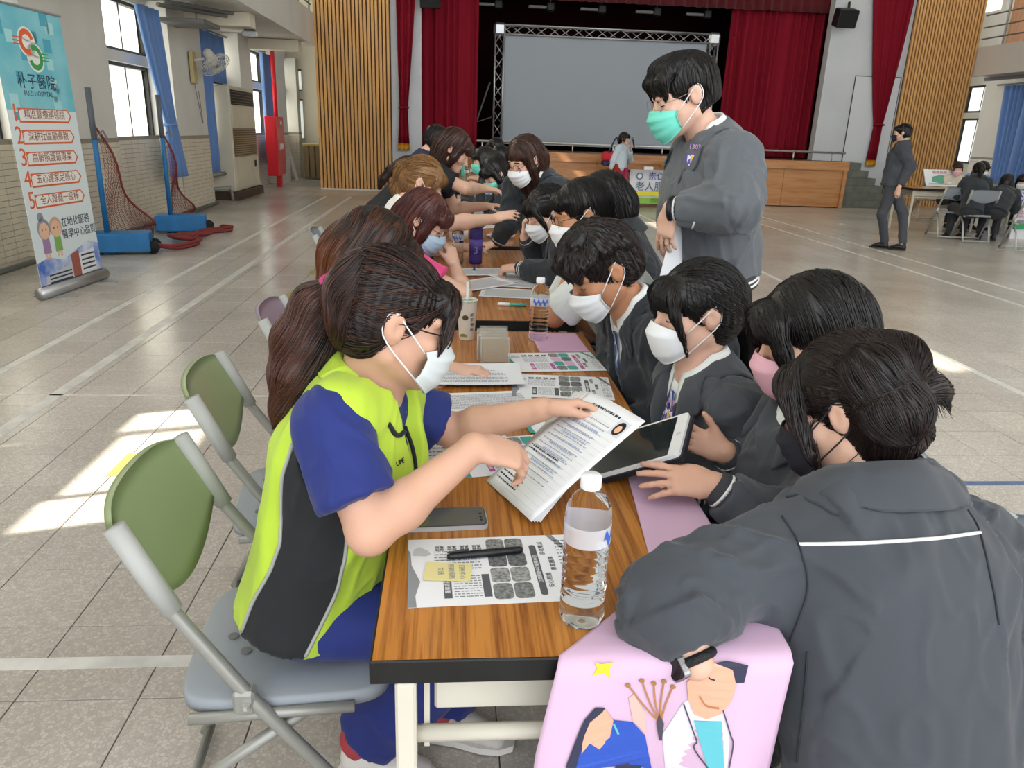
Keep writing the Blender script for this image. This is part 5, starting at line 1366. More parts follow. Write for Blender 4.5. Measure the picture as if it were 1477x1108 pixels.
    hair_cap(F, H, thick=1.03, nape=0.85)
    for sx in (-1, 1): F.ell(H(sx*0.082, 0.005, -0.015), np.array([0.022, 0.024, 0.034]), H.R, 0.006, 's')
    F.ell(H(0, 0.075, 0.052), (0.062, 0.038, 0.036), H.R, 0.015)        # fringe
    F.chain([H(0.05, 0.088, 0.045), H(0.062, 0.088, 0.0), H(0.066, 0.083, -0.03)], [0.014, 0.007, 0.002], 0.008)
    F.chain([H(-0.03, 0.1, 0.05), H(-0.05, 0.1, 0.005), H(-0.06, 0.092, -0.03)], [0.014, 0.007, 0.002], 0.008)
    tie = aty(482, 420, 1.41)
    F.cone(H(0, -0.075, 0.025), tie, 0.05, 0.024, 0.03)
    tail = [tie, aty(452, 440, 1.41), aty(428, 490, 1.4), aty(420, 540, 1.385), aty(408, 590, 1.38), aty(398, 612, 1.38)]
    F.chain(tail, [0.024, 0.036, 0.043, 0.038, 0.022, 0.006], 0.02)
    F.chain([tail[1], aty(455, 500, 1.4), aty(445, 545, 1.39), aty(425, 585, 1.38)], [0.03, 0.034, 0.03, 0.008], 0.02)
    tl_ = H.loc(tie)
    def flow(p):
        d = tl_-p; dist = np.linalg.norm(d, axis=1)[:, None]; d = d/dist
        front = np.clip((p[:, 1]-0.055)/0.03, 0, 1)[:, None]; fl = np.stack([0.5*np.tanh((p[:, 0]+0.01)*40), 0*p[:, 0], -1.0+0*p[:, 0]], 1)
        dn = np.stack([0.35*np.sin(p[:, 2]*60+p[:, 0]*40), -0.30+0*p[:, 0], -0.95+0*p[:, 0]], 1)
        past = (p[:, 1] < tl_[1]+0.02)[:, None]
        return np.where(past, dn, fl*front+d*(1-front))
    hr = hair_obj(S, F, '', HAIR['brown'], flow, n=2600, steps=11, step=0.014, r=0.0011, tint=0.05, free=0.35, tfn=lambda l: np.clip((-l[:, 1]-0.11)/0.06, -0.12, 0.4))
    # strands of the tail catch a redder tint
    R = np.array([[1, 0, 0], [0, 1, 0], [0, 0, 1.0]])
    d = nrm(tail[1]-tie); u = nrm(np.cross(d, [0, 1, 0])); w = np.cross(d, u)
    MB().tube([tie+0.026*(math.cos(a)*u+math.sin(a)*w)+d*0.004*math.sin(3*a) for a in np.linspace(0, 2*PI, 24, endpoint=False)], 0.010, 8, closed=True).build('hair_tie', mat('pink_band', '#b83f7a', rough=0.8, bump=(200, 0.4)), hr, True)
    c_, n_, i_, q_ = S['G'].t.ray_cast(Vector(CC), Vector(nrm(ray(577, 667))))
    if c_ is not None: xa_ = nrm(np.cross([0, 0, 1], np.array(n_))); text_mesh('vest_print', 'UPE', 0.014, M_vblack, vest, frame(np.array(c_)+np.array(n_)*0.001, xa_, np.cross(np.array(n_), xa_)), 0.0006)
    return S
PA = woman_in_vest()
# ================================================================== students on the right of the table
M_tie = mat('tartan_tie', '#23346b', rough=0.7)
_nt = M_tie.node_tree; _w = _nt.nodes.new('ShaderNodeTexBrick'); _w.inputs['Color1'].default_value = (*lin('#1d2d63'), 1); _w.inputs['Color2'].default_value = (*lin('#2c4687'), 1); _w.inputs['Mortar'].default_value = (*lin('#c9ccd4'), 1)
_w.inputs['Scale'].default_value = 30; _w.inputs['Mortar Size'].default_value = 0.03; _w.inputs['Row Height'].default_value = 0.5
_nt.links.new(_nt.nodes['Texture Coordinate'].outputs['Object'], _w.inputs['Vector']); _nt.links.new(_w.outputs[0], bsdf(M_tie).inputs['Base Color'])
def seated_legs(pe, d, side, kz=0.5, reach=0.42, spread=0.09, foot=0.05, az=0.09):
    d = nrm(V(d[0], d[1], 0)); out = []
    for s_ in (-1, 1):
        hp = pe+side*spread*s_-V(0, 0, 0.03); kn = V(*(pe+d*reach+side*spread*1.15*s_)[:2], kz); out.append((hp, kn, V(*(kn+d*foot*(-1))[:2], az)))
    return out
def jacket(S, m=None, v=0.05, h=0.0075, bulk=0.02, hem=0.05, folds=0.015, cuff=(0, 1), open_=0.62, coll=True, shirt=True, tie=False, seed=0, cr=0.036, sleeve=0.93, depth=1.05):
    m = m or M_jacket; b = S['body']; side, up, fr = torso_frame(S)
    if shirt: garment(S, 'shirt', M_shirt, sleeve=0, bulk=-0.002, h=0.009, hem=-0.05, folds=0.004, neck_r=0.052, flat_hem=False, depth=depth)
    if tie: necktie(S, M_tie)
    j = garment(S, 'jacket', m, sleeve=sleeve, bulk=bulk, h=h, hem=hem, folds=folds, rs=(0.066, 0.062, 0.056, 0.046), neck_r=0.062, vneck=v if shirt else 0.0, seed=seed, depth=depth)
    if cuff: cuffs(S, j, cuff, r=cr)
    if coll:
        nd = nrm(nrm(S['H'](0, -0.02, -0.05)-S['neck'])+up*0.8)
        collar(j, S['neck']+nd*0.018, nd, fr, m, r=0.068, stand=0.038, flap=0.075, point=0.05, open_=open_, spreadr=0.058, t=0.009, surf=S['G'])
        if shirt: collar(b, S['neck']+nd*0.028, nd, fr, M_shirt, r=0.056, stand=0.042, flap=0.04, point=0.035, open_=0.35, spreadr=0.02, name='shirt_collar')
    return j
def emblem(S, j, px, py, Y, n, code='903', size=0.03):
    """school crest with a row of figures above"""
    c_, n_, i_, q_ = S['G'].t.ray_cast(Vector(CC), Vector(nrm(ray(px, py))))
    n = nrm(np.array(n_)+0.35*nrm(CC-np.array(c_))); p = np.array(c_)+n*0.007; x = nrm(np.cross([0, 0, 1], n)); y = np.cross(n, x)
    M = frame(p, x, y); k = size/0.03
    sh = [(-0.016, 0.018), (-0.008, 0.014), (0, 0.019), (0.008, 0.014), (0.016, 0.018), (0.017, 0.0), (0.011, -0.013), (0, -0.021), (-0.011, -0.013), (-0.017, 0.0)]
    poly('crest', [(a*k, b*k) for a, b in sh], mat('crest_purple', '#5b4aa0', rough=0.6), j, M, 0.0012)
    poly('crest', [(a*k*0.8, b*k*0.8) for a, b in sh], mat('crest_white', '#d8d8e2', rough=0.6), j, M, 0.0018)
    poly('crest', [(-0.003*k, 0.012*k), (0.003*k, 0.012*k), (0.004*k, -0.013*k), (-0.004*k, -0.013*k)], mat('crest_gold', '#e0b03a', rough=0.5), j, M, 0.0024)
    poly('crest', [(-0.012*k, 0.0), (-0.005*k, 0.006*k), (-0.005*k, -0.008*k), (-0.010*k, -0.008*k)], mat('crest_purple', '#5b4aa0'), j, M, 0.0024)
    poly('crest', [(0.012*k, 0.0), (0.005*k, 0.006*k), (0.005*k, -0.008*k), (0.010*k, -0.008*k)], mat('crest_purple', '#5b4aa0'), j, M, 0.0024)
    text_mesh('name_code', code, 0.016*k, mat('pink_thread', '#c79ad0', rough=0.6), j, M @ Matrix.Translation((0.004*k, 0.033*k, 0.001)), 0.0006)

def waistband(S, j, rx_, ry_, z_):
    """ribbed waistband with white rings"""
    side, up, fr = torso_frame(S); a = S['pelvis']+up*z_
    for k_, (z0, z1, r_, m_, nm) in enumerate(((-0.005, -0.05, 0.0, M_rib, 'waistband'), (-0.018, -0.024, 0.003, M_piping, 'waistband_stripe'), (-0.034, -0.040, 0.003, M_piping, 'waistband_stripe'))):
        v = []; f = []; n = 60
        for z in (z0, z1):
            for q in range(n):
                an_ = 2*PI*q/n; v.append(a+up*z+side*(rx_+r_)*math.cos(an_)*np.linalg.norm(S['sh'][1]-S['sh'][0])/0.36+fr*(ry_+r_)*math.sin(an_))
        f = [(q, (q+1) % n, n+(q+1) % n, n+q) for q in range(n)]+[tuple(range(n))[::-1], tuple(range(n, 2*n))]
        mesh(nm, v, f, m_, j, True)
# ---- girl with her back to the camera, hair held up by a claw clip
def front_girl():
    H = Head(aty(1222, 585, 1.17), nrm(V(-0.72, 0.62, -0.38)), (-0.1, 0.15, 1)); nk = aty(1258, 712, 1.09)
    S = dict(h=0.0045, H=H, neck=nk, pelvis=V(0.74, 0.90, 0.50), sh=(aty(1098, 812, 1.03), aty(1392, 782, 1.14)), el=(aty(966, 876, 0.935), V(0.99, 1.25, 0.66)), wr=(aty(1003, 955, 0.882), V(0.82, 1.38, 0.60)),
             hands=(dict(d=V(0.15, 1.0, -0.1), n=V(0, 0.1, 1), curl=(1.2, 1.2, 1.2, 1.2), k=0.8), dict(d=V(-0.9, 0.3, 0), n=V(0, 0, 1))), label='student in grey jacket seated with back to camera, hair up in a claw clip', skin='fair',
             legs=[(V(0.66, 0.93, 0.47), V(0.60, 1.33, 0.49), V(0.60, 1.3, 0.09)), (V(0.82, 0.95, 0.47), V(0.78, 1.35, 0.49), V(0.78, 1.3, 0.09))])
    b = make_person(S); side, up, fr = torso_frame(S)
    j = garment(S, 'jacket', M_jacket, sleeve=0.93, bulk=0.026, h=0.0062, hem=0.10, folds=0.016, rs=(0.068, 0.064, 0.05, 0.036), neck_r=0.06, seed=2, depth=1.05)
    nd = nrm(nrm(H(0, -0.02, -0.05)-nk)+up)
    collar(j, nk+nd*0.002, nd, fr, M_jacket, r=0.074, stand=0.045, flap=0.072, point=0.04, open_=0.6, spreadr=0.052, t=0.006, surf=S['G'])
    seam(S, j, [(1152, 786), (1240, 784), (1340, 778), (1413, 769)], 0.003)
    M_seam = mat('jacket_seam', '#2f3237', rough=0.9)
    seam(S, j, [(1128, 745), (1152, 786), (1165, 850), (1140, 925)], 0.0016, M_seam, name='seam')
    seam(S, j, [(1395, 735), (1413, 769), (1432, 850), (1440, 900)], 0.0016, M_seam, name='seam')
    seam(S, j, [(1165, 940), (1160, 1010), (1150, 1100)], 0.0016, M_seam, name='seam')
    trousers(S, M_trouser, h=0.01)
    for (hp, kn, an) in S['legs']: shoe(b, an, V(-0.1, 1, 0), M_shoe)
    face_mask(H, b, 'black')
    w = S['wr'][0]; d = nrm(w-S['el'][0]); u = nrm(np.cross(d, CF)); ww = np.cross(d, u); wa = MB()
    wa.tube([w-d*0.004+0.0285*(math.cos(a)*u+math.sin(a)*ww) for a in np.linspace(0, 2*PI, 24, endpoint=False)], 0.0075, 8, closed=True)
    wo = wa.build('wristwatch', mat('watch_strap', '#16171a', rough=0.5, bump=(300, 0.4)), b, True)
    n_ = nrm(-CF*0.6-0.3*CU-0.8*CR); n_ = nrm(n_-d*(n_@d)); c = w-d*0.004+n_*0.029; x_ = nrm(np.cross(n_, d)); M = frame(c, d, x_)
    poly('watch_case', [(0.019*abs(math.cos(a))**0.5*(1 if math.cos(a) > 0 else -1), 0.017*abs(math.sin(a))**0.5*(1 if math.sin(a) > 0 else -1)) for a in np.linspace(0, 2*PI, 24, endpoint=False)], mat('watch_metal', '#9a9ca0', rough=0.25, metal=0.9), wo, M, 0.010)
    poly('watch_face', [(0.016*abs(math.cos(a))**0.5*(1 if math.cos(a) > 0 else -1), 0.014*abs(math.sin(a))**0.5*(1 if math.sin(a) > 0 else -1)) for a in np.linspace(0, 2*PI, 24, endpoint=False)], mat('watch_black', '#0d0e12', rough=0.1), wo, M, 0.0112)
    F = hfield(H, 0.0045, (-0.16, -0.32, -0.22), (0.16, 0.16, 0.17)); hair_cap(F, H, thick=1.06)
    for sx in (-1, 1): F.ell(H(sx*0.084, 0.004, -0.012), np.array([0.02, 0.018, 0.03]), H.R, 0.006, 's')
    F.ell(H(0, 0.07, 0.05), (0.066, 0.042, 0.04), H.R, 0.015)
    for sx in (-1, 1): F.chain([H(sx*0.06, 0.075, 0.04), H(sx*0.076, 0.062, -0.01), H(sx*0.08, 0.05, -0.06), H(sx*0.078, 0.045, -0.09)], [0.018, 0.012, 0.008, 0.003], 0.01)
    bun = aty(1292, 590, 1.06); top = aty(1262, 540, 1.09)
    F.chain([H(0, -0.09, 0.06), top, bun, aty(1278, 632, 1.09), aty(1268, 662, 1.09), aty(1262, 690, 1.085)], [0.05, 0.046, 0.050, 0.040, 0.028, 0.008], 0.02)
    F.chain([aty(1300, 590, 1.1), aty(1322, 575, 1.1), aty(1345, 556, 1.1), aty(1362, 565, 1.1), aty(1370, 595, 1.1)], [0.03, 0.022, 0.015, 0.009, 0.003], 0.02)
    F.chain([aty(1300, 600, 1.1), aty(1316, 625, 1.1), aty(1310, 650, 1.09)], [0.03, 0.026, 0.012], 0.02)
    bl = H.loc(bun)
    def flow(p):
        d = bl-p+np.array([0, 0, 0.02]); d = d/np.linalg.norm(d, axis=1)[:, None]; front = (p[:, 1] > 0.045)[:, None]
        dn = np.stack([0.25*np.sign(p[:, 0]), 0*p[:, 0], -1+0*p[:, 0]], 1); near = (np.linalg.norm(bl-p, axis=1) < 0.06)[:, None]
        return np.where(front, dn, np.where(near, np.stack([0.3*np.sin(p[:, 2]*80), -0.25+0*p[:, 0], -1+0*p[:, 0]], 1), d))
    hr = hair_obj(S, F, '', HAIR['dark'], flow, n=2600, steps=10, step=0.013, r=0.0011, tint=0.12, free=0.3)
    rg = np.random.default_rng(5); fl = MB()
    for q in range(90):
        a = aty(1325+rg.uniform(-12, 12), 572+rg.uniform(-14, 14), 1.1+rg.uniform(-0.015, 0.015)); e = aty(rg.uniform(1335, 1378), rg.uniform(552, 612), 1.1+rg.uniform(-0.03, 0.03)); mid = (a+e)/2+V(0, 0, rg.uniform(0.01, 0.03)); fl.tube(spline([a, mid, e], 6), [0.0011, 0.0012, 0.001, 0.0009, 0.0006, 0.0002], 3)
    for q in range(60):
        a = aty(1268+rg.uniform(-22, 18), 650+rg.uniform(-15, 10), 1.085); e = a+V(rg.uniform(-0.03, 0.02), rg.uniform(-0.02, 0.01), -rg.uniform(0.03, 0.07)); fl.tube(spline([a, (a+e)/2+V(0.004, -0.004, 0), e], 5), [0.0011, 0.0012, 0.001, 0.0007, 0.0002], 3)
    o = fl.build('loose_ends', HAIR['dark'], hr, True); set_tint(o, lambda c: 0.25+0*c[:, 0])
    cl = MB(); cl.tube(spline([aty(1306, 618, 1.075), aty(1322, 605, 1.07), aty(1330, 588, 1.075), aty(1322, 575, 1.08)], 18), [0.004+0.002*(k % 2) for k in range(18)], 6); cl.tube(spline([aty(1300, 612, 1.07), aty(1312, 600, 1.062), aty(1320, 585, 1.07)], 14), [0.003+0.002*(k % 2) for k in range(14)], 6)
    cl.build('claw_clip', mat('amber_clip', '#a88445', rough=0.2, coat=0.5), hr, True)
    return S
P1 = front_girl()

# ---- girl with pink mask holding a tablet
def tablet_girl():
    H = Head(aty(1166, 482, 1.47), nrm(V(-0.95, 0.02, -0.30)), (-0.12, 0.0, 1)); nk = aty(1178, 592, 1.46)
    pe = V(0.80, 1.50, 0.5)
    S = dict(h=0.0045, H=H, neck=nk, pelvis=pe, sh=(nk+V(0.02, -0.17, -0.05), nk+V(0.02, 0.17, -0.05)), el=(aty(1130, 775, 1.27), aty(1125, 712, 1.64)), wr=(aty(1030, 700, 1.325), aty(1045, 652, 1.54)),
             hands=(dict(d=V(-1, 0.12, 0.10), n=V(-0.1, -0.55, 0.8), curl=(0.16, 0.16, 0.2, 0.3), thumb=(0.5, 0.2), spread=0.16), dict(d=V(-0.85, 0.15, 0.30), n=V(0.1, 0.8, -0.5), curl=(0.28, 0.34, 0.4, 0.45), thumb=(0.6, 0.1), spread=0.12, k=0.85)),
             label='student with pink mask and long black hair holding the tablet', skin='warm', legs=seated_legs(pe, V(-1, 0, 0), V(0, 1, 0), reach=0.36))
    b = make_person(S); j = jacket(S, mat('jacket_slate', '#43474e', rough=0.8, sheen=0.15, bump=(900, 0.08)), seed=5, cr=0.037)
    trousers(S, M_trouser)
    for (hp, kn, an) in S['legs']: shoe(b, an, V(-1, 0, 0), M_shoe)
    face_mask(H, b, 'pink', pleats=False)
    F = hfield(H, 0.0045, (-0.14, -0.2, -0.36), (0.14, 0.16, 0.16)); hair_cap(F, H, thick=1.06)
    F.ell(H(0.082, 0.004, -0.01), np.array([0.02, 0.018, 0.028]), H.R, 0.006, 's'); F.ell(H(-0.084, 0.0, -0.012), np.array([0.022, 0.02, 0.03]), H.R, 0.006, 's')
    F.ell(H(0, 0.078, 0.05), (0.07, 0.036, 0.045), H.R, 0.012)
    for sx in (-1, 1): F.chain([H(sx*0.05, 0.085, 0.05), H(sx*0.066, 0.08, 0.0), H(sx*0.07, 0.072, -0.06), H(sx*0.068, 0.07, -0.11)], [0.02, 0.016, 0.012, 0.003], 0.01)
    F.chain([H(0, -0.07, 0.0), H(0.0, -0.085, -0.1), H(-0.02, -0.1, -0.2), H(-0.03, -0.13, -0.3)], [0.075, 0.065, 0.05, 0.02], 0.03)
    def flow(p):
        part = np.stack([np.sign(p[:, 0]+0.004)*1.0, 0.25*np.sign(p[:, 1]-0.01), -0.2+0*p[:, 0]], 1); dn = np.stack([0.1*np.sign(p[:, 0]), -0.05+0*p[:, 0], -1+0*p[:, 0]], 1)
        w = np.clip((p[:, 2]-0.03)/0.07, 0, 1)[:, None]; return part*w+dn*(1-w)
    hair_obj(S, F, '', HAIR['black'], flow, n=2200, steps=12, step=0.014, r=0.0011, tint=0.1)
    return S
P2 = tablet_girl()

# ---- girl with white mask, low tied hair
def third_girl():
    H = Head(aty(1003, 448, 1.80), nrm(V(-0.97, -0.12, -0.14)), (-0.05, 0.0, 1)); nk = aty(1012, 540, 1.79); pe = V(0.76, 1.84, 0.5)
    S = dict(h=0.0045, H=H, neck=nk, pelvis=pe, sh=(nk+V(0.045, -0.165, -0.045), nk+V(0.0, 0.16, -0.04)), el=(V(0.80, 1.58, 0.63), V(0.68, 2.02, 0.62)), wr=(V(0.58, 1.62, 0.63), V(0.52, 1.92, 0.62)),
             hands=(dict(d=V(-0.9, 0.2, -0.1), n=V(0, 0, 1)), dict(d=V(-0.9, -0.2, -0.1), n=V(0, 0, 1))), label='student with white mask and tied-back hair, crest on grey jacket', skin='fair', legs=seated_legs(pe, V(-1, 0, 0), V(0, 1, 0), reach=0.36))
    b = make_person(S); j = jacket(S, v=0.12, seed=8, tie=True, cuff=(0,)); emblem(S, j, 968, 600, 1.62, None, '903', 0.036)
    seam(S, j, [(1078, 540), (1066, 562), (1055, 588)], 0.0022)
    trousers(S, M_trouser)
    for (hp, kn, an) in S['legs']: shoe(b, an, V(-1, 0, 0), M_shoe)
    face_mask(H, b, 'white', pleats=False)
    F = hfield(H, 0.0045, (-0.14, -0.22, -0.26), (0.14, 0.16, 0.16)); hair_cap(F, H, thick=1.05)
    for sx in (-1, 1): F.ell(H(sx*0.086, 0.002, -0.014), np.array([0.026, 0.026, 0.036]), H.R, 0.006, 's')
    F.ell(H(0, 0.074, 0.05), (0.066, 0.036, 0.042), H.R, 0.012)
    for sx in (-1, 1): F.chain([H(sx*0.05, 0.086, 0.05), H(sx*0.064, 0.08, 0.01), H(sx*0.07, 0.066, -0.04), H(sx*0.07, 0.055, -0.09)], [0.016, 0.010, 0.006, 0.002], 0.01)
    tie = H(0.0, -0.125, -0.045); F.cone(H(0, -0.09, 0.0), tie, 0.06, 0.022, 0.03); F.chain([tie, H(0.0, -0.15, -0.08), H(0.0, -0.15, -0.16), H(0, -0.14, -0.2)], [0.022, 0.028, 0.022, 0.006], 0.02)
    tl = H.loc(tie)
    def flow(p):
        d = tl-p; d = d/np.linalg.norm(d, axis=1)[:, None]; fr = (p[:, 1] > 0.055)[:, None]; past = (p[:, 1] < tl[1]+0.02)[:, None]
        return np.where(past, np.array([[0, -0.1, -1.0]]), np.where(fr, np.stack([0.3*np.sign(p[:, 0]), 0.1+0*p[:, 0], -1+0*p[:, 0]], 1), d))
    hr = hair_obj(S, F, '', HAIR['black'], flow, n=1700, steps=10, step=0.013, r=0.0011, tint=0.14)
    MB().tube([tie+0.024*(math.cos(a)*H.r+math.sin(a)*H.u) for a in np.linspace(0, 2*PI, 20, endpoint=False)], [0.009+0.003*(k % 2) for k in range(20)], 7, closed=True).build('scrunchie', mat('black_scrunchie', '#1c1a1c', rough=0.9), hr, True)
    return S
P3 = third_girl()

# ---- boy with wavy hair looking down
def wavy_boy():
    H = Head(aty(868, 388, 2.16), nrm(V(-0.80, -0.22, -0.52)), (-0.35, -0.05, 1), 1.03); nk = aty(915, 452, 2.18); pe = V(0.80, 2.22, 0.5)
    S = dict(h=0.005, H=H, neck=nk, pelvis=pe, sh=(nk+V(0.05, -0.17, -0.035), nk+V(0.0, 0.18, -0.045)), el=(V(0.66, 1.98, 0.70), V(0.56, 2.42, 0.72)), wr=(V(0.50, 2.06, 0.62), V(0.46, 2.2, 0.64)),
             hands=(dict(d=V(-0.6, 0.5, -0.3), n=V(0, 0, 1)), dict(d=V(-0.6, -0.5, -0.3), n=V(0, 0, 1))), label='boy with wavy dark hair, white mask and tartan tie looking down', skin='tan', legs=seated_legs(pe, V(-1, 0, 0), V(0, 1, 0), reach=0.36))
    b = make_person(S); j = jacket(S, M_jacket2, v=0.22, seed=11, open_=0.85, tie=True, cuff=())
    trousers(S, M_trouser)
    for (hp, kn, an) in S['legs']: shoe(b, an, V(-1, 0, 0), M_shoe)
    face_mask(H, b, 'white')
    F = hfield(H, 0.005, (-0.16, -0.2, -0.18), (0.16, 0.2, 0.2)); hair_cap(F, H, thick=1.08)
    for sx in (-1, 1): F.ell(H(sx*0.09, 0.0, -0.016), np.array([0.028, 0.036, 0.045]), H.R, 0.006, 's')
    F.ell(H(0, -0.07, -0.095), (0.11, 0.075, 0.055), H.R, 0.012, 's')
    rg = np.random.default_rng(12)
    for q in range(60):
        a = rg.uniform(-2.4, 2.4); e = rg.uniform(0.1, 1.3); d = V(math.sin(a)*math.cos(e), math.cos(a)*math.cos(e), math.sin(e)); p = V(0, -0.015, 0.045)+d*V(0.078, 0.096, 0.082)
        if p[1] > 0.05 and p[2] < 0.05: continue
        F.cone(H(*p), H(*(p+d*0.016+V(rg.normal(0, .012), 0.014+rg.normal(0, .01), -0.014))), 0.020, 0.010, 0.014)
    for x in np.linspace(-0.055, 0.06, 7): F.chain([H(x, 0.06, 0.075), H(x*1.05, 0.09, 0.058), H(x*1.1, 0.1-0.2*abs(x), 0.022)], [0.024, 0.017, 0.004], 0.012)
    def flow(p):
        s_ = np.sin(p[:, 0]*60+p[:, 2]*30); d = np.stack([p[:, 0]*6+0.4*s_, np.where(p[:, 1] > 0.0, 0.7, -0.5), -0.75-p[:, 2]*0], 1); return d
    hair_obj(S, F, '', HAIR['dark'], flow, n=1600, steps=6, step=0.011, r=0.0013, tint=0.1, free=0.5, wave=0.003)
    return S
P4 = wavy_boy()

# ---- boy standing behind the row
def standing_boy():
    H = Head(aty(985, 138, 2.50), nrm(V(-0.93, -0.12, -0.34)), (-0.15, 0, 1), 1.0); nk = aty(1022, 205, 2.52); pe = V(0.90, 2.55, 0.98)
    S = dict(h=0.005, H=H, neck=nk, pelvis=pe, sh=(nk+V(0.03, -0.185, -0.055), nk+V(0.03, 0.19, -0.055)), el=(aty(1060, 300, 2.24), aty(1000, 300, 2.72)), wr=(aty(968, 302, 2.36), aty(960, 318, 2.52)),
             hands=(dict(d=V(-0.12, 0.12, -1), n=V(-0.75, -0.55, 0.1), curl=(0.25, 0.3, 0.35, 0.4), thumb=(0.35, 0.3)), dict(d=V(0.0, -0.2, -1), n=V(-0.6, -0.3, 0.1), curl=(0.25, 0.3, 0.35, 0.4))), label='boy in grey school jacket and teal mask standing behind the seated students', skin='fair',
             legs=[(pe+V(0, -0.09, -0.05), V(0.88, 2.45, 0.5), V(0.92, 2.45, 0.09)), (pe+V(0, 0.09, -0.05), V(0.88, 2.66, 0.5), V(0.92, 2.66, 0.09))])
    b = make_person(S); side, up, fr = torso_frame(S)
    j = jacket(S, mat('jacket_grey_lit', '#565a5f', rough=0.8, sheen=0.15, bump=(900, 0.08)), v=0.0, seed=14, hem=-0.03, bulk=0.035, open_=0.7, h=0.007, cr=0.038, cuff=(0,), depth=1.0)  # lit copy of the school jacket grey, the light put into its colour
    waistband(S, j, 0.195, 0.148, 0.045)
    emblem(S, j, 1000, 232, 2.36, None, '1303', 0.038)
    seam(S, j, [(1060, 186), (1066, 194), (1062, 206)], 0.003)
    seam(S, j, [(1002, 320), (997, 334), (995, 346)], 0.003)
    trousers(S, M_trouser, r=(0.1, 0.082, 0.075, 0.075))
    for (hp, kn, an) in S['legs']: shoe(b, an, V(-1, 0, 0), M_shoe)
    face_mask(H, b, 'teal'); glasses(H, b, mat('wire_frame', '#8e8a86', rough=0.3, metal=0.8), 0.021, 0.004, 0.0009)
    F = hfield(H, 0.005, (-0.14, -0.18, -0.18), (0.14, 0.18, 0.18)); hair_cap(F, H, thick=1.03)
    for sx in (-1, 1): F.ell(H(sx*0.088, 0.002, -0.016), np.array([0.026, 0.034, 0.044]), H.R, 0.006, 's')
    F.ell(H(0, -0.075, -0.09), (0.11, 0.075, 0.062), H.R, 0.012, 's')
    for sx in (-1, 1): F.ell(H(sx*0.095, -0.015, -0.03), np.array([0.03, 0.05, 0.05]), H.R, 0.008, 's')
    F.ell(H(0, 0.02, 0.095), (0.07, 0.07, 0.035), H.R, 0.02)
    for x in np.linspace(-0.06, 0.06, 9): F.chain([H(x, 0.05, 0.085), H(x*1.05, 0.078, 0.062), H(x*1.08, 0.092-0.28*abs(x), 0.014+0.006*math.sin(x*170))], [0.021, 0.014, 0.003], 0.012)
    def flow(p):
        w = np.clip((p[:, 2]-0.05)/0.06, 0, 1); return np.stack([p[:, 0]*5, np.where(p[:, 1] > -0.04, 0.8, -0.3)*w+0.1, -1+0.6*w], 1)
    hair_obj(S, F, '', HAIR['black'], flow, n=1500, steps=7, step=0.012, r=0.0012, tint=0.1, free=0.3, wave=0.002)
    d = nrm(S['wr'][0]-S['el'][0]); u = nrm(np.cross(d, CF)); ww = np.cross(d, u); w = S['wr'][0]
    MB().tube([w-d*0.004+0.031*(math.cos(a)*u+math.sin(a)*ww) for a in np.linspace(0, 2*PI, 20, endpoint=False)], 0.011, 6, closed=True).build('wristwatch', mat('watch_black2', '#17181b', rough=0.4), b, True)
    return S
P5 = standing_boy()

t = thing('held_sheet', 'white sheet of paper hanging from the standing boy hand', 'paper'); P = [aty(972, 318, 2.40), aty(984, 322, 2.44), aty(984, 392, 2.42), aty(952, 398, 2.38)]; nn_ = nrm(np.cross(P[1]-P[0], P[2]-P[0]))*0.0006
mesh('sheet', P+[p+nn_ for p in P], [(0, 1, 2, 3), (7, 6, 5, 4), (0, 4, 5, 1), (1, 5, 6, 2), (2, 6, 7, 3), (3, 7, 4, 0)], M_paper, t)
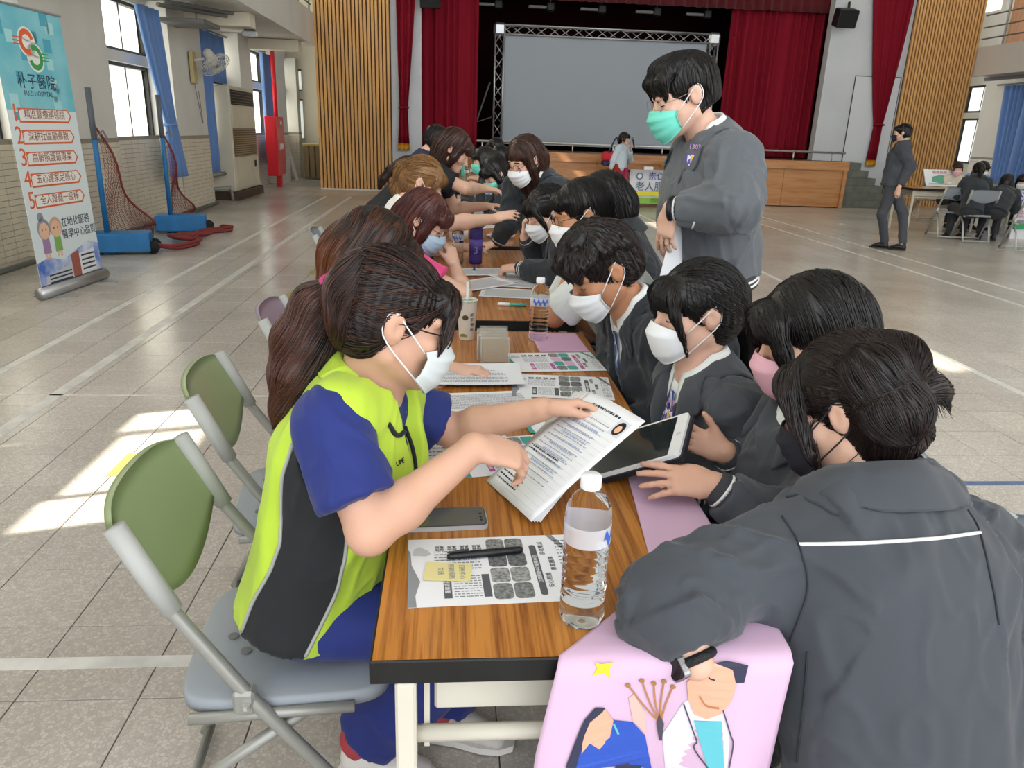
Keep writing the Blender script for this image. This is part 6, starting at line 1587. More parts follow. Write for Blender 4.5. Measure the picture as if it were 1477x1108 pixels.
# ------------------------------------------------------------------ the sheaf of forms the woman holds
bl = V(0.074, 1.448, 0.746); ex = nrm(V(0.0771, -0.1951, 0.0084)); ey = nrm(V(0.2211, 0.0948, 0.1742)); ey = nrm(ey-ex*(ey@ex)); sh_ = tag(empty('form_sheaf', bl), 'sheaf of printed forms with small portraits held by the woman in the vest', 'papers')
for k in range(4):
    rg = np.random.default_rng(k); ang = 0.05*k; x = nrm(ex+ey*0.02*k); y = nrm(ey-ex*(0.02*k+0.055*k)); nz = nrm(np.cross(x, y)); off = -nz*(0.002+0.005*k)
    n = 14; v = []; f = []; w, h_ = 0.21, 0.297
    for s_ in (0, 1):
        for j in range(n+1):
            for i in range(n+1):
                a, b = i/n, j/n; c = 0.018*math.sin(PI*a)*b*0.5-0.010*b*b-0.004*math.sin(2*PI*a)*(1-b); v.append(off+x*w*a+y*h_*b+nz*(c+(0.0004 if s_ else 0)))
    row = n+1; o2 = row*row
    for j in range(n):
        for i in range(n): a = j*row+i; f.append((o2+a, o2+a+1, o2+a+row+1, o2+a+row)); f.append((a, a+row, a+row+1, a+1))
    for i in range(n):
        for (p, q) in ((i, i+1), (n*row+i+1, n*row+i), ((i+1)*row, i*row), (i*row+n, (i+1)*row+n)): f.append((p, q, o2+q, o2+p))
    ob = mesh('form_sheet', v, f, M_paper, sh_, True)
    M = Matrix(((x[0], y[0], nz[0], off[0]), (x[1], y[1], nz[1], off[1]), (x[2], y[2], nz[2], off[2]), (0, 0, 0, 1)))
    def warp(o):
        for vv in o.data.vertices:
            q = np.array(vv.co)-off; a, b = (q@x)/w, (q@y)/h_; c = 0.018*math.sin(PI*a)*b*0.5-0.010*b*b-0.004*math.sin(2*PI*a)*(1-b); vv.co = Vector(np.array(vv.co)+nz*(c+0.0007))
    if k == 0:
        warp(textlines(ob, M, 0.055, 0.16, 0.268, 0.276, 1, M_dink, 1, th=0.7))
        warp(textlines(ob, M, 0.02, 0.16, 0.06, 0.25, 15, mat('faint_ink', '#a3a6ae', rough=0.8), 2, th=0.22)); warp(textlines(ob, M, 0.05, 0.15, 0.09, 0.23, 8, mat('faint_blue', '#a3aecb', rough=0.8), 5, th=0.3)); warp(textlines(ob, M, 0.012, 0.13, 0.112, 0.128, 2, M_dink, 8, th=0.5)); warp(textlines(ob, M, 0.012, 0.10, 0.02, 0.05, 3, M_dink, 9, th=0.35))
        lines = MB()
        for q in range(18):
            yy = 0.015+q*0.0145
            for u in range(9): lines.add([M @ Vector(p) for p in ((0.01+u*0.0205, yy, 0.0001), (0.01+(u+1)*0.0205, yy, 0.0001), (0.01+(u+1)*0.0205, yy+0.0005, 0.0001), (0.01+u*0.0205, yy+0.0005, 0.0001))], [(0, 1, 2, 3)])
        warp(tag(lines.build('form_lines', mat('line_grey', '#b9bcc4'), ob), kind='stuff'))
    if k in (0, 1, 2):
        ph = poly('portrait', [(0.163, 0.232), (0.196, 0.232), (0.196, 0.274), (0.163, 0.274)], mat('portrait_bg', '#c9cdd6'), ob, M, 0.0001); warp(ph)
        warp(poly('portrait', [(0.1795+0.012*math.cos(a), 0.252+0.018*math.sin(a)) for a in np.linspace(0, 2*PI, 16, endpoint=False)], mat('portrait_hair', '#1a1513'), ob, M, 0.0003)); warp(poly('portrait', [(0.1795+0.007*math.cos(a), 0.25+0.010*math.sin(a)) for a in np.linspace(0, 2*PI, 14, endpoint=False)], mat('portrait_skin', '#d7ab8d'), ob, M, 0.0005))
# ------------------------------------------------------------------ tablet in the hands of the girl with the pink mask
c0, c1, c2 = aty(866, 690, 1.45), aty(982, 658, 1.37), aty(955, 614, 1.54)
x = nrm(c1-c0); y = nrm((c2-c1)-x*((c2-c1)@x)); M = frame(c1-x*0.245, x, y); t = thing('tablet', 'white tablet in a dark case held over the table', 'tablet')
rprism('tablet_case', mat('case_black', '#1b1c22', rough=0.5), t, 0.255, 0.178, 0.012, -0.012, -0.001, M @ Matrix.Translation((-0.006, -0.006, 0)))
rprism('tablet_body', mat('tablet_white', '#dfe0e0', rough=0.25), t, 0.243, 0.169, 0.010, -0.001, 0.0065, M)
rprism('screen_glass', mat('tablet_glass', '#22292a', rough=0.06, spec=0.7), t, 0.205, 0.155, 0.002, 0.0064, 0.0068, M @ Matrix.Translation((0.012, 0.007, 0)))
MB().add(*[[M @ Vector((0.23+0.006*math.cos(a), 0.085+0.006*math.sin(a), 0.0068)) for a in np.linspace(0, 2*PI, 16, endpoint=False)], [tuple(range(16))]]).build('home_button', mat('button_ring', '#b9bbbb', rough=0.3), t)
# ------------------------------------------------------------------ loose papers along the row
def lp(label, a, b, w=0.297, h=0.21, m=M_paper, curl=0.004, seed=0, lines=True, z=0.0, kind='paper'):
    t, M = sheet(kind, label, (atz(a[0], a[1], TZ+z), atz(b[0], b[1], TZ+z)), w, h, m, 0.0008+0.0, curl, cat='paper', group='papers on the table row')
    if lines: textlines(t, M @ Matrix.Translation((0, 0, 0.0012)), 0.02, w-0.02, 0.02, h-0.02, 12, M_ink, seed, th=0.3)
    return t, M
lp('printed sheet under the pointing hand', (612, 556), (728, 556), 0.29, 0.2, seed=1, z=0.012, curl=0.03); lp('printed sheet lying nearer than the pointed-at sheet', (622, 597), (738, 592), 0.29, 0.15, seed=2)
lp('crumpled white sheet beneath the vest woman forearm', (590, 668), (668, 664), 0.2, 0.28, seed=3, curl=0.02); lp('white slip peeking out behind the vest woman hand', (655, 655), (715, 648), 0.15, 0.2, seed=4)
bw_leaflet('grey leaflet farthest but one before the boy with wavy hair', atz(738, 572, TZ+0.001), atz(892, 578, TZ+0.001)); 
bw_leaflet('pink and teal leaflet before the boy with wavy hair', atz(744, 537, TZ+0.002), atz(874, 535, TZ+0.002), False)
bw_leaflet('teal leaflet half under the sheaf of forms', atz(672, 690, TZ+0.001), atz(790, 680, TZ+0.001), False); bw_leaflet('pink leaflet behind the upper edge of the sheaf', atz(765, 625, TZ+0.003), atz(905, 615, TZ+0.003), False)
t = tag(MB().bbox(0, 0.17, 0, 0.24, 0, 0.006, b=0.002).build('pink_folder', mat('folder_pink', '#caa0bf', rough=0.5)), 'mauve folder lying beside the far bottle of the near table', 'folder'); t.location = atz(779, 509, TZ); t.rotation_euler = (0, 0, 0.05)
for k, (a, b) in enumerate((((690, 428), (775, 432)), ((700, 412), (790, 418)), ((668, 398), (730, 397)), ((735, 408), (800, 402)), ((680, 420), (745, 410)))): lp(['sheet with teal border at the front of the paper spread', 'white sheet in the middle of the spread on the second table', 'white sheet under the push pin on the second table', 'white sheet nearest the student resting her fist', 'white sheet under the spread, left edge showing'][k], a, b, 0.297, 0.2, seed=20+k, z=0.001+0.001*k, curl=0.006)
rgb = thing('marker', 'teal and white marker lying on the second table edge', 'pen', tuple(atz(735, 439, TZ+0.008))); MB().tube([(0, 0, 0), (0.07, -0.01, 0)], 0.007, 10).build('barrel', mat('marker_teal', '#3aa39b', rough=0.4), rgb, True); MB().tube([(-0.05, 0.007, 0), (0, 0, 0)], 0.0072, 10).build('marker_cap', M_cap, rgb, True)
rgb = thing('pushpin', 'tiny navy push pin standing on white paper', 'pin', tuple(atz(684, 390, TZ+0.004))); MB().lathe([(0, 0), (0.011, 0), (0.011, 0.004), (0.005, 0.006), (0.005, 0.03), (0, 0.032)], 12).build('cap_body', mat('navy_cap', '#1e2450', rough=0.4), rgb, True)
lp('small white sheet near the leaning girl hand on the third table', (690, 330), (735, 328), 0.25, 0.18, seed=31, z=0.002); lp('paper spread before the teal-masked girl', (690, 308), (730, 306), 0.3, 0.2, seed=32, z=0.002); lp('white paper on the far table among bottles', (668, 276), (700, 277), 0.3, 0.2, seed=33)
bag = thing('plastic_pouch', 'clear pinkish plastic pouch beside the leaning girl', 'pouch', tuple(atz(722, 344, TZ))); Fp = Field((-0.12, -0.08, 0), (0.12, 0.08, 0.06), 0.008); Fp.ell((0, 0, 0.02), (0.1, 0.06, 0.022)); field_obj('pouch', Fp, mat('pouch_plastic', '#d3c0d0', rough=0.25, bump=(30, 0.8)), bag, [((-0.1, 0, 0), (0.1, 0, 0.02), 0.008, 20, 2)], 2)
for k, (px, py) in enumerate(((654, 345), (668, 345), (666, 311))):
    cu = thing('drink_cup', ['white carton left of the water bottle by the purple bottle', 'translucent cup behind the purple bottle', 'white cup on the third table next to the slim bottle'][k], 'cup', tuple(atz(px, py, TZ))); MB().lathe([(0, 0.0), (0.03, 0.0), (0.037, 0.11), (0.035, 0.11), (0.029, 0.006), (0, 0.006)], 20).build('cup_wall', mat('cup_white', '#d9d9d4', rough=0.4), cu, True); MB().lathe([(0.0375, 0.106), (0.0385, 0.112), (0.034, 0.112)], 20).build('rim', M_cap, cu, True)
ph2 = thing('tray', 'dark flat tray with phone on the third table', 'tray', tuple(atz(655, 318, TZ))); MB().bbox(-0.1, 0.1, -0.07, 0.07, 0, 0.015, b=0.004).build('tray_body', mat('tray_dark', '#4b4340', rough=0.4), ph2)

# ------------------------------------------------------------------ pink printed cloth over the table corner
Fc = []; NX, NY = 46, 60
def cloth_pt(u, v):
    """u across (0 at the inner edge), v from the far end to the hanging hem"""
    L = 1.34*v-0.0
    # lies on the table from y=1.62 to the front edge, then hangs down
    inner = np.interp(v, [0, 0.1, 0.39, 0.44, 0.534, 0.65, 1], [0.375, 0.383, 0.345, 0.281, 0.155, 0.125, 0.08]); outer = np.interp(v, [0, 0.5, 0.6, 1], [0.53, 0.50, 0.49, 0.46])
    x = inner+(outer-inner)*u; y = 1.60-L; z = TZ+0.004
    edge = 0.868
    if y < edge+0.012:
        s = (edge+0.012)-y; r = 0.012; a = min(s/r, PI/2); y = edge+0.012-r*math.sin(a); z = TZ+0.004-r*(1-math.cos(a))
        if s > r*PI/2: z -= (s-r*PI/2); hang = (s-r*PI/2); y -= 0.028*math.sin(u*9+0.6)*min(1, hang*4)+0.06*hang; x += 0.0
    over = max(0, x-0.50); z -= over*1.5
    return V(x, y, z+0.002*math.sin(u*7+v*11))
Pc = [[cloth_pt(i/NX, j/NY) for i in range(NX+1)] for j in range(NY+1)]
v = [p for r_ in Pc for p in r_]; N0 = len(v); row = NX+1
arr = np.array(v).reshape(NY+1, NX+1, 3); du = np.gradient(arr, axis=1); dv = np.gradient(arr, axis=0); nn = np.cross(dv, du); nn /= np.linalg.norm(nn, axis=2)[..., None]+1e-9
if nn[5, 5, 2] < 0: nn = -nn
v += list((arr-nn*0.002).reshape(-1, 3)); f = []
for j in range(NY):
    for i in range(NX): a = j*row+i; f.append((a, a+row, a+row+1, a+1)); f.append((N0+a, N0+a+1, N0+a+row+1, N0+a+row))
for i in range(NX): f += [(i, i+1, N0+i+1, N0+i), (NY*row+i+1, NY*row+i, N0+NY*row+i, N0+NY*row+i+1)]
for j in range(NY): f += [((j+1)*row, j*row, N0+j*row, N0+(j+1)*row), (j*row+NX, (j+1)*row+NX, N0+(j+1)*row+NX, N0+j*row+NX)]
cl = tag(mesh('banner_cloth', v, f, M_pinkc, None, True), 'pink printed banner cloth hanging over the near table corner', 'cloth')
from mathutils.interpolate import poly_3d_calc
def cloth_xyz(x, s):
    """x world, s = drop below the table edge"""
    vv = (1.60-0.880+0.019+s-0.012)/1.34; inner = np.interp(vv, [0, 0.1, 0.39, 0.44, 0.534, 0.65, 1], [0.375, 0.383, 0.345, 0.281, 0.155, 0.125, 0.08]); outer = np.interp(vv, [0, 0.5, 0.6, 1], [0.53, 0.50, 0.49, 0.46]); u = (x-inner)/(outer-inner); return cloth_pt(u, vv)
def cprint(name, pts, m, lvl=1, fine=10):
    """printed shape on the hanging part: pts in photo pixels, carried onto the cloth"""
    from mathutils.geometry import tessellate_polygon
    P = []
    for px, py in pts:
        q = aty(px, py, 0.85)
        for _ in range(5):
            s = TZ-q[2]; c = cloth_xyz(q[0], s); q = aty(px, py, c[1])
        P.append((q[0], TZ-q[2]))
    # densify
    D = []
    for k in range(len(P)):
        a, b = P[k], P[(k+1) % len(P)]; n = max(1, int(math.hypot(b[0]-a[0], b[1]-a[1])/0.012))
        D += [(a[0]+(b[0]-a[0])*t/n, a[1]+(b[1]-a[1])*t/n) for t in range(n)]
    tri = tessellate_polygon([[Vector((p[0], p[1], 0)) for p in D]]); vs = [np.array(cloth_xyz(p[0], p[1]))+V(0, -0.0007*lvl-0.0004, 0.0) for p in D]
    vs = vs+[p+V(0, 0.0005, 0) for p in vs]; n = len(D); return mesh(name, vs, [tuple(t) for t in tri]+[tuple(n+i for i in t[::-1]) for t in tri], m, cl)
C_skin = mat('print_skin', '#e0a489', rough=0.6); C_dark = mat('print_navy', '#2f3147', rough=0.6); C_blue = mat('print_blue', '#2c4fae', rough=0.6); C_coat = mat('print_coat', '#d6d3e2', rough=0.6); C_scrub = mat('print_aqua', '#5cb3bf', rough=0.6); C_yel = mat('print_yellow', '#d6c832', rough=0.6); C_line = mat('print_line', '#b07a55', rough=0.6); C_beak = mat('print_greyline', '#4a4652', rough=0.6)
def stroke(pts, w): 
    P = np.array(spline(np.array([(a, b, 0) for a, b in pts]), 14))[:, :2]; T = np.gradient(P, axis=0); T /= np.linalg.norm(T, axis=1)[:, None]+1e-9; N = np.stack([-T[:, 1], T[:, 0]], 1)*w/2; return [tuple(q) for q in P+N]+[tuple(q) for q in (P-N)[::-1]]
cprint('print_star', [(857, 956), (866, 962), (885, 958), (878, 968), (880, 982), (869, 976), (854, 979), (861, 968)], C_yel)
cprint('print_figure', [(985, 1015), (1010, 1000), (1040, 1005), (1052, 1060), (1048, 1120), (960, 1120), (955, 1060)], C_coat, 1)
cprint('print_figure', [(1000, 1040), (1040, 1042), (1044, 1120), (1020, 1110)], C_scrub, 2)
cprint('print_figure', [(990, 985), (1006, 968), (1030, 955), (1055, 965), (1062, 985), (1055, 1010), (1040, 1030), (1018, 1038), (1000, 1030), (992, 1010)], C_skin, 3)
cprint('print_figure', [(1030, 955), (1045, 948), (1058, 953), (1078, 960), (1072, 985), (1060, 985), (1056, 966)], C_dark, 4)
cprint('print_line', stroke([(1020, 970), (1022, 978), (1030, 981)], 2), C_dark, 4); cprint('print_line', stroke([(1008, 1004), (1018, 1018), (1036, 1022)], 2.5), C_line, 4)
cprint('print_line', stroke([(985, 1015), (1000, 1058), (1004, 1070), (1000, 1080), (1022, 1112)], 2), C_beak, 4); cprint('print_line', stroke([(1042, 1025), (1052, 1060), (1056, 1075), (1050, 1110)], 2), C_beak, 4)
cprint('print_figure', [(868, 1030), (885, 1042), (912, 1044), (930, 1062), (940, 1112), (818, 1112), (832, 1070), (850, 1050)], C_blue, 2)
cprint('print_figure', [(842, 1050), (856, 1030), (872, 1026), (884, 1042), (878, 1070), (866, 1084), (850, 1075), (838, 1090)], C_skin, 3)
cprint('print_figure', [(834, 1060), (842, 1042), (858, 1024), (872, 1024), (868, 1030), (850, 1045), (842, 1064), (830, 1110), (815, 1110)], C_dark, 4)
cprint('print_figure', [(890, 1078), (925, 1105), (920, 1115), (886, 1115)], C_dark, 3); cprint('print_line', stroke([(884, 1046), (898, 1075), (902, 1090)], 3), C_scrub, 4)
for a, b in (((952, 1045), (905, 992)), ((952, 1045), (925, 985)), ((952, 1045), (942, 988)), ((952, 1045), (957, 985)), ((952, 1045), (970, 992))):
    cprint('print_stem', stroke([a, ((a[0]+b[0])/2-2, (a[1]+b[1])/2), b], 2.5), C_line, 2); cprint('print_bud', [(b[0]+4*math.cos(q), b[1]+3*math.sin(q)) for q in np.linspace(0, 2*PI, 8, endpoint=False)], mat('print_bud', '#9c7440'), 3)
cprint('print_stem', [(950, 1030), (957, 1044), (954, 1068), (950, 1068), (946, 1044)], C_beak, 3)
cprint('print_petal', [(912, 1042), (906, 1010), (914, 1005), (930, 1030), (932, 1060)], mat('print_peach', '#dcb0a6'), 1)
# ================================================================== the people further along
def bob(S, F, H, ln=0.1, fringe=True, sides=True, back=0.07):
    hair_cap(F, H, thick=1.06)
    if fringe: F.ell(H(0, 0.076, 0.05), (0.066, 0.036, 0.04), H.R, 0.012)
    if sides:
        for sx in (-1, 1): F.chain([H(sx*0.066, 0.04, 0.04), H(sx*0.078, 0.035, -0.03), H(sx*0.076, 0.03, -0.03-ln)], [0.024, 0.022, 0.010], 0.015)
    a = H(0, -0.065, -0.03); dn = nrm(V(0, 0, -1)-0.45*H.u)      # the length hangs down, not along the head
    F.chain([H(0, -0.05, 0.0), a, a+dn*(0.02+ln*0.5), a+dn*(0.02+ln)], [0.076, 0.076, 0.07, back*0.75], 0.03)
def flow_down(p): 
    w = np.clip((p[:, 2]-0.03)/0.07, 0, 1)[:, None]
    return np.stack([np.sign(p[:, 0])*0.9, 0.2*np.sign(p[:, 1]), -0.3+0*p[:, 0]], 1)*w+np.array([[0, 0, -1.0]])*(1-w)
def simple(label, head, f, top, hair, style='bob', mask='white', skin='fair', body=(1, 0), seat=True, pel=None, el=None, wr=None, hands=None, h=0.009, sleeve=0.93, up=(0, 0, 1), glass=None, bottom=None, neck=None, legs=None, bulk=0.014, jk=False, tie=False, hn=350, lean=0.12, group=None, tfn=None, hair_ln=0.1, tail=None, sw=0.165, k=1.0, tint=0.2, cuff=(), fringe=True):
    """one person; body = facing of the trunk in plan"""
    H = Head(head, nrm(f), up, k); bd = nrm(V(body[0], body[1], 0)); rt = np.cross(bd, [0, 0, 1])
    nk = neck if neck is not None else H(0, -0.035, -0.135)+V(0, 0, -0.01)
    pe = pel if pel is not None else V(*(nk-bd*lean)[:2], 0.5 if seat else 0.95)
    sh = (nk-rt*sw-V(0, 0, 0.05), nk+rt*sw-V(0, 0, 0.05))
    if el is None: el = [None, None]
    if wr is None: wr = [None, None]
    el = list(el); wr = list(wr)
    for i, s_ in enumerate((-1, 1)):
        if el[i] is None: el[i] = sh[i]+rt*s_*0.06+bd*0.10-V(0, 0, 0.23)
        if wr[i] is None: wr[i] = el[i]+bd*0.21-rt*s_*0.08+V(0, 0, 0.03)
    hands = hands or [None, None]; hands = [q or dict(d=nrm(wr[i]-el[i]), n=V(0, 0, 1)) for i, q in enumerate(hands)]
    if legs is None:
        if seat: legs = seated_legs(pe, bd, rt)
        else: legs = [(pe+rt*s_*0.085-V(0, 0, 0.05), V(*(pe+rt*s_*0.09+bd*0.02)[:2], 0.5), V(*(pe+rt*s_*0.09)[:2], 0.09)) for s_ in (-1, 1)]
    S = dict(h=h, H=H, neck=nk, pelvis=pe, sh=sh, el=el, wr=wr, hands=hands, legs=legs, label=label, skin=skin, group=group)
    b = make_person(S)
    if jk: S['j'] = jacket(S, top, h=h, seed=int(head[1]*10), tie=tie, cuff=cuff, bulk=bulk)
    else:
        S['j'] = garment(S, 'shirt', top, sleeve=sleeve, bulk=bulk, h=h, hem=0.04, folds=0.009, rs=(0.06, 0.056, 0.05, 0.04), flat_hem=False, seed=int(head[1]*10))
        side, up_, fr = torso_frame(S); collar(b, nk+up_*0.0, nrm(nrm(H(0, -0.02, -0.05)-nk)+up_), fr, top, r=0.06, stand=0.02, flap=0.03, point=0.02, open_=0.4, spreadr=0.02)
    trousers(S, bottom or M_trouser, h=max(h, 0.01))
    for (hp, kn, an) in legs: shoe(b, an, bd, M_shoe, h=max(h, 0.009))
    if mask: face_mask(H, b, mask, loops=h < 0.0125)
    if glass: glasses(H, b, glass, 0.023, 0.004, 0.0013)
    F = hfield(H, h*0.85, (-0.15, -0.26, -0.42), (0.15, 0.17, 0.18))
    fl = flow_down
    if style == 'bob': bob(S, F, H, hair_ln)
    elif style == 'long': bob(S, F, H, hair_ln+0.12, fringe)
    elif style == 'short':
        hair_cap(F, H, thick=1.05)
        for sx in (-1, 1): F.ell(H(sx*0.088, 0.002, -0.016), np.array([0.024, 0.032, 0.042]), H.R, 0.006, 's')
        F.ell(H(0, 0.06, 0.06), (0.066, 0.045, 0.035), H.R, 0.012); F.ell(H(0, -0.075, -0.1), (0.11, 0.075, 0.055), H.R, 0.01, 's')
    elif style in ('tail', 'bun'):
        hair_cap(F, H, thick=1.05)
        for sx in (-1, 1): F.ell(H(sx*0.086, 0.002, -0.014), np.array([0.022, 0.024, 0.032]), H.R, 0.006, 's')
        F.ell(H(0, 0.074, 0.05), (0.064, 0.034, 0.038), H.R, 0.012)
        for sx in (-1, 1): F.chain([H(sx*0.06, 0.075, 0.03), H(sx*0.072, 0.06, -0.03), H(sx*0.07, 0.055, -0.08)], [0.014, 0.009, 0.003], 0.01)
        if style == 'tail': F.chain([H(0, -0.1, 0.0), H(0, -0.135, -0.04), H(0, -0.15, -0.12), H(0, -0.14, -0.2)], [0.05, 0.03, 0.03, 0.008], 0.02)
        else: F.ell(H(0, -0.12, 0.0), (0.055, 0.05, 0.055), H.R, 0.02); F.chain([H(0, -0.09, -0.02), H(0, -0.1, -0.1)], [0.07, 0.05], 0.03)
        t0 = np.array([0, -0.13, -0.01])
        def fl(p):
            d = t0-p; return np.where((p[:, 1] > 0.055)[:, None], np.array([[0.1, 0.1, -1.0]]), np.where((p[:, 1] < -0.12)[:, None], np.array([[0, -0.1, -1.0]]), d/np.linalg.norm(d, axis=1)[:, None]))
    S['hair'] = hair_obj(S, F, '', hair, fl, n=hn, steps=9, step=0.014, r=0.0016 if h > 0.007 else 0.0012, tint=tint, lift=0.002, tfn=tfn)
    return S
M_pinkshirt = mat('pink_shirt', '#cf3f7c', rough=0.75, sheen=0.15); M_whitetop = mat('white_top', '#d8d7d2', rough=0.75); M_blacktop = mat('black_top', '#1d1e22', rough=0.8); M_navytop = mat('navy_top', '#252c45', rough=0.8); M_beige = mat('beige_top', '#b5a18a', rough=0.8)
M_wire = mat('thin_dark_frame', '#3a2d2a', rough=0.3)
HAIR['amber'] = hair_mat('hair_amber', '#1b1413', '#8a4f2c')
# left side of the row
sB = simple('woman with dark-to-amber hair partly hidden behind the vest woman', aty(542, 372, 2.06), V(0.85, 0.1, -0.5), M_whitetop, HAIR['amber'], 'long', 'white', h=0.007, hn=900, hair_ln=0.08, el=(None, aty(560, 580, 1.95)), wr=(None, aty(598, 555, 2.08)), hands=[None, dict(d=V(0.95, 0.05, -0.08), n=V(0, -0.2, 1), curl=(0.1, 0.5, 0.6, 0.7), thumb=(0.3, 0.2))], pel=V(-0.27, 2.06, 0.5), tint=0.1, tfn=lambda l: np.clip((-l[:, 1]-l[:, 2])*4-0.35, -0.1, 0.4))
sC = simple('woman with reddish bob, glasses and pink shirt writing at the table', aty(613, 317, 3.36), V(0.80, -0.22, -0.48), M_pinkshirt, HAIR['red'], 'bob', 'blue', h=0.007, hn=900, glass=M_wire, sleeve=0.32, el=(None, aty(668, 425, 3.15)), wr=(None, aty(656, 384, 3.40)), hands=[None, dict(d=V(-0.2, 0.2, 0.9), n=V(0.6, -0.5, 0.2), curl=(0.8, 0.9, 1.0, 1.0))], lean=0.2, tint=0.45)
sD = simple('woman with golden-brown hair in a bun and white top, arm across the table', aty(612, 262, 4.1), V(0.82, -0.15, -0.45), M_whitetop, HAIR['gold'], 'bun', 'white', h=0.008, hn=600, sleeve=0.3, el=(None, aty(650, 322, 3.9)), wr=(None, aty(712, 316, 4.08)), hands=[None, dict(d=V(0.8, 0.1, 0.25), n=V(0, -0.5, 0.8), curl=(0.2, 0.25, 0.3, 0.4))], lean=0.28, tint=0.45)
sG = simple('woman with brown hair leaning forward behind the bun-haired woman', aty(590, 252, 5.9), V(0.9, 0.1, -0.5), M_navytop, HAIR['brown'], 'tail', None, h=0.011, lean=0.2)
sE = simple('woman with straight dark hair in black top bending over the far table', aty(656, 216, 4.95), V(0.85, -0.2, -0.55), M_blacktop, HAIR['brown'], 'bob', None, h=0.009, hn=500, sleeve=0.3, seat=False, pel=V(-0.42, 5.0, 0.92), el=(None, aty(672, 272, 4.75)), wr=(None, aty(700, 272, 5.0)), hands=[None, dict(d=V(0.9, 0.1, -0.1), n=V(0, -0.2, 1))], tint=0.3)
sF = simple('person with short black hair standing farthest on the left of the row', aty(631, 204, 6.6), V(0.9, -0.1, -0.5), M_navytop, HAIR['black'], 'short', None, h=0.012, seat=False, pel=V(-0.35, 6.6, 0.92))
# right side of the row
sR5 = simple('student in white polo shirt with glasses hidden behind the wavy-haired boy', aty(838, 308, 2.80), V(-0.94, -0.1, -0.25), mat('polo_white', '#ccd2d0', rough=0.75), HAIR['black'], 'short', 'white', 'tan', (-1, 0), h=0.007, hn=900, glass=mat('black_frame', '#18181a', rough=0.3), sleeve=0.42, el=(aty(800, 458, 2.74), None), wr=(aty(818, 408, 2.82), V(0.62, 3.0, 0.66)), hands=[dict(d=V(0.1, 0, 1), n=V(-1, 0, 0), curl=(0.8, 0.9, 1, 1)), None], lean=0.28, bulk=0.02)
st = sR5['el'][0]; dd = nrm(sR5['el'][0]-sR5['sh'][0])
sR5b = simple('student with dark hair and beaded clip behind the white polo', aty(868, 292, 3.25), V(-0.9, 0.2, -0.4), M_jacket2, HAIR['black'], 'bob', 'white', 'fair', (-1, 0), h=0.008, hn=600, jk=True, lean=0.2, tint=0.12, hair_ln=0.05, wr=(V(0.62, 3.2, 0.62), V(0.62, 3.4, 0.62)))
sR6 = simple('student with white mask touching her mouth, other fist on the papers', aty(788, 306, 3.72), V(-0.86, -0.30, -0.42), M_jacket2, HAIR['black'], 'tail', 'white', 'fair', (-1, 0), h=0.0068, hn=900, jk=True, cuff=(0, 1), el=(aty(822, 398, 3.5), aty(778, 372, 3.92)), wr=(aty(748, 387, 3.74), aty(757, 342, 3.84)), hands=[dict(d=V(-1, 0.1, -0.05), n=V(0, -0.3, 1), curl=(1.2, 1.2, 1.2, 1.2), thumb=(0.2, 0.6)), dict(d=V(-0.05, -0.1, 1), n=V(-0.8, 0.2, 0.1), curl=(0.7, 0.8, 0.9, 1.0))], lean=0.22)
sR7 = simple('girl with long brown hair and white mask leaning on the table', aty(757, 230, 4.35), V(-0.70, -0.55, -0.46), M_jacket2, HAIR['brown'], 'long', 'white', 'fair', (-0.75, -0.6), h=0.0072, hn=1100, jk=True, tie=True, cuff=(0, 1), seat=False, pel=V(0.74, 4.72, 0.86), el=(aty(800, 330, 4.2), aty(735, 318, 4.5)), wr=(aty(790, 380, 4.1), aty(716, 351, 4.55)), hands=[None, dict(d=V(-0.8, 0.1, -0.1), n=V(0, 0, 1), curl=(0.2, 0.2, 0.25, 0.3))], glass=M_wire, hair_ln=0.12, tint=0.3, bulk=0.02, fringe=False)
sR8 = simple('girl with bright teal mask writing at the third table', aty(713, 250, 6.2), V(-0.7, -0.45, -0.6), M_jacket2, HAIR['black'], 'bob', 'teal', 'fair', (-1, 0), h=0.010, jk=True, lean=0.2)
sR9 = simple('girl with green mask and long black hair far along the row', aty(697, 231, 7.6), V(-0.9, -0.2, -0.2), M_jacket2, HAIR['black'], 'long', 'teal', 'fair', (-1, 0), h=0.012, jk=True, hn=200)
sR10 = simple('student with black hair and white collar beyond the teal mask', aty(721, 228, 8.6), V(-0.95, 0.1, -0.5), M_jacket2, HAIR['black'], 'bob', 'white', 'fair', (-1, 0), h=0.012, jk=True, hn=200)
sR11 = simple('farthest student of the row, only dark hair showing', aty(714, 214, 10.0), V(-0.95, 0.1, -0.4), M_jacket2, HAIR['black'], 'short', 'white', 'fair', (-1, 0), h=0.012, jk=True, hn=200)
# speaker with a microphone before the stage
M_knit = mat('pale_blue_knit', '#b9c6d0', rough=0.8); M_redpant = mat('rust_trousers', '#9a2b22', rough=0.8)
fx = atz(890, 297)
sp = simple('woman with microphone in pale blue top and rust-red trousers before the stage', aty(901, 200, fx[1]), V(0.75, -0.6, -0.1), M_knit, HAIR['black'], 'bob', None, 'fair', (0.75, -0.6), h=0.012, hn=200, seat=False, bottom=M_redpant, hair_ln=0.03, sleeve=0.85, el=(None, aty(884, 232, fx[1]-0.1)), wr=(aty(910, 213, fx[1]-0.25), aty(880, 248, fx[1]-0.1)), k=1.0, pel=V(fx[0], fx[1], 0.85), legs=[(V(fx[0]+0.07, fx[1]+0.06, 0.8), V(fx[0]+0.08, fx[1]+0.06, 0.45), V(fx[0]+0.06, fx[1]+0.08, 0.09)), (V(fx[0]-0.07, fx[1]-0.06, 0.8), V(fx[0]-0.08, fx[1]-0.06, 0.45), V(fx[0]-0.1, fx[1]-0.04, 0.09))])
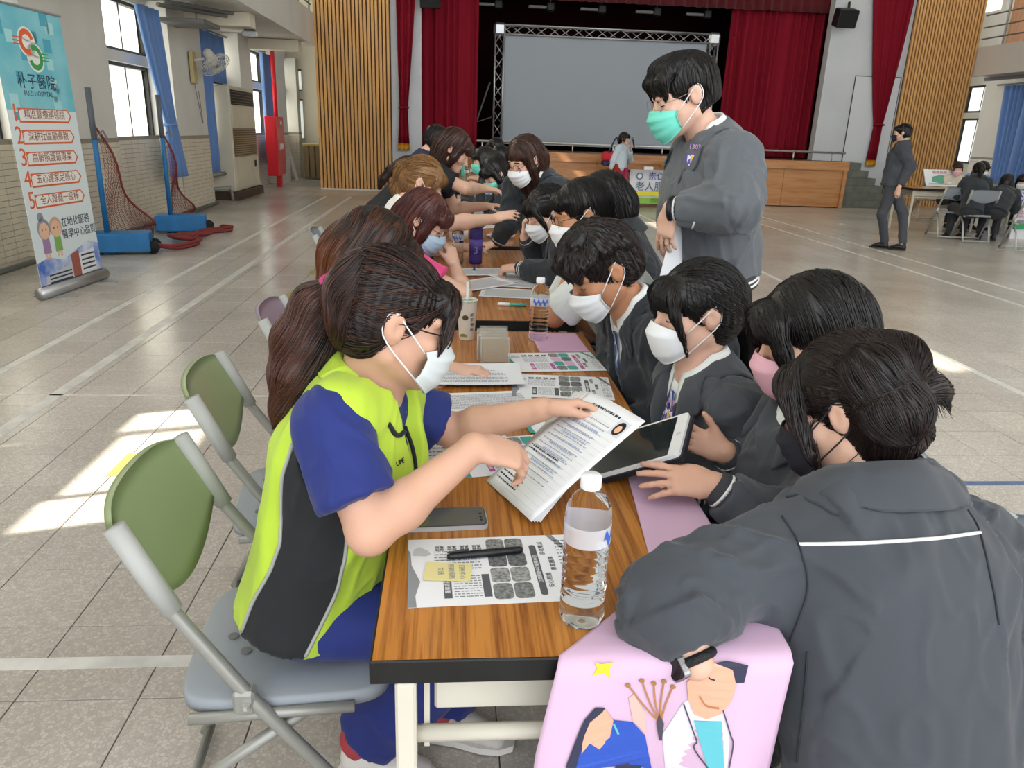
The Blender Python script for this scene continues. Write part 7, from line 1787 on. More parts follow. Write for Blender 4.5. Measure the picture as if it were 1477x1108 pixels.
w = sp['wr'][0]; t = thing('microphone', 'black handheld microphone in the speaker woman hand', 'microphone'); MB().tube([w+V(0.06, -0.04, 0.0), w+V(0.02, -0.02, 0.16)], 0.015, 8).build('handle', M_black, t, True); Fm = Field(w+V(0.01, -0.03, 0.15)-0.04, w+V(0.01, -0.03, 0.18)+0.04, 0.008); Fm.ell(w+V(0.012, -0.018, 0.18), (0.028, 0.028, 0.032)); field_obj('grille', Fm, M_greyfix, t)
t = thing('shoulder_bag', 'red and navy shoulder bag of the speaker woman', 'bag'); c = aty(883, 228, fx[1]-0.05)
Fb = Field(c-0.3, c+0.3, 0.012); Fb.ecap(c+V(-0.16, 0, 0.03), c+V(0.16, 0, 0.03), (0.1, 0.07), (0.1, 0.07), V(0, 0, 1), 0.03); o = field_obj('bag_body', Fb, mat('bag_red', '#b3242f', rough=0.7), t); Fb = Field(c-0.3, c+0.3, 0.012); Fb.ecap(c+V(-0.17, 0, -0.1), c+V(0.17, 0, -0.1), (0.055, 0.075), (0.055, 0.075), V(0, 0, 1), 0.03); field_obj('bag_base', Fb, mat('bag_navy', '#232a4a', rough=0.7), t)
MB().tube(spline([c+V(-0.1, -0.07, 0.1), c+V(0.05, -0.02, 0.4), sp['sh'][1]+V(0, 0, 0.08), c+V(0.18, 0.05, 0.3), c+V(0.1, 0.08, 0.1)], 24), 0.014, 6).build('bag_strap', mat('bag_navy', '#232a4a'), t, True)
# far student walking away
fa, fb_ = atz(1263, 359), atz(1302, 362); yy = (fa[1]+fb_[1])/2; hp = aty(1287, 268, yy)
sW = simple('student in dark grey uniform with black mask standing alone on the far floor', aty(1301, 192, yy), V(-0.85, 0.45, -0.05), mat('jacket_far', '#3f4249', rough=0.85), HAIR['black'], 'short', 'black', 'fair', (-0.8, 0.5), h=0.0095, seat=False, jk=True, pel=V(hp[0], yy, 0.93), bottom=mat('trousers_grey', '#43454b', rough=0.85), hn=300, bulk=0.03,
            el=(aty(1312, 240, yy-0.2), V(hp[0]+0.1, yy+0.26, 1.15)), wr=(aty(1296, 272, yy-0.24), V(hp[0]+0.08, yy+0.26, 0.9)), hands=[dict(d=V(0.05, 0, -1), n=V(-0.6, -0.7, 0)), dict(d=V(0, 0, -1), n=V(-1, 0, 0))],
            legs=[(V(hp[0]-0.03, yy-0.07, 0.88), V(*aty(1272, 310, yy)[:2], 0.5), V(fa[0]+0.12, fa[1], 0.09)), (V(hp[0]+0.05, yy+0.07, 0.88), V(*aty(1302, 312, yy)[:2], 0.5), V(fb_[0]-0.02, fb_[1], 0.09))])
waistband(sW, sW['j'], 0.185, 0.15, 0.02)
# right-hand group at the far tables
def chairf(px, py, rz, label): folding_chair(label, tuple(atz(px, py)), rz, mat('grey_back', '#8b9299', rough=0.45), 'folding chairs at the right-hand tables', holes=False, frame_m=mat('pale_steel', '#b9b9b4', rough=0.35, metal=0.4))
tp = atz(1322, 270, TZ); table(tp[1]-0.3, tp[1]+0.3, 'dark-edged table with the tilted sign at the right-hand stand', tp[0]-0.25, tp[0]+1.6, 'tables of the right-hand stand')
tp2 = atz(1440, 275, TZ); table(tp2[1]-0.3, tp2[1]+0.3, 'table with white cloth at the right edge of the hall', tp2[0]-0.2, tp2[0]+1.6, 'tables of the right-hand stand')
# ------------------------------------------------------------------ right-hand stand
yt = tp[1]; yb = yt-0.55
for px, py, lab in ((1333, 318, 'empty grey folding chair with a green cloth over its back'), (1362, 342, 'grey folding chair second from the green cloth'), (1398, 348, 'grey folding chair behind the long-haired student far right'), (1474, 362, 'grey folding chair cut by the right picture edge')): chairf(px, py, 1.3, lab)
q = atz(1333, 318); c = thing('cloth', 'pale green cloth hanging over a far chair back', 'cloth', (q[0], q[1]-0.2, 0.62)); pleated('drape', 0.03, 0.2, -0.02, 0, 0.24, 3, 0.012, mat('cloth_green', '#a9cf8e', rough=0.8), c, seed=3, nz=4)
yc = atz(1400, 348)[1]
gr = 'students seated at the right-hand stand'
simple('student in dark jacket seen from behind at the right-hand stand', aty(1411, 246, yc+0.25), V(0.35, 0.85, -0.35), M_jacket2, HAIR['black'], 'tail', None, 'fair', (0.2, 1), h=0.0115, jk=True, hn=250, bulk=0.03, pel=V(*aty(1398, 318, yc-0.05)[:2], 0.5), group=gr)
simple('student with long dark hair seen from behind near the right edge', aty(1452, 263, yc+0.1), V(0.6, 0.7, -0.35), M_jacket2, HAIR['dark'], 'long', None, 'fair', (0.5, 0.9), h=0.0115, jk=True, hn=250, bulk=0.035, pel=V(*aty(1432, 322, yc-0.15)[:2], 0.5), group=gr)
simple('woman with pink mask and cream shirt facing the hall at the right-hand stand', aty(1381, 243, yt+0.65), V(-0.3, -0.9, -0.15), mat('cream_shirt', '#cbbfae', rough=0.8), HAIR['brown'], 'tail', 'pink', 'fair', (-0.1, -1), h=0.0115, hn=250, group=gr)
simple('person in light blue shirt half hidden at the right-hand stand', aty(1418, 243, yt+0.55), V(0.2, -0.9, -0.4), mat('blue_shirt', '#7fa0c4', rough=0.8), HAIR['black'], 'bob', 'white', 'fair', (0, -1), h=0.0115, hn=250, group=gr)
simple('person in grey top cut by the right picture edge', aty(1474, 262, yt+0.5), V(-0.6, -0.8, -0.2), mat('grey_top', '#8f8d8c', rough=0.8), HAIR['black'], 'bob', 'white', 'fair', (-0.3, -1), h=0.0115, hn=250, group=gr)
a = atz(1338, 268, TZ); s = thing('sign_board', 'tilted white notice board with a green map on the far table', 'sign', tuple(a+V(0, 0.05, 0.0)))
M = Matrix.Rotation(-0.55, 4, 'X'); MB().bbox(0, 0.6, 0, 0.01, 0.0, 0.33, b=0.002, M=M).build('board', M_paper, s); Mt = M @ Matrix.Rotation(PI/2, 4, 'X')
text_mesh('print_text', '健康服務', 0.07, mat('sign_red', '#b9503f'), s, Mt @ Matrix.Translation((0.3, 0.27, 0.002)), 0.0008); poly('print', [(0.12, 0.08), (0.3, 0.05), (0.5, 0.09), (0.48, 0.2), (0.3, 0.22), (0.14, 0.18)], mat('sign_green', '#5f9f86'), s, Mt, 0.002); textlines(s, Mt @ Matrix.Translation((0, 0, 0.002)), 0.06, 0.54, 0.02, 0.06, 2, M_dink, 2)
b = thing('table_banner', 'white banner with blue character hanging at the right-hand table', 'banner', tuple(aty(1466, 300, yt-0.9)))
pleated('banner_sheet', 0, 0.9, 0, -0.55, 0.28, 3, 0.015, mat('banner_white', '#dfe0e6', rough=0.6), b, seed=4); text_mesh('print_text', '法治', 0.2, mat('banner_blue', '#2e4fb0'), b, frame((0.2, -0.03, 0.15), (1, 0, 0), (0, 0, 1)), 0.004); text_mesh('print_text', '法扶', 0.14, mat('banner_pink', '#d58fae'), b, frame((0.15, -0.03, -0.1), (1, 0, 0), (0, 0, 1)), 0.004); MB().box(0, 0.9, -0.03, -0.02, -0.34, -0.24).build('print', mat('banner_green', '#3d9a63'), b)

# ------------------------------------------------------------------ reception table before the stage
ya = atz(925, 299)[1]; xa, xb = aty(907, 270, ya)[0], aty(985, 270, ya)[0]
table(ya, ya+0.6, 'table with the school banner before the stage', xa, xb+0.3, 'table before the stage')
b = thing('table_banner', 'school banner in white, yellow and green hanging before the stage', 'banner', (xa, ya-0.03, 0)); W = xb+0.3-xa
pleated('banner_sheet', 0, W, 0, 0.08, 0.76, 2, 0.006, mat('banner_grey', '#cfd0d6', rough=0.6), b, seed=6, nz=3)
def bt(s_, x, z, sz, m): text_mesh('print_text', s_, sz, m, b, frame((x, -0.014, z), (1, 0, 0), (0, 0, 1)), 0.003)
bt('崇仁醫護管理', W*0.62, 0.63, 0.17, mat('banner_navy', '#2a3f8f')); bt('老人服務事業', W*0.5, 0.42, 0.2, mat('banner_slate', '#5d6f86'))
MB().box(0.05, W*0.6, -0.018, -0.012, 0.24, 0.33).build('print', mat('banner_yellow', '#d9cf3d'), b); bt('服務長輩', W*0.3, 0.285, 0.1, M_dink); MB().box(0, W, -0.017, -0.012, 0.08, 0.2).build('print', mat('banner_lime', '#86b84a'), b); bt('成就自己最美好', W*0.55, 0.14, 0.1, mat('banner_darkgreen', '#2f5130'))
poly('emblem', [(0.07*math.cos(a), 0.07*math.sin(a)) for a in np.linspace(0, 2*PI, 20, endpoint=False)], mat('banner_slate', '#5d6f86'), b, frame((0.2, -0.013, 0.63), (1, 0, 0), (0, 0, 1)), 0.003); poly('emblem', [(0.045*math.cos(a), 0.045*math.sin(a)) for a in np.linspace(0, 2*PI, 16, endpoint=False)], mat('banner_grey', '#cfd0d6'), b, frame((0.2, -0.013, 0.63), (1, 0, 0), (0, 0, 1)), 0.005)
c = thing('cloth', 'magenta cloth draped off the end of the stage-side table', 'cloth', (xa-0.05, ya, 0)); pleated('drape', -0.32, 0.02, 0.05, 0.15, 0.78, 4, 0.03, mat('cloth_magenta', '#b02a5c', rough=0.7), c, seed=8, left=lambda z: -0.35+0.25*z, nz=6)
fl = thing('flower_bouquet', 'bouquet of white, violet and teal flowers on the stage-side table', 'flowers', (aty(972, 246, ya+0.3)[0], ya+0.3, TZ)); rg = np.random.default_rng(4)
Fv = Field((-0.1, -0.1, 0), (0.1, 0.1, 0.2), 0.012); Fv.cone((0, 0, 0.0), (0, 0, 0.14), 0.05, 0.07); field_obj('wrapping', Fv, mat('wrap_violet', '#7c4a86', rough=0.5), fl)
for k in range(16):
    p = V(rg.uniform(-0.22, 0.22), rg.uniform(-0.1, 0.1), rg.uniform(0.12, 0.28)); Fq = Field(p-0.06, p+0.06, 0.012); Fq.ell(p, (0.045, 0.045, 0.04)); field_obj('bloom', Fq, [mat('bloom_white', '#ded3da', rough=0.7), mat('bloom_violet', '#8c3f78', rough=0.7), mat('bloom_teal', '#3f8fa6', rough=0.7)][k % 3 if p[0] > -0.1 else 2], fl)
bx = tag(MB().bbox(-0.1, 0.1, -0.05, 0.05, 0, 0.07, b=0.01).build('tissue_box', M_cap), 'small white box at the end of the stage-side table', 'box'); bx.location = (xa+0.45, ya+0.3, TZ)
rb2 = thing('podium_box', 'dark red draped box on the stage edge behind the row', 'box', (0.95, 16.4, 0)); MB().bbox(-0.55, 0.45, -0.25, 0.25, 0, 0.86, b=0.02).build('drape', mat('podium_red', '#6f1822', rough=0.8), rb2)

# ------------------------------------------------------------------ bag on the empty chair
p = V(-0.62, 4.95, 0.43); t = thing('backpack', 'grey-blue crumpled bag sitting on the empty folding chair', 'bag', tuple(p)); Fb = Field((-0.2, -0.2, 0), (0.2, 0.2, 0.36), 0.009); Fb.ell((0, 0, 0.15), (0.14, 0.16, 0.15), None, 0.02); Fb.ell((0.02, 0, 0.27), (0.09, 0.1, 0.07), None, 0.04); field_obj('bag_body', Fb, mat('bag_greyblue', '#8b98a3', rough=0.7), t, [((0, 0, 0), (0, 0, 0.3), 0.02, 14, 1.5)], 4)
MB().tube(spline([(0.0, -0.1, 0.2), (0.02, -0.05, 0.36), (0.02, 0.05, 0.36), (0, 0.1, 0.2)], 14), 0.008, 6).build('bag_strap', mat('strap_grey', '#6c7780'), t, True)

# ------------------------------------------------------------------ roll-up banner by the left wall
A0, A1 = V(-3.345, 6.32, 0), V(-3.25, 7.29, 0); rx = nrm(A1-A0); W = np.linalg.norm(A1-A0); t = thing('rollup_banner', 'tall roll-up hospital banner with five numbered lines by the left wall', 'banner', tuple(A0))
up_ = nrm(V(-0.03, -0.005, 1)); M = frame((0, 0, 0.07), rx, up_); Hh = 2.16
nrm_ = np.array(M.to_3x3() @ Vector((0, 0, 1)))
if nrm_[0] < 0: pass
MB().add([M @ Vector(p) for p in ((0.03, 0, -0.002), (W-0.03, 0, -0.002), (W-0.03, Hh, -0.002), (0.03, Hh, -0.002), (0.03, 0, 0), (W-0.03, 0, 0), (W-0.03, Hh, 0), (0.03, Hh, 0))], BOXF).build('banner_sheet', mat('banner_pale', '#d6e0e2', rough=0.45), t)
def br(x0, x1, y0, y1, m, lv=1, nm='print'): return poly(nm, [(x0, y0), (x1, y0), (x1, y1), (x0, y1)], m, t, M @ Matrix.Translation((0, 0, 0.0003*lv)), 0.0004)
def sky_grad(n):
    m = mat('banner_teal', '#5fb3c4', rough=0.45, noise=(2.2, 0, '#8fccd4')); return m
br(0.03, W-0.03, 1.40, Hh, sky_grad(0)); rg = np.random.default_rng(9)
for k in range(26):
    x_, y_ = rg.uniform(0.05, W-0.16), rg.uniform(1.32, Hh-0.1); s_ = rg.uniform(0.05, 0.11); br(x_, x_+s_, y_, y_+s_, mat('banner_tile_%d' % (k % 3), ('#7fc3d0', '#4fa3b8', '#a3d6da')[k % 3], rough=0.45), 2)
C_or = mat('banner_orange', '#d9633a', rough=0.45); C_wh = mat('banner_card', '#e6e4de', rough=0.45); C_gr = mat('banner_leaf', '#3f9a55', rough=0.45); C_na = mat('banner_ink', '#2a3348', rough=0.5); C_br = mat('banner_brown', '#8a4a33', rough=0.5)
def ringp(cx_, cy_, r0, r1, a0, a1, m, lv, n=16):
    A = np.linspace(a0, a1, n); poly('logo', [(cx_+r1*math.cos(a), cy_+r1*math.sin(a)) for a in A]+[(cx_+r0*math.cos(a), cy_+r0*math.sin(a)) for a in A[::-1]], m, t, M @ Matrix.Translation((0, 0, 0.0003*lv)), 0.0004)
cxl = 0.46
ringp(cxl-0.03, 1.91, 0.0, 0.11, 0, 2*PI, C_wh, 3, 28); ringp(cxl+0.05, 1.80, 0.0, 0.11, 0, 2*PI, C_wh, 3, 28)
ringp(cxl-0.03, 1.91, 0.055, 0.095, 0.3, 5.2, C_or, 4); ringp(cxl+0.05, 1.80, 0.055, 0.095, -2.8, 2.1, C_gr, 4)
for k in range(3): br(cxl-0.2, cxl-0.11, 1.88+0.025*k, 1.89+0.025*k, C_or, 4); br(cxl+0.14, cxl+0.22, 1.78+0.025*k, 1.79+0.025*k, C_gr, 4)
def bt2(s_, x, y, sz, m, lv=4, xs=1.0): return text_mesh('print_text', s_, sz, m, t, M @ Matrix.Translation((x, y, 0.0003*lv)), 0.0006, xs=xs)
bt2('朴子醫院', 0.47, 1.61, 0.125, C_na); bt2('PUZI HOSPITAL', 0.47, 1.525, 0.055, C_na)
for k, s_ in enumerate(('精准醫療搏感情', '深耕社區顧鄉親', '高齡照護最專業', '五心護家足感心', '全人復健一級棒')):
    y_ = 1.36-k*0.165; br(0.16, W-0.16, y_-0.055, y_+0.055, C_or, 2); poly('print', [(W-0.16, y_-0.055), (W-0.11, y_), (W-0.16, y_+0.055)], C_or, t, M @ Matrix.Translation((0, 0, 0.0006)), 0.0004)
    poly('print', [(0.17, y_-0.04), (W-0.17, y_-0.04), (W-0.13, y_), (W-0.17, y_+0.045), (0.2, y_+0.045), (0.17, y_+0.03)], C_wh, t, M @ Matrix.Translation((0, 0, 0.0012)), 0.0004)
    bt2(str(k+1), 0.12, y_+0.01, 0.19, C_or, 5); bt2(s_, 0.50, y_+0.004, 0.078, C_br, 6, 1.0)
bt2('在地化服務', 0.66, 0.50, 0.085, C_na); bt2('醫學中心品質', 0.69, 0.40, 0.085, C_na)
for k, x_ in enumerate((0.2, 0.36)):      # two plain cartoon elders
    hr_ = mat('banner_hair_%d' % k, ('#8f93a0', '#c7a98f')[k], rough=0.5); sk = mat('banner_skin', '#e3b79a', rough=0.5); cl_ = mat('banner_cloth_%d' % k, ('#9d7fa6', '#7fae5c')[k], rough=0.5)
    poly('print', [(x_-0.05, 0.28), (x_+0.05, 0.28), (x_+0.045, 0.42), (x_-0.045, 0.42)], cl_, t, M @ Matrix.Translation((0, 0, 0.0009)), 0.0004); ringp(x_, 0.48, 0, 0.085, 0, 2*PI, hr_, 4, 20); ringp(x_, 0.465, 0, 0.068, 0, 2*PI, sk, 5, 20)
    if k == 0: ringp(x_-0.02, 0.575, 0, 0.04, 0, 2*PI, hr_, 4, 14)
    for q in (-1, 1): ringp(x_+q*0.025, 0.475, 0, 0.008, 0, 2*PI, C_na, 6, 8); br(x_+q*0.02-0.012, x_+q*0.02+0.012, 0.235, 0.285, sk, 3)
poly('print', [(0.03, 0.0), (W-0.03, 0.0), (W-0.03, 0.27), (0.8, 0.31), (0.6, 0.26), (0.4, 0.2), (0.2, 0.25), (0.03, 0.22)], mat('banner_sky', '#4a6fc0', rough=0.5, noise=(6, 0, '#cfd8ea')), t, M @ Matrix.Translation((0, 0, 0.0005)), 0.0004)
poly('print', [(0.1, 0.02), (0.9, 0.02), (0.9, 0.1), (0.6, 0.17), (0.12, 0.1)], mat('banner_building', '#c3c4c8', rough=0.5), t, M @ Matrix.Translation((0, 0, 0.0010)), 0.0004); poly('print', [(0.5, 0.03), (0.62, 0.03), (0.62, 0.25), (0.5, 0.23)], mat('banner_brick', '#a05a4e', rough=0.5), t, M @ Matrix.Translation((0, 0, 0.0016)), 0.0004); poly('print', [(0.62, 0.03), (0.86, 0.05), (0.86, 0.24), (0.62, 0.22)], mat('banner_white_b', '#dcdde0', rough=0.5), t, M @ Matrix.Translation((0, 0, 0.0014)), 0.0004)
for k in range(4): br(0.65, 0.85, 0.07+k*0.04, 0.085+k*0.04, C_na, 7)
for k in range(3): br(0.16, 0.48, 0.035+k*0.03, 0.048+k*0.03, C_na, 6)
br(0.03, W-0.03, 0.0, 0.035, mat('banner_dark', '#2c3040', rough=0.5), 6)
bs = MB(); rr = 0.05; bs.tube([(0.0, 0.0, 0.05), tuple(rx*W+V(0, 0, 0.05))], rr, 16); bs.build('cassette', M_alu, t, True)
for q in (0.15, 0.8): MB().box(-0.15, 0.2, -0.015, 0.015, 0.0, 0.008).build('foot', M_alu, t).location = tuple(rx*W*q)
MB().tube([M @ Vector((0.02, Hh, 0)), M @ Vector((W-0.02, Hh, 0))], 0.012, 8).build('top_rail', M_alu, t); MB().tube([rx*W*0.5+V(-0.04, 0, 0.05), M @ Vector((W*0.5, Hh, -0.02))], 0.01, 8).build('support_pole', M_alu, t)

# ------------------------------------------------------------------ net posts and nets
M_postb = mat('post_blue', '#2b78b5', rough=0.45, noise=(5, 0.25)); M_net = mat('net_red', '#7c3a3a', rough=0.9); M_wheel = mat('wheel_black', '#1c1c1c', rough=0.7)
def net_post(label, x, y, l=0.62, w=0.36, hh=0.2, lean=0.0):
    t = thing('net_post', label, 'net post', (x, y, 0), 0.25, 'volleyball net posts')
    MB().bbox(-l/2, l/2, -w/2, w/2, 0.03, 0.03+hh, b=0.012).build('base_box', M_postb, t); MB().tube([(-l*0.2, 0, 0.2), (-l*0.2-lean, 0.0, 1.62)], 0.028, 12).build('post', M_postb, t, True); MB().tube([(-l*0.2-lean*0.55, 0.0, 1.2), (-l*0.2-lean, 0, 1.72)], 0.03, 12).build('post_sleeve', mat('post_grey', '#5c6269', rough=0.5), t, True)
    for sy in (-1, 1): MB().tube([(l/2+0.02, sy*w*0.32-0.02, 0.075), (l/2+0.02, sy*w*0.32+0.02, 0.075)], 0.07, 14).build('wheel', M_wheel, t, True)
    MB().bbox(-l*0.2-0.06, -l*0.2+0.06, -0.06, 0.06, 0.0, 0.04, b=0.005).build('foot', M_postb, t)
    MB().tube([(-l*0.2+0.05, 0, 1.25), (-l*0.2+0.09, 0, 1.3), (-l*0.2+0.12, 0, 1.22)], 0.012, 6).build('winch_crank', M_greyfix, t)
    return t
net_post('blue net post on a wheeled box half behind the banner', -3.68, 8.75); net_post('blue net post on a wheeled box below the tied curtain', -3.62, 10.55)
def net(label, a, b, drop):
    t = thing('sports_net', label, 'net'); a = V(*a); b = V(*b); nb = MB(); n1, n2 = 16, 22
    P = lambda u, w_: a+(b-a)*u+V(0.05*math.sin(9*u+3*w_), 0.04*math.sin(7*w_+4*u), -drop*w_*(1-0.75*u)-0.3*math.sin(PI*u)*(1-w_)*0.6)
    for i in range(n1+1): nb.tube([P(i/n1, w_/10) for w_ in range(11)], 0.0028, 3, caps=False)
    for j in range(n2+1): nb.tube([P(u/12, j/n2) for u in range(13)], 0.0028, 3, caps=False)
    tag(nb.build('mesh_cords', M_net, t), kind='stuff'); MB().tube([P(u/12, 0) for u in range(13)], 0.012, 6).build('head_cord', M_net, t, True)
net('reddish net hanging from the post behind the banner', (-3.8, 8.75, 1.35), (-3.5, 9.3, 0.25), 1.1); net('reddish net hanging from the post below the tied curtain', (-3.74, 10.55, 1.25), (-3.75, 11.5, 0.2), 1.05)
rp = MB(); pts = [(-3.4, 8.9, 0.06), (-3.2, 9.0, 0.03), (-3.1, 9.5, 0.025), (-3.3, 9.9, 0.03), (-3.15, 10.1, 0.03), (-3.45, 9.7, 0.05), (-3.2, 9.6, 0.05), (-3.3, 10.3, 0.03), (-3.05, 10.7, 0.03), (-3.2, 10.9, 0.03)]
for k in range(4): rp.tube(spline([(p[0]+0.03*math.sin(k*2+i), p[1]+0.05*math.cos(k+i*1.3), p[2]+0.01*k) for i, p in enumerate(pts)], 70), 0.02, 6)
tag(rp.build('net_rope', mat('rope_red', '#7e3433', rough=0.9), None, True), 'dark red rope coiled on the floor between the net posts', 'rope')

# ------------------------------------------------------------------ air conditioner, fan, curtains, hydrant along the left wall
t = thing('air_conditioner', 'cream floor-standing air conditioner with dark grilles by the wall', 'air conditioner', (-4.37, 16.0, 0)); M_ac = mat('ac_cream', '#cdc6b2', rough=0.5, noise=(3, 0.08))
MB().bbox(-0.31, 0.27, -0.92, 0.9, 0.16, 2.05, b=0.015).build('cabinet', M_ac, t); MB().bbox(-0.33, 0.34, -0.97, 0.95, 0.0, 0.16, b=0.01).build('plinth', mat('ac_plinth', '#4a3a33', rough=0.6), t)
MB().box(0.262, 0.278, -0.82, 0.82, 1.72, 1.98).build('outlet', M_black, t)
for k in range(5): MB().box(0.27, 0.3, -0.8, 0.8, 1.74+k*0.05, 1.75+k*0.05).build('outlet_slat', M_greyfix, t)
MB().box(0.265, 0.276, -0.84, 0.84, 0.78, 1.3).build('intake', mat('ac_brown', '#6f5a44', rough=0.6), t)
for k in range(13): MB().box(0.27, 0.295, -0.83, 0.83, 0.79+k*0.04, 0.805+k*0.04).build('intake_slat', mat('ac_slat', '#a39374', rough=0.6), t)
MB().bbox(0.268, 0.285, -0.84, 0.84, 1.34, 1.70, b=0.004).build('front_panel', M_ac, t); MB().bbox(0.268, 0.285, -0.84, 0.84, 0.2, 0.75, b=0.004).build('front_panel', M_ac, t); MB().bbox(0.285, 0.295, 0.55, 0.68, 0.55, 0.68, b=0.003).build('control_box', M_black, t)
t = thing('pipework', 'grey drain pipes on the floor beside the air conditioner', 'pipes', (-4.35, 14.4, 0)); MB().tube([(0, 0, 0.25), (0.2, 0.5, 0.25), (0.22, 0.52, 0.0)], 0.03, 8).tube([(0.0, -0.2, 0.5), (0.1, 0.55, 0.5)], 0.035, 8).tube([(0.02, -0.2, 0.5), (0.02, -0.2, 0.0)], 0.03, 8).build('pipe', mat('pipe_grey', '#8f8f88', rough=0.6), t, True)
t = thing('wall_fan', 'white oscillating fan mounted on the pier above the curtain', 'fan', (-4.18, 13.35, 2.28)); M_fan = mat('fan_white', '#d0cdc2', rough=0.45)
MB().bbox(0, 0.06, -0.09, 0.09, -0.3, 0.18, b=0.01).build('wall_plate', mat('fan_plate', '#b8a878', rough=0.6), t); MB().tube([(0.05, 0, 0.05), (0.2, 0.05, 0.08)], 0.025, 8).build('arm', M_fan, t, True)
hub = V(0.28, 0.1, 0.12); dn = nrm(V(0.55, -0.25, -0.8)); Ff = Field(hub-0.2, hub+0.2, 0.012); Ff.cone(hub-dn*0.06, hub+dn*0.06, 0.075, 0.085, 0.02); field_obj('motor', Ff, M_fan, t)
u = nrm(np.cross(dn, [0, 0, 1])); w_ = np.cross(dn, u); cg = MB(); ctr = hub+dn*0.14
for rr, off in ((0.24, 0.0), (0.16, 0.045), (0.08, 0.055), (0.24, 0.03), (0.2, 0.03), (0.12, 0.05)): cg.tube([ctr+dn*off+rr*(math.cos(a)*u+math.sin(a)*w_) for a in np.linspace(0, 2*PI, 24, endpoint=False)], 0.006, 5, closed=True)
for a in np.linspace(0, 2*PI, 20, endpoint=False):
    e = math.cos(a)*u+math.sin(a)*w_; cg.tube([ctr+dn*0.06+e*0.03, ctr+dn*0.045+e*0.15, ctr+e*0.24, ctr-dn*0.05+e*0.2, ctr-dn*0.08+e*0.06], 0.003, 4)
tag(cg.build('guard', M_fan, t, True), kind='stuff')
for k in range(3):
    a = k*2.094; e = math.cos(a)*u+math.sin(a)*w_; e2 = math.cos(a+0.7)*u+math.sin(a+0.7)*w_; P = [ctr-dn*0.02+e*0.04, ctr-dn*0.03+e*0.2, ctr+dn*0.02+e2*0.2, ctr+dn*0.01+e2*0.04]; mesh('blade', P+[p+dn*0.004 for p in P], [(0, 1, 2, 3), (7, 6, 5, 4), (0, 4, 5, 1), (1, 5, 6, 2), (2, 6, 7, 3), (3, 7, 4, 0)], mat('fan_blade', '#b9bcb8', rough=0.4), t)
MB().tube(spline([(0.03, 0, -0.3), (0.05, 0.05, -0.6), (0.03, 0.25, -0.9), (0.02, 0.2, -0.4)], 16), 0.006, 5).build('cord', M_greyfix, t)
tied('window_curtain', 11.35, 12.0, 2.86, 12.0, 12.3, 1.35, 12.0, 12.55, 0.6, -4.18, 6, 'blue curtain gathered to one side of the frosted window', M_blue_curt, fringe=False, along='y', amp=0.045)
t = thing('window_curtain', 'blue pleated curtain behind the wall fan and air conditioner', 'curtain'); pleated('drape', 13.98, 15.03, -4.42, 0.45, 2.92, 7, 0.05, M_blue_curt, t, seed=12, along='y', nz=6); pleated('drape', 15.03, 15.95, -4.42, 2.1, 2.92, 6, 0.05, M_blue_curt, t, seed=16, along='y', nz=4)
MB().tube([(-4.42, 13.9, 2.95), (-4.42, 19.7, 2.98)], 0.018, 6).build('curtain_rod', M_greyfix, t)
t = thing('window_curtain', 'narrow blue curtain between air conditioner and hydrant cabinet', 'curtain'); pleated('drape', 18.7, 19.5, -4.32, 0.5, 2.9, 5, 0.05, M_blue_curt, t, seed=13, along='y', nz=6)
t = thing('window_curtain', 'blue curtain behind the top of the roll-up banner', 'curtain'); pleated('drape', 6.9, 8.3, -4.36, 2.25, 2.95, 9, 0.04, M_blue_curt, t, seed=14, along='y', nz=3)
t = thing('hydrant_cabinet', 'red fire hydrant cabinet on the pier by the hall end', 'cabinet', (-4.16, 18.45, 0)); M_hyd = mat('hydrant_red', '#c0202a', rough=0.35)
MB().bbox(-0.02, 0.22, -0.42, 0.42, 0.28, 1.55, b=0.012).build('body', M_hyd, t); MB().bbox(0.215, 0.235, -0.38, 0.38, 0.34, 1.3, b=0.006).build('door', mat('hydrant_door', '#b9353a', rough=0.3), t); MB().lathe([(0, 0), (0.05, 0), (0.05, 0.02), (0, 0.03)], 14).build('alarm_bell', M_steel, t).matrix_local = Matrix.Translation((0.22, 0.1, 1.42)) @ Matrix.Rotation(PI/2, 4, 'Y')
MB().tube([(0.1, 0.25, 1.55), (0.1, 0.25, 3.05)], 0.05, 12).build('riser_pipe', M_hyd, t, True); MB().bbox(0.05, 0.15, 0.1, 0.3, 0.0, 0.28, b=0.01).build('foot', M_hyd, t); text_mesh('print_text', '消防栓', 0.14, M_cap, t, frame((0.237, 0, 0.9), (0, 1, 0), (0, 0, 1)), 0.002)
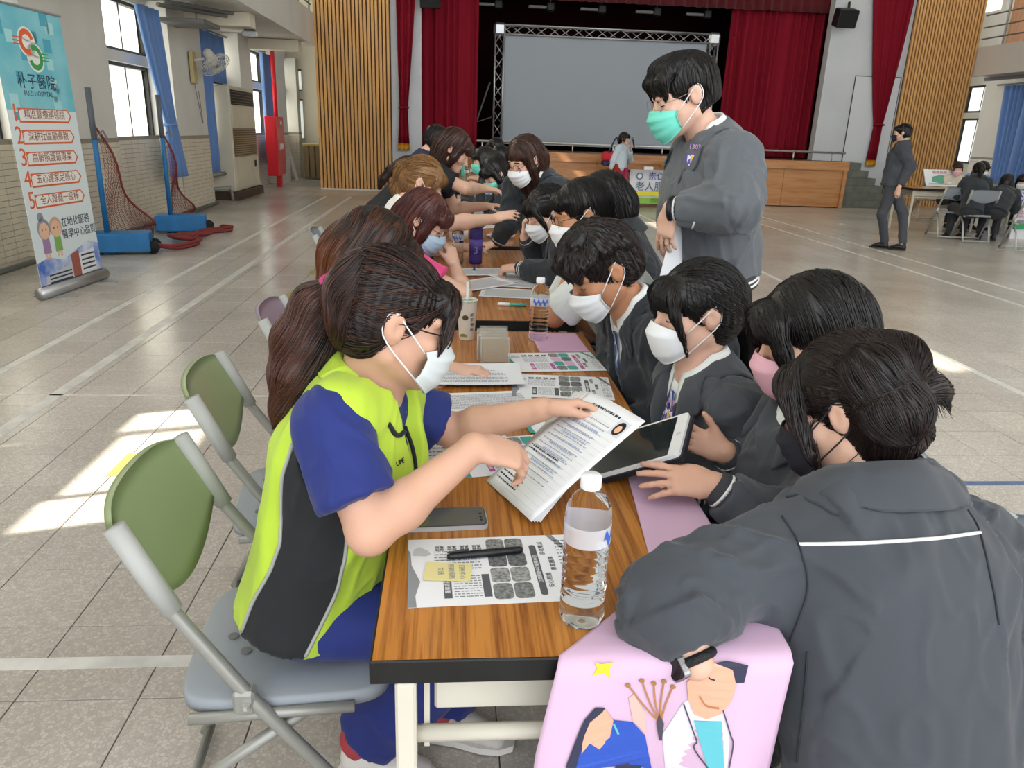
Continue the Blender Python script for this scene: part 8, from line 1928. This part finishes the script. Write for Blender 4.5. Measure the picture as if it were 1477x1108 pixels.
t = thing('leaning_board', 'white board leaning by the aisle end wall', 'board', (-4.1, 20.9, 0)); MB().bbox(-0.02, 0.02, -0.12, 0.12, 0, 1.35, b=0.004, M=Matrix.Rotation(-0.22, 4, 'Y')).build('board', M_white_wall, t)
t = thing('low_cupboard', 'low wooden cupboard at the end of the left aisle', 'cupboard', (-3.6, 21.6, 0)); MB().bbox(-0.4, 0.4, -0.25, 0.25, 0.86, 0.92, b=0.008).build('top', mat('cupboard_top', '#cdb46a', rough=0.5), t)
for k in range(5): MB().bbox(-0.38+k*0.155, -0.25+k*0.155, -0.24, -0.2, 0.05, 0.86, b=0.004).build('slat', mat('cupboard_wood', '#8f7a5a', rough=0.6), t)
MB().box(-0.38, 0.38, -0.18, 0.24, 0.05, 0.86).build('body', mat('cupboard_dark', '#5c4c38', rough=0.7), t)
t = thing('air_conditioner', 'grey ceiling-hung unit and pipes under the left balcony', 'air conditioner', (-3.9, 12.6, 2.78)); MB().bbox(-0.3, 0.35, -0.5, 0.3, -0.04, 0.02, b=0.01).build('tray', M_greyfix, t); MB().tube([(-0.2, -0.7, 0.15), (0.4, 0.5, 0.18)], 0.03, 8).build('pipe', M_greyfix, t); MB().tube([(-0.1, -0.7, 0.2), (0.5, 0.5, 0.22)], 0.025, 8).build('pipe', M_greyfix, t); MB().tube([(0.1, 0, 0.02), (0.1, 0, 0.27)], 0.012, 6).build('hanger', M_greyfix, t)
t = thing('exit_lamp', 'small emergency lamp under the balcony', 'lamp', (-3.6, 14.9, 3.02)); MB().bbox(-0.08, 0.08, -0.08, 0.08, -0.08, 0.03, b=0.01).build('housing', M_greyfix, t); MB().bbox(-0.13, 0.13, -0.04, 0.04, -0.16, -0.08, b=0.015).build('lamp_head', M_cap, t)
t = tag(MB().tube([(-4.12, 4.5, 0.06), (-4.12, 13.9, 0.06)], 0.03, 8).build('floor_pipe', mat('pipe_dark', '#5d5d58', rough=0.6)), 'dark pipe running along the foot of the left wall', 'pipe')
t = thing('litter_sheet', 'white sheet lying on the floor left of the row', 'paper', tuple(atz(482, 368))); MB().box(-0.15, 0.15, -0.2, 0.2, 0, 0.0015).build('sheet', M_paper, t)
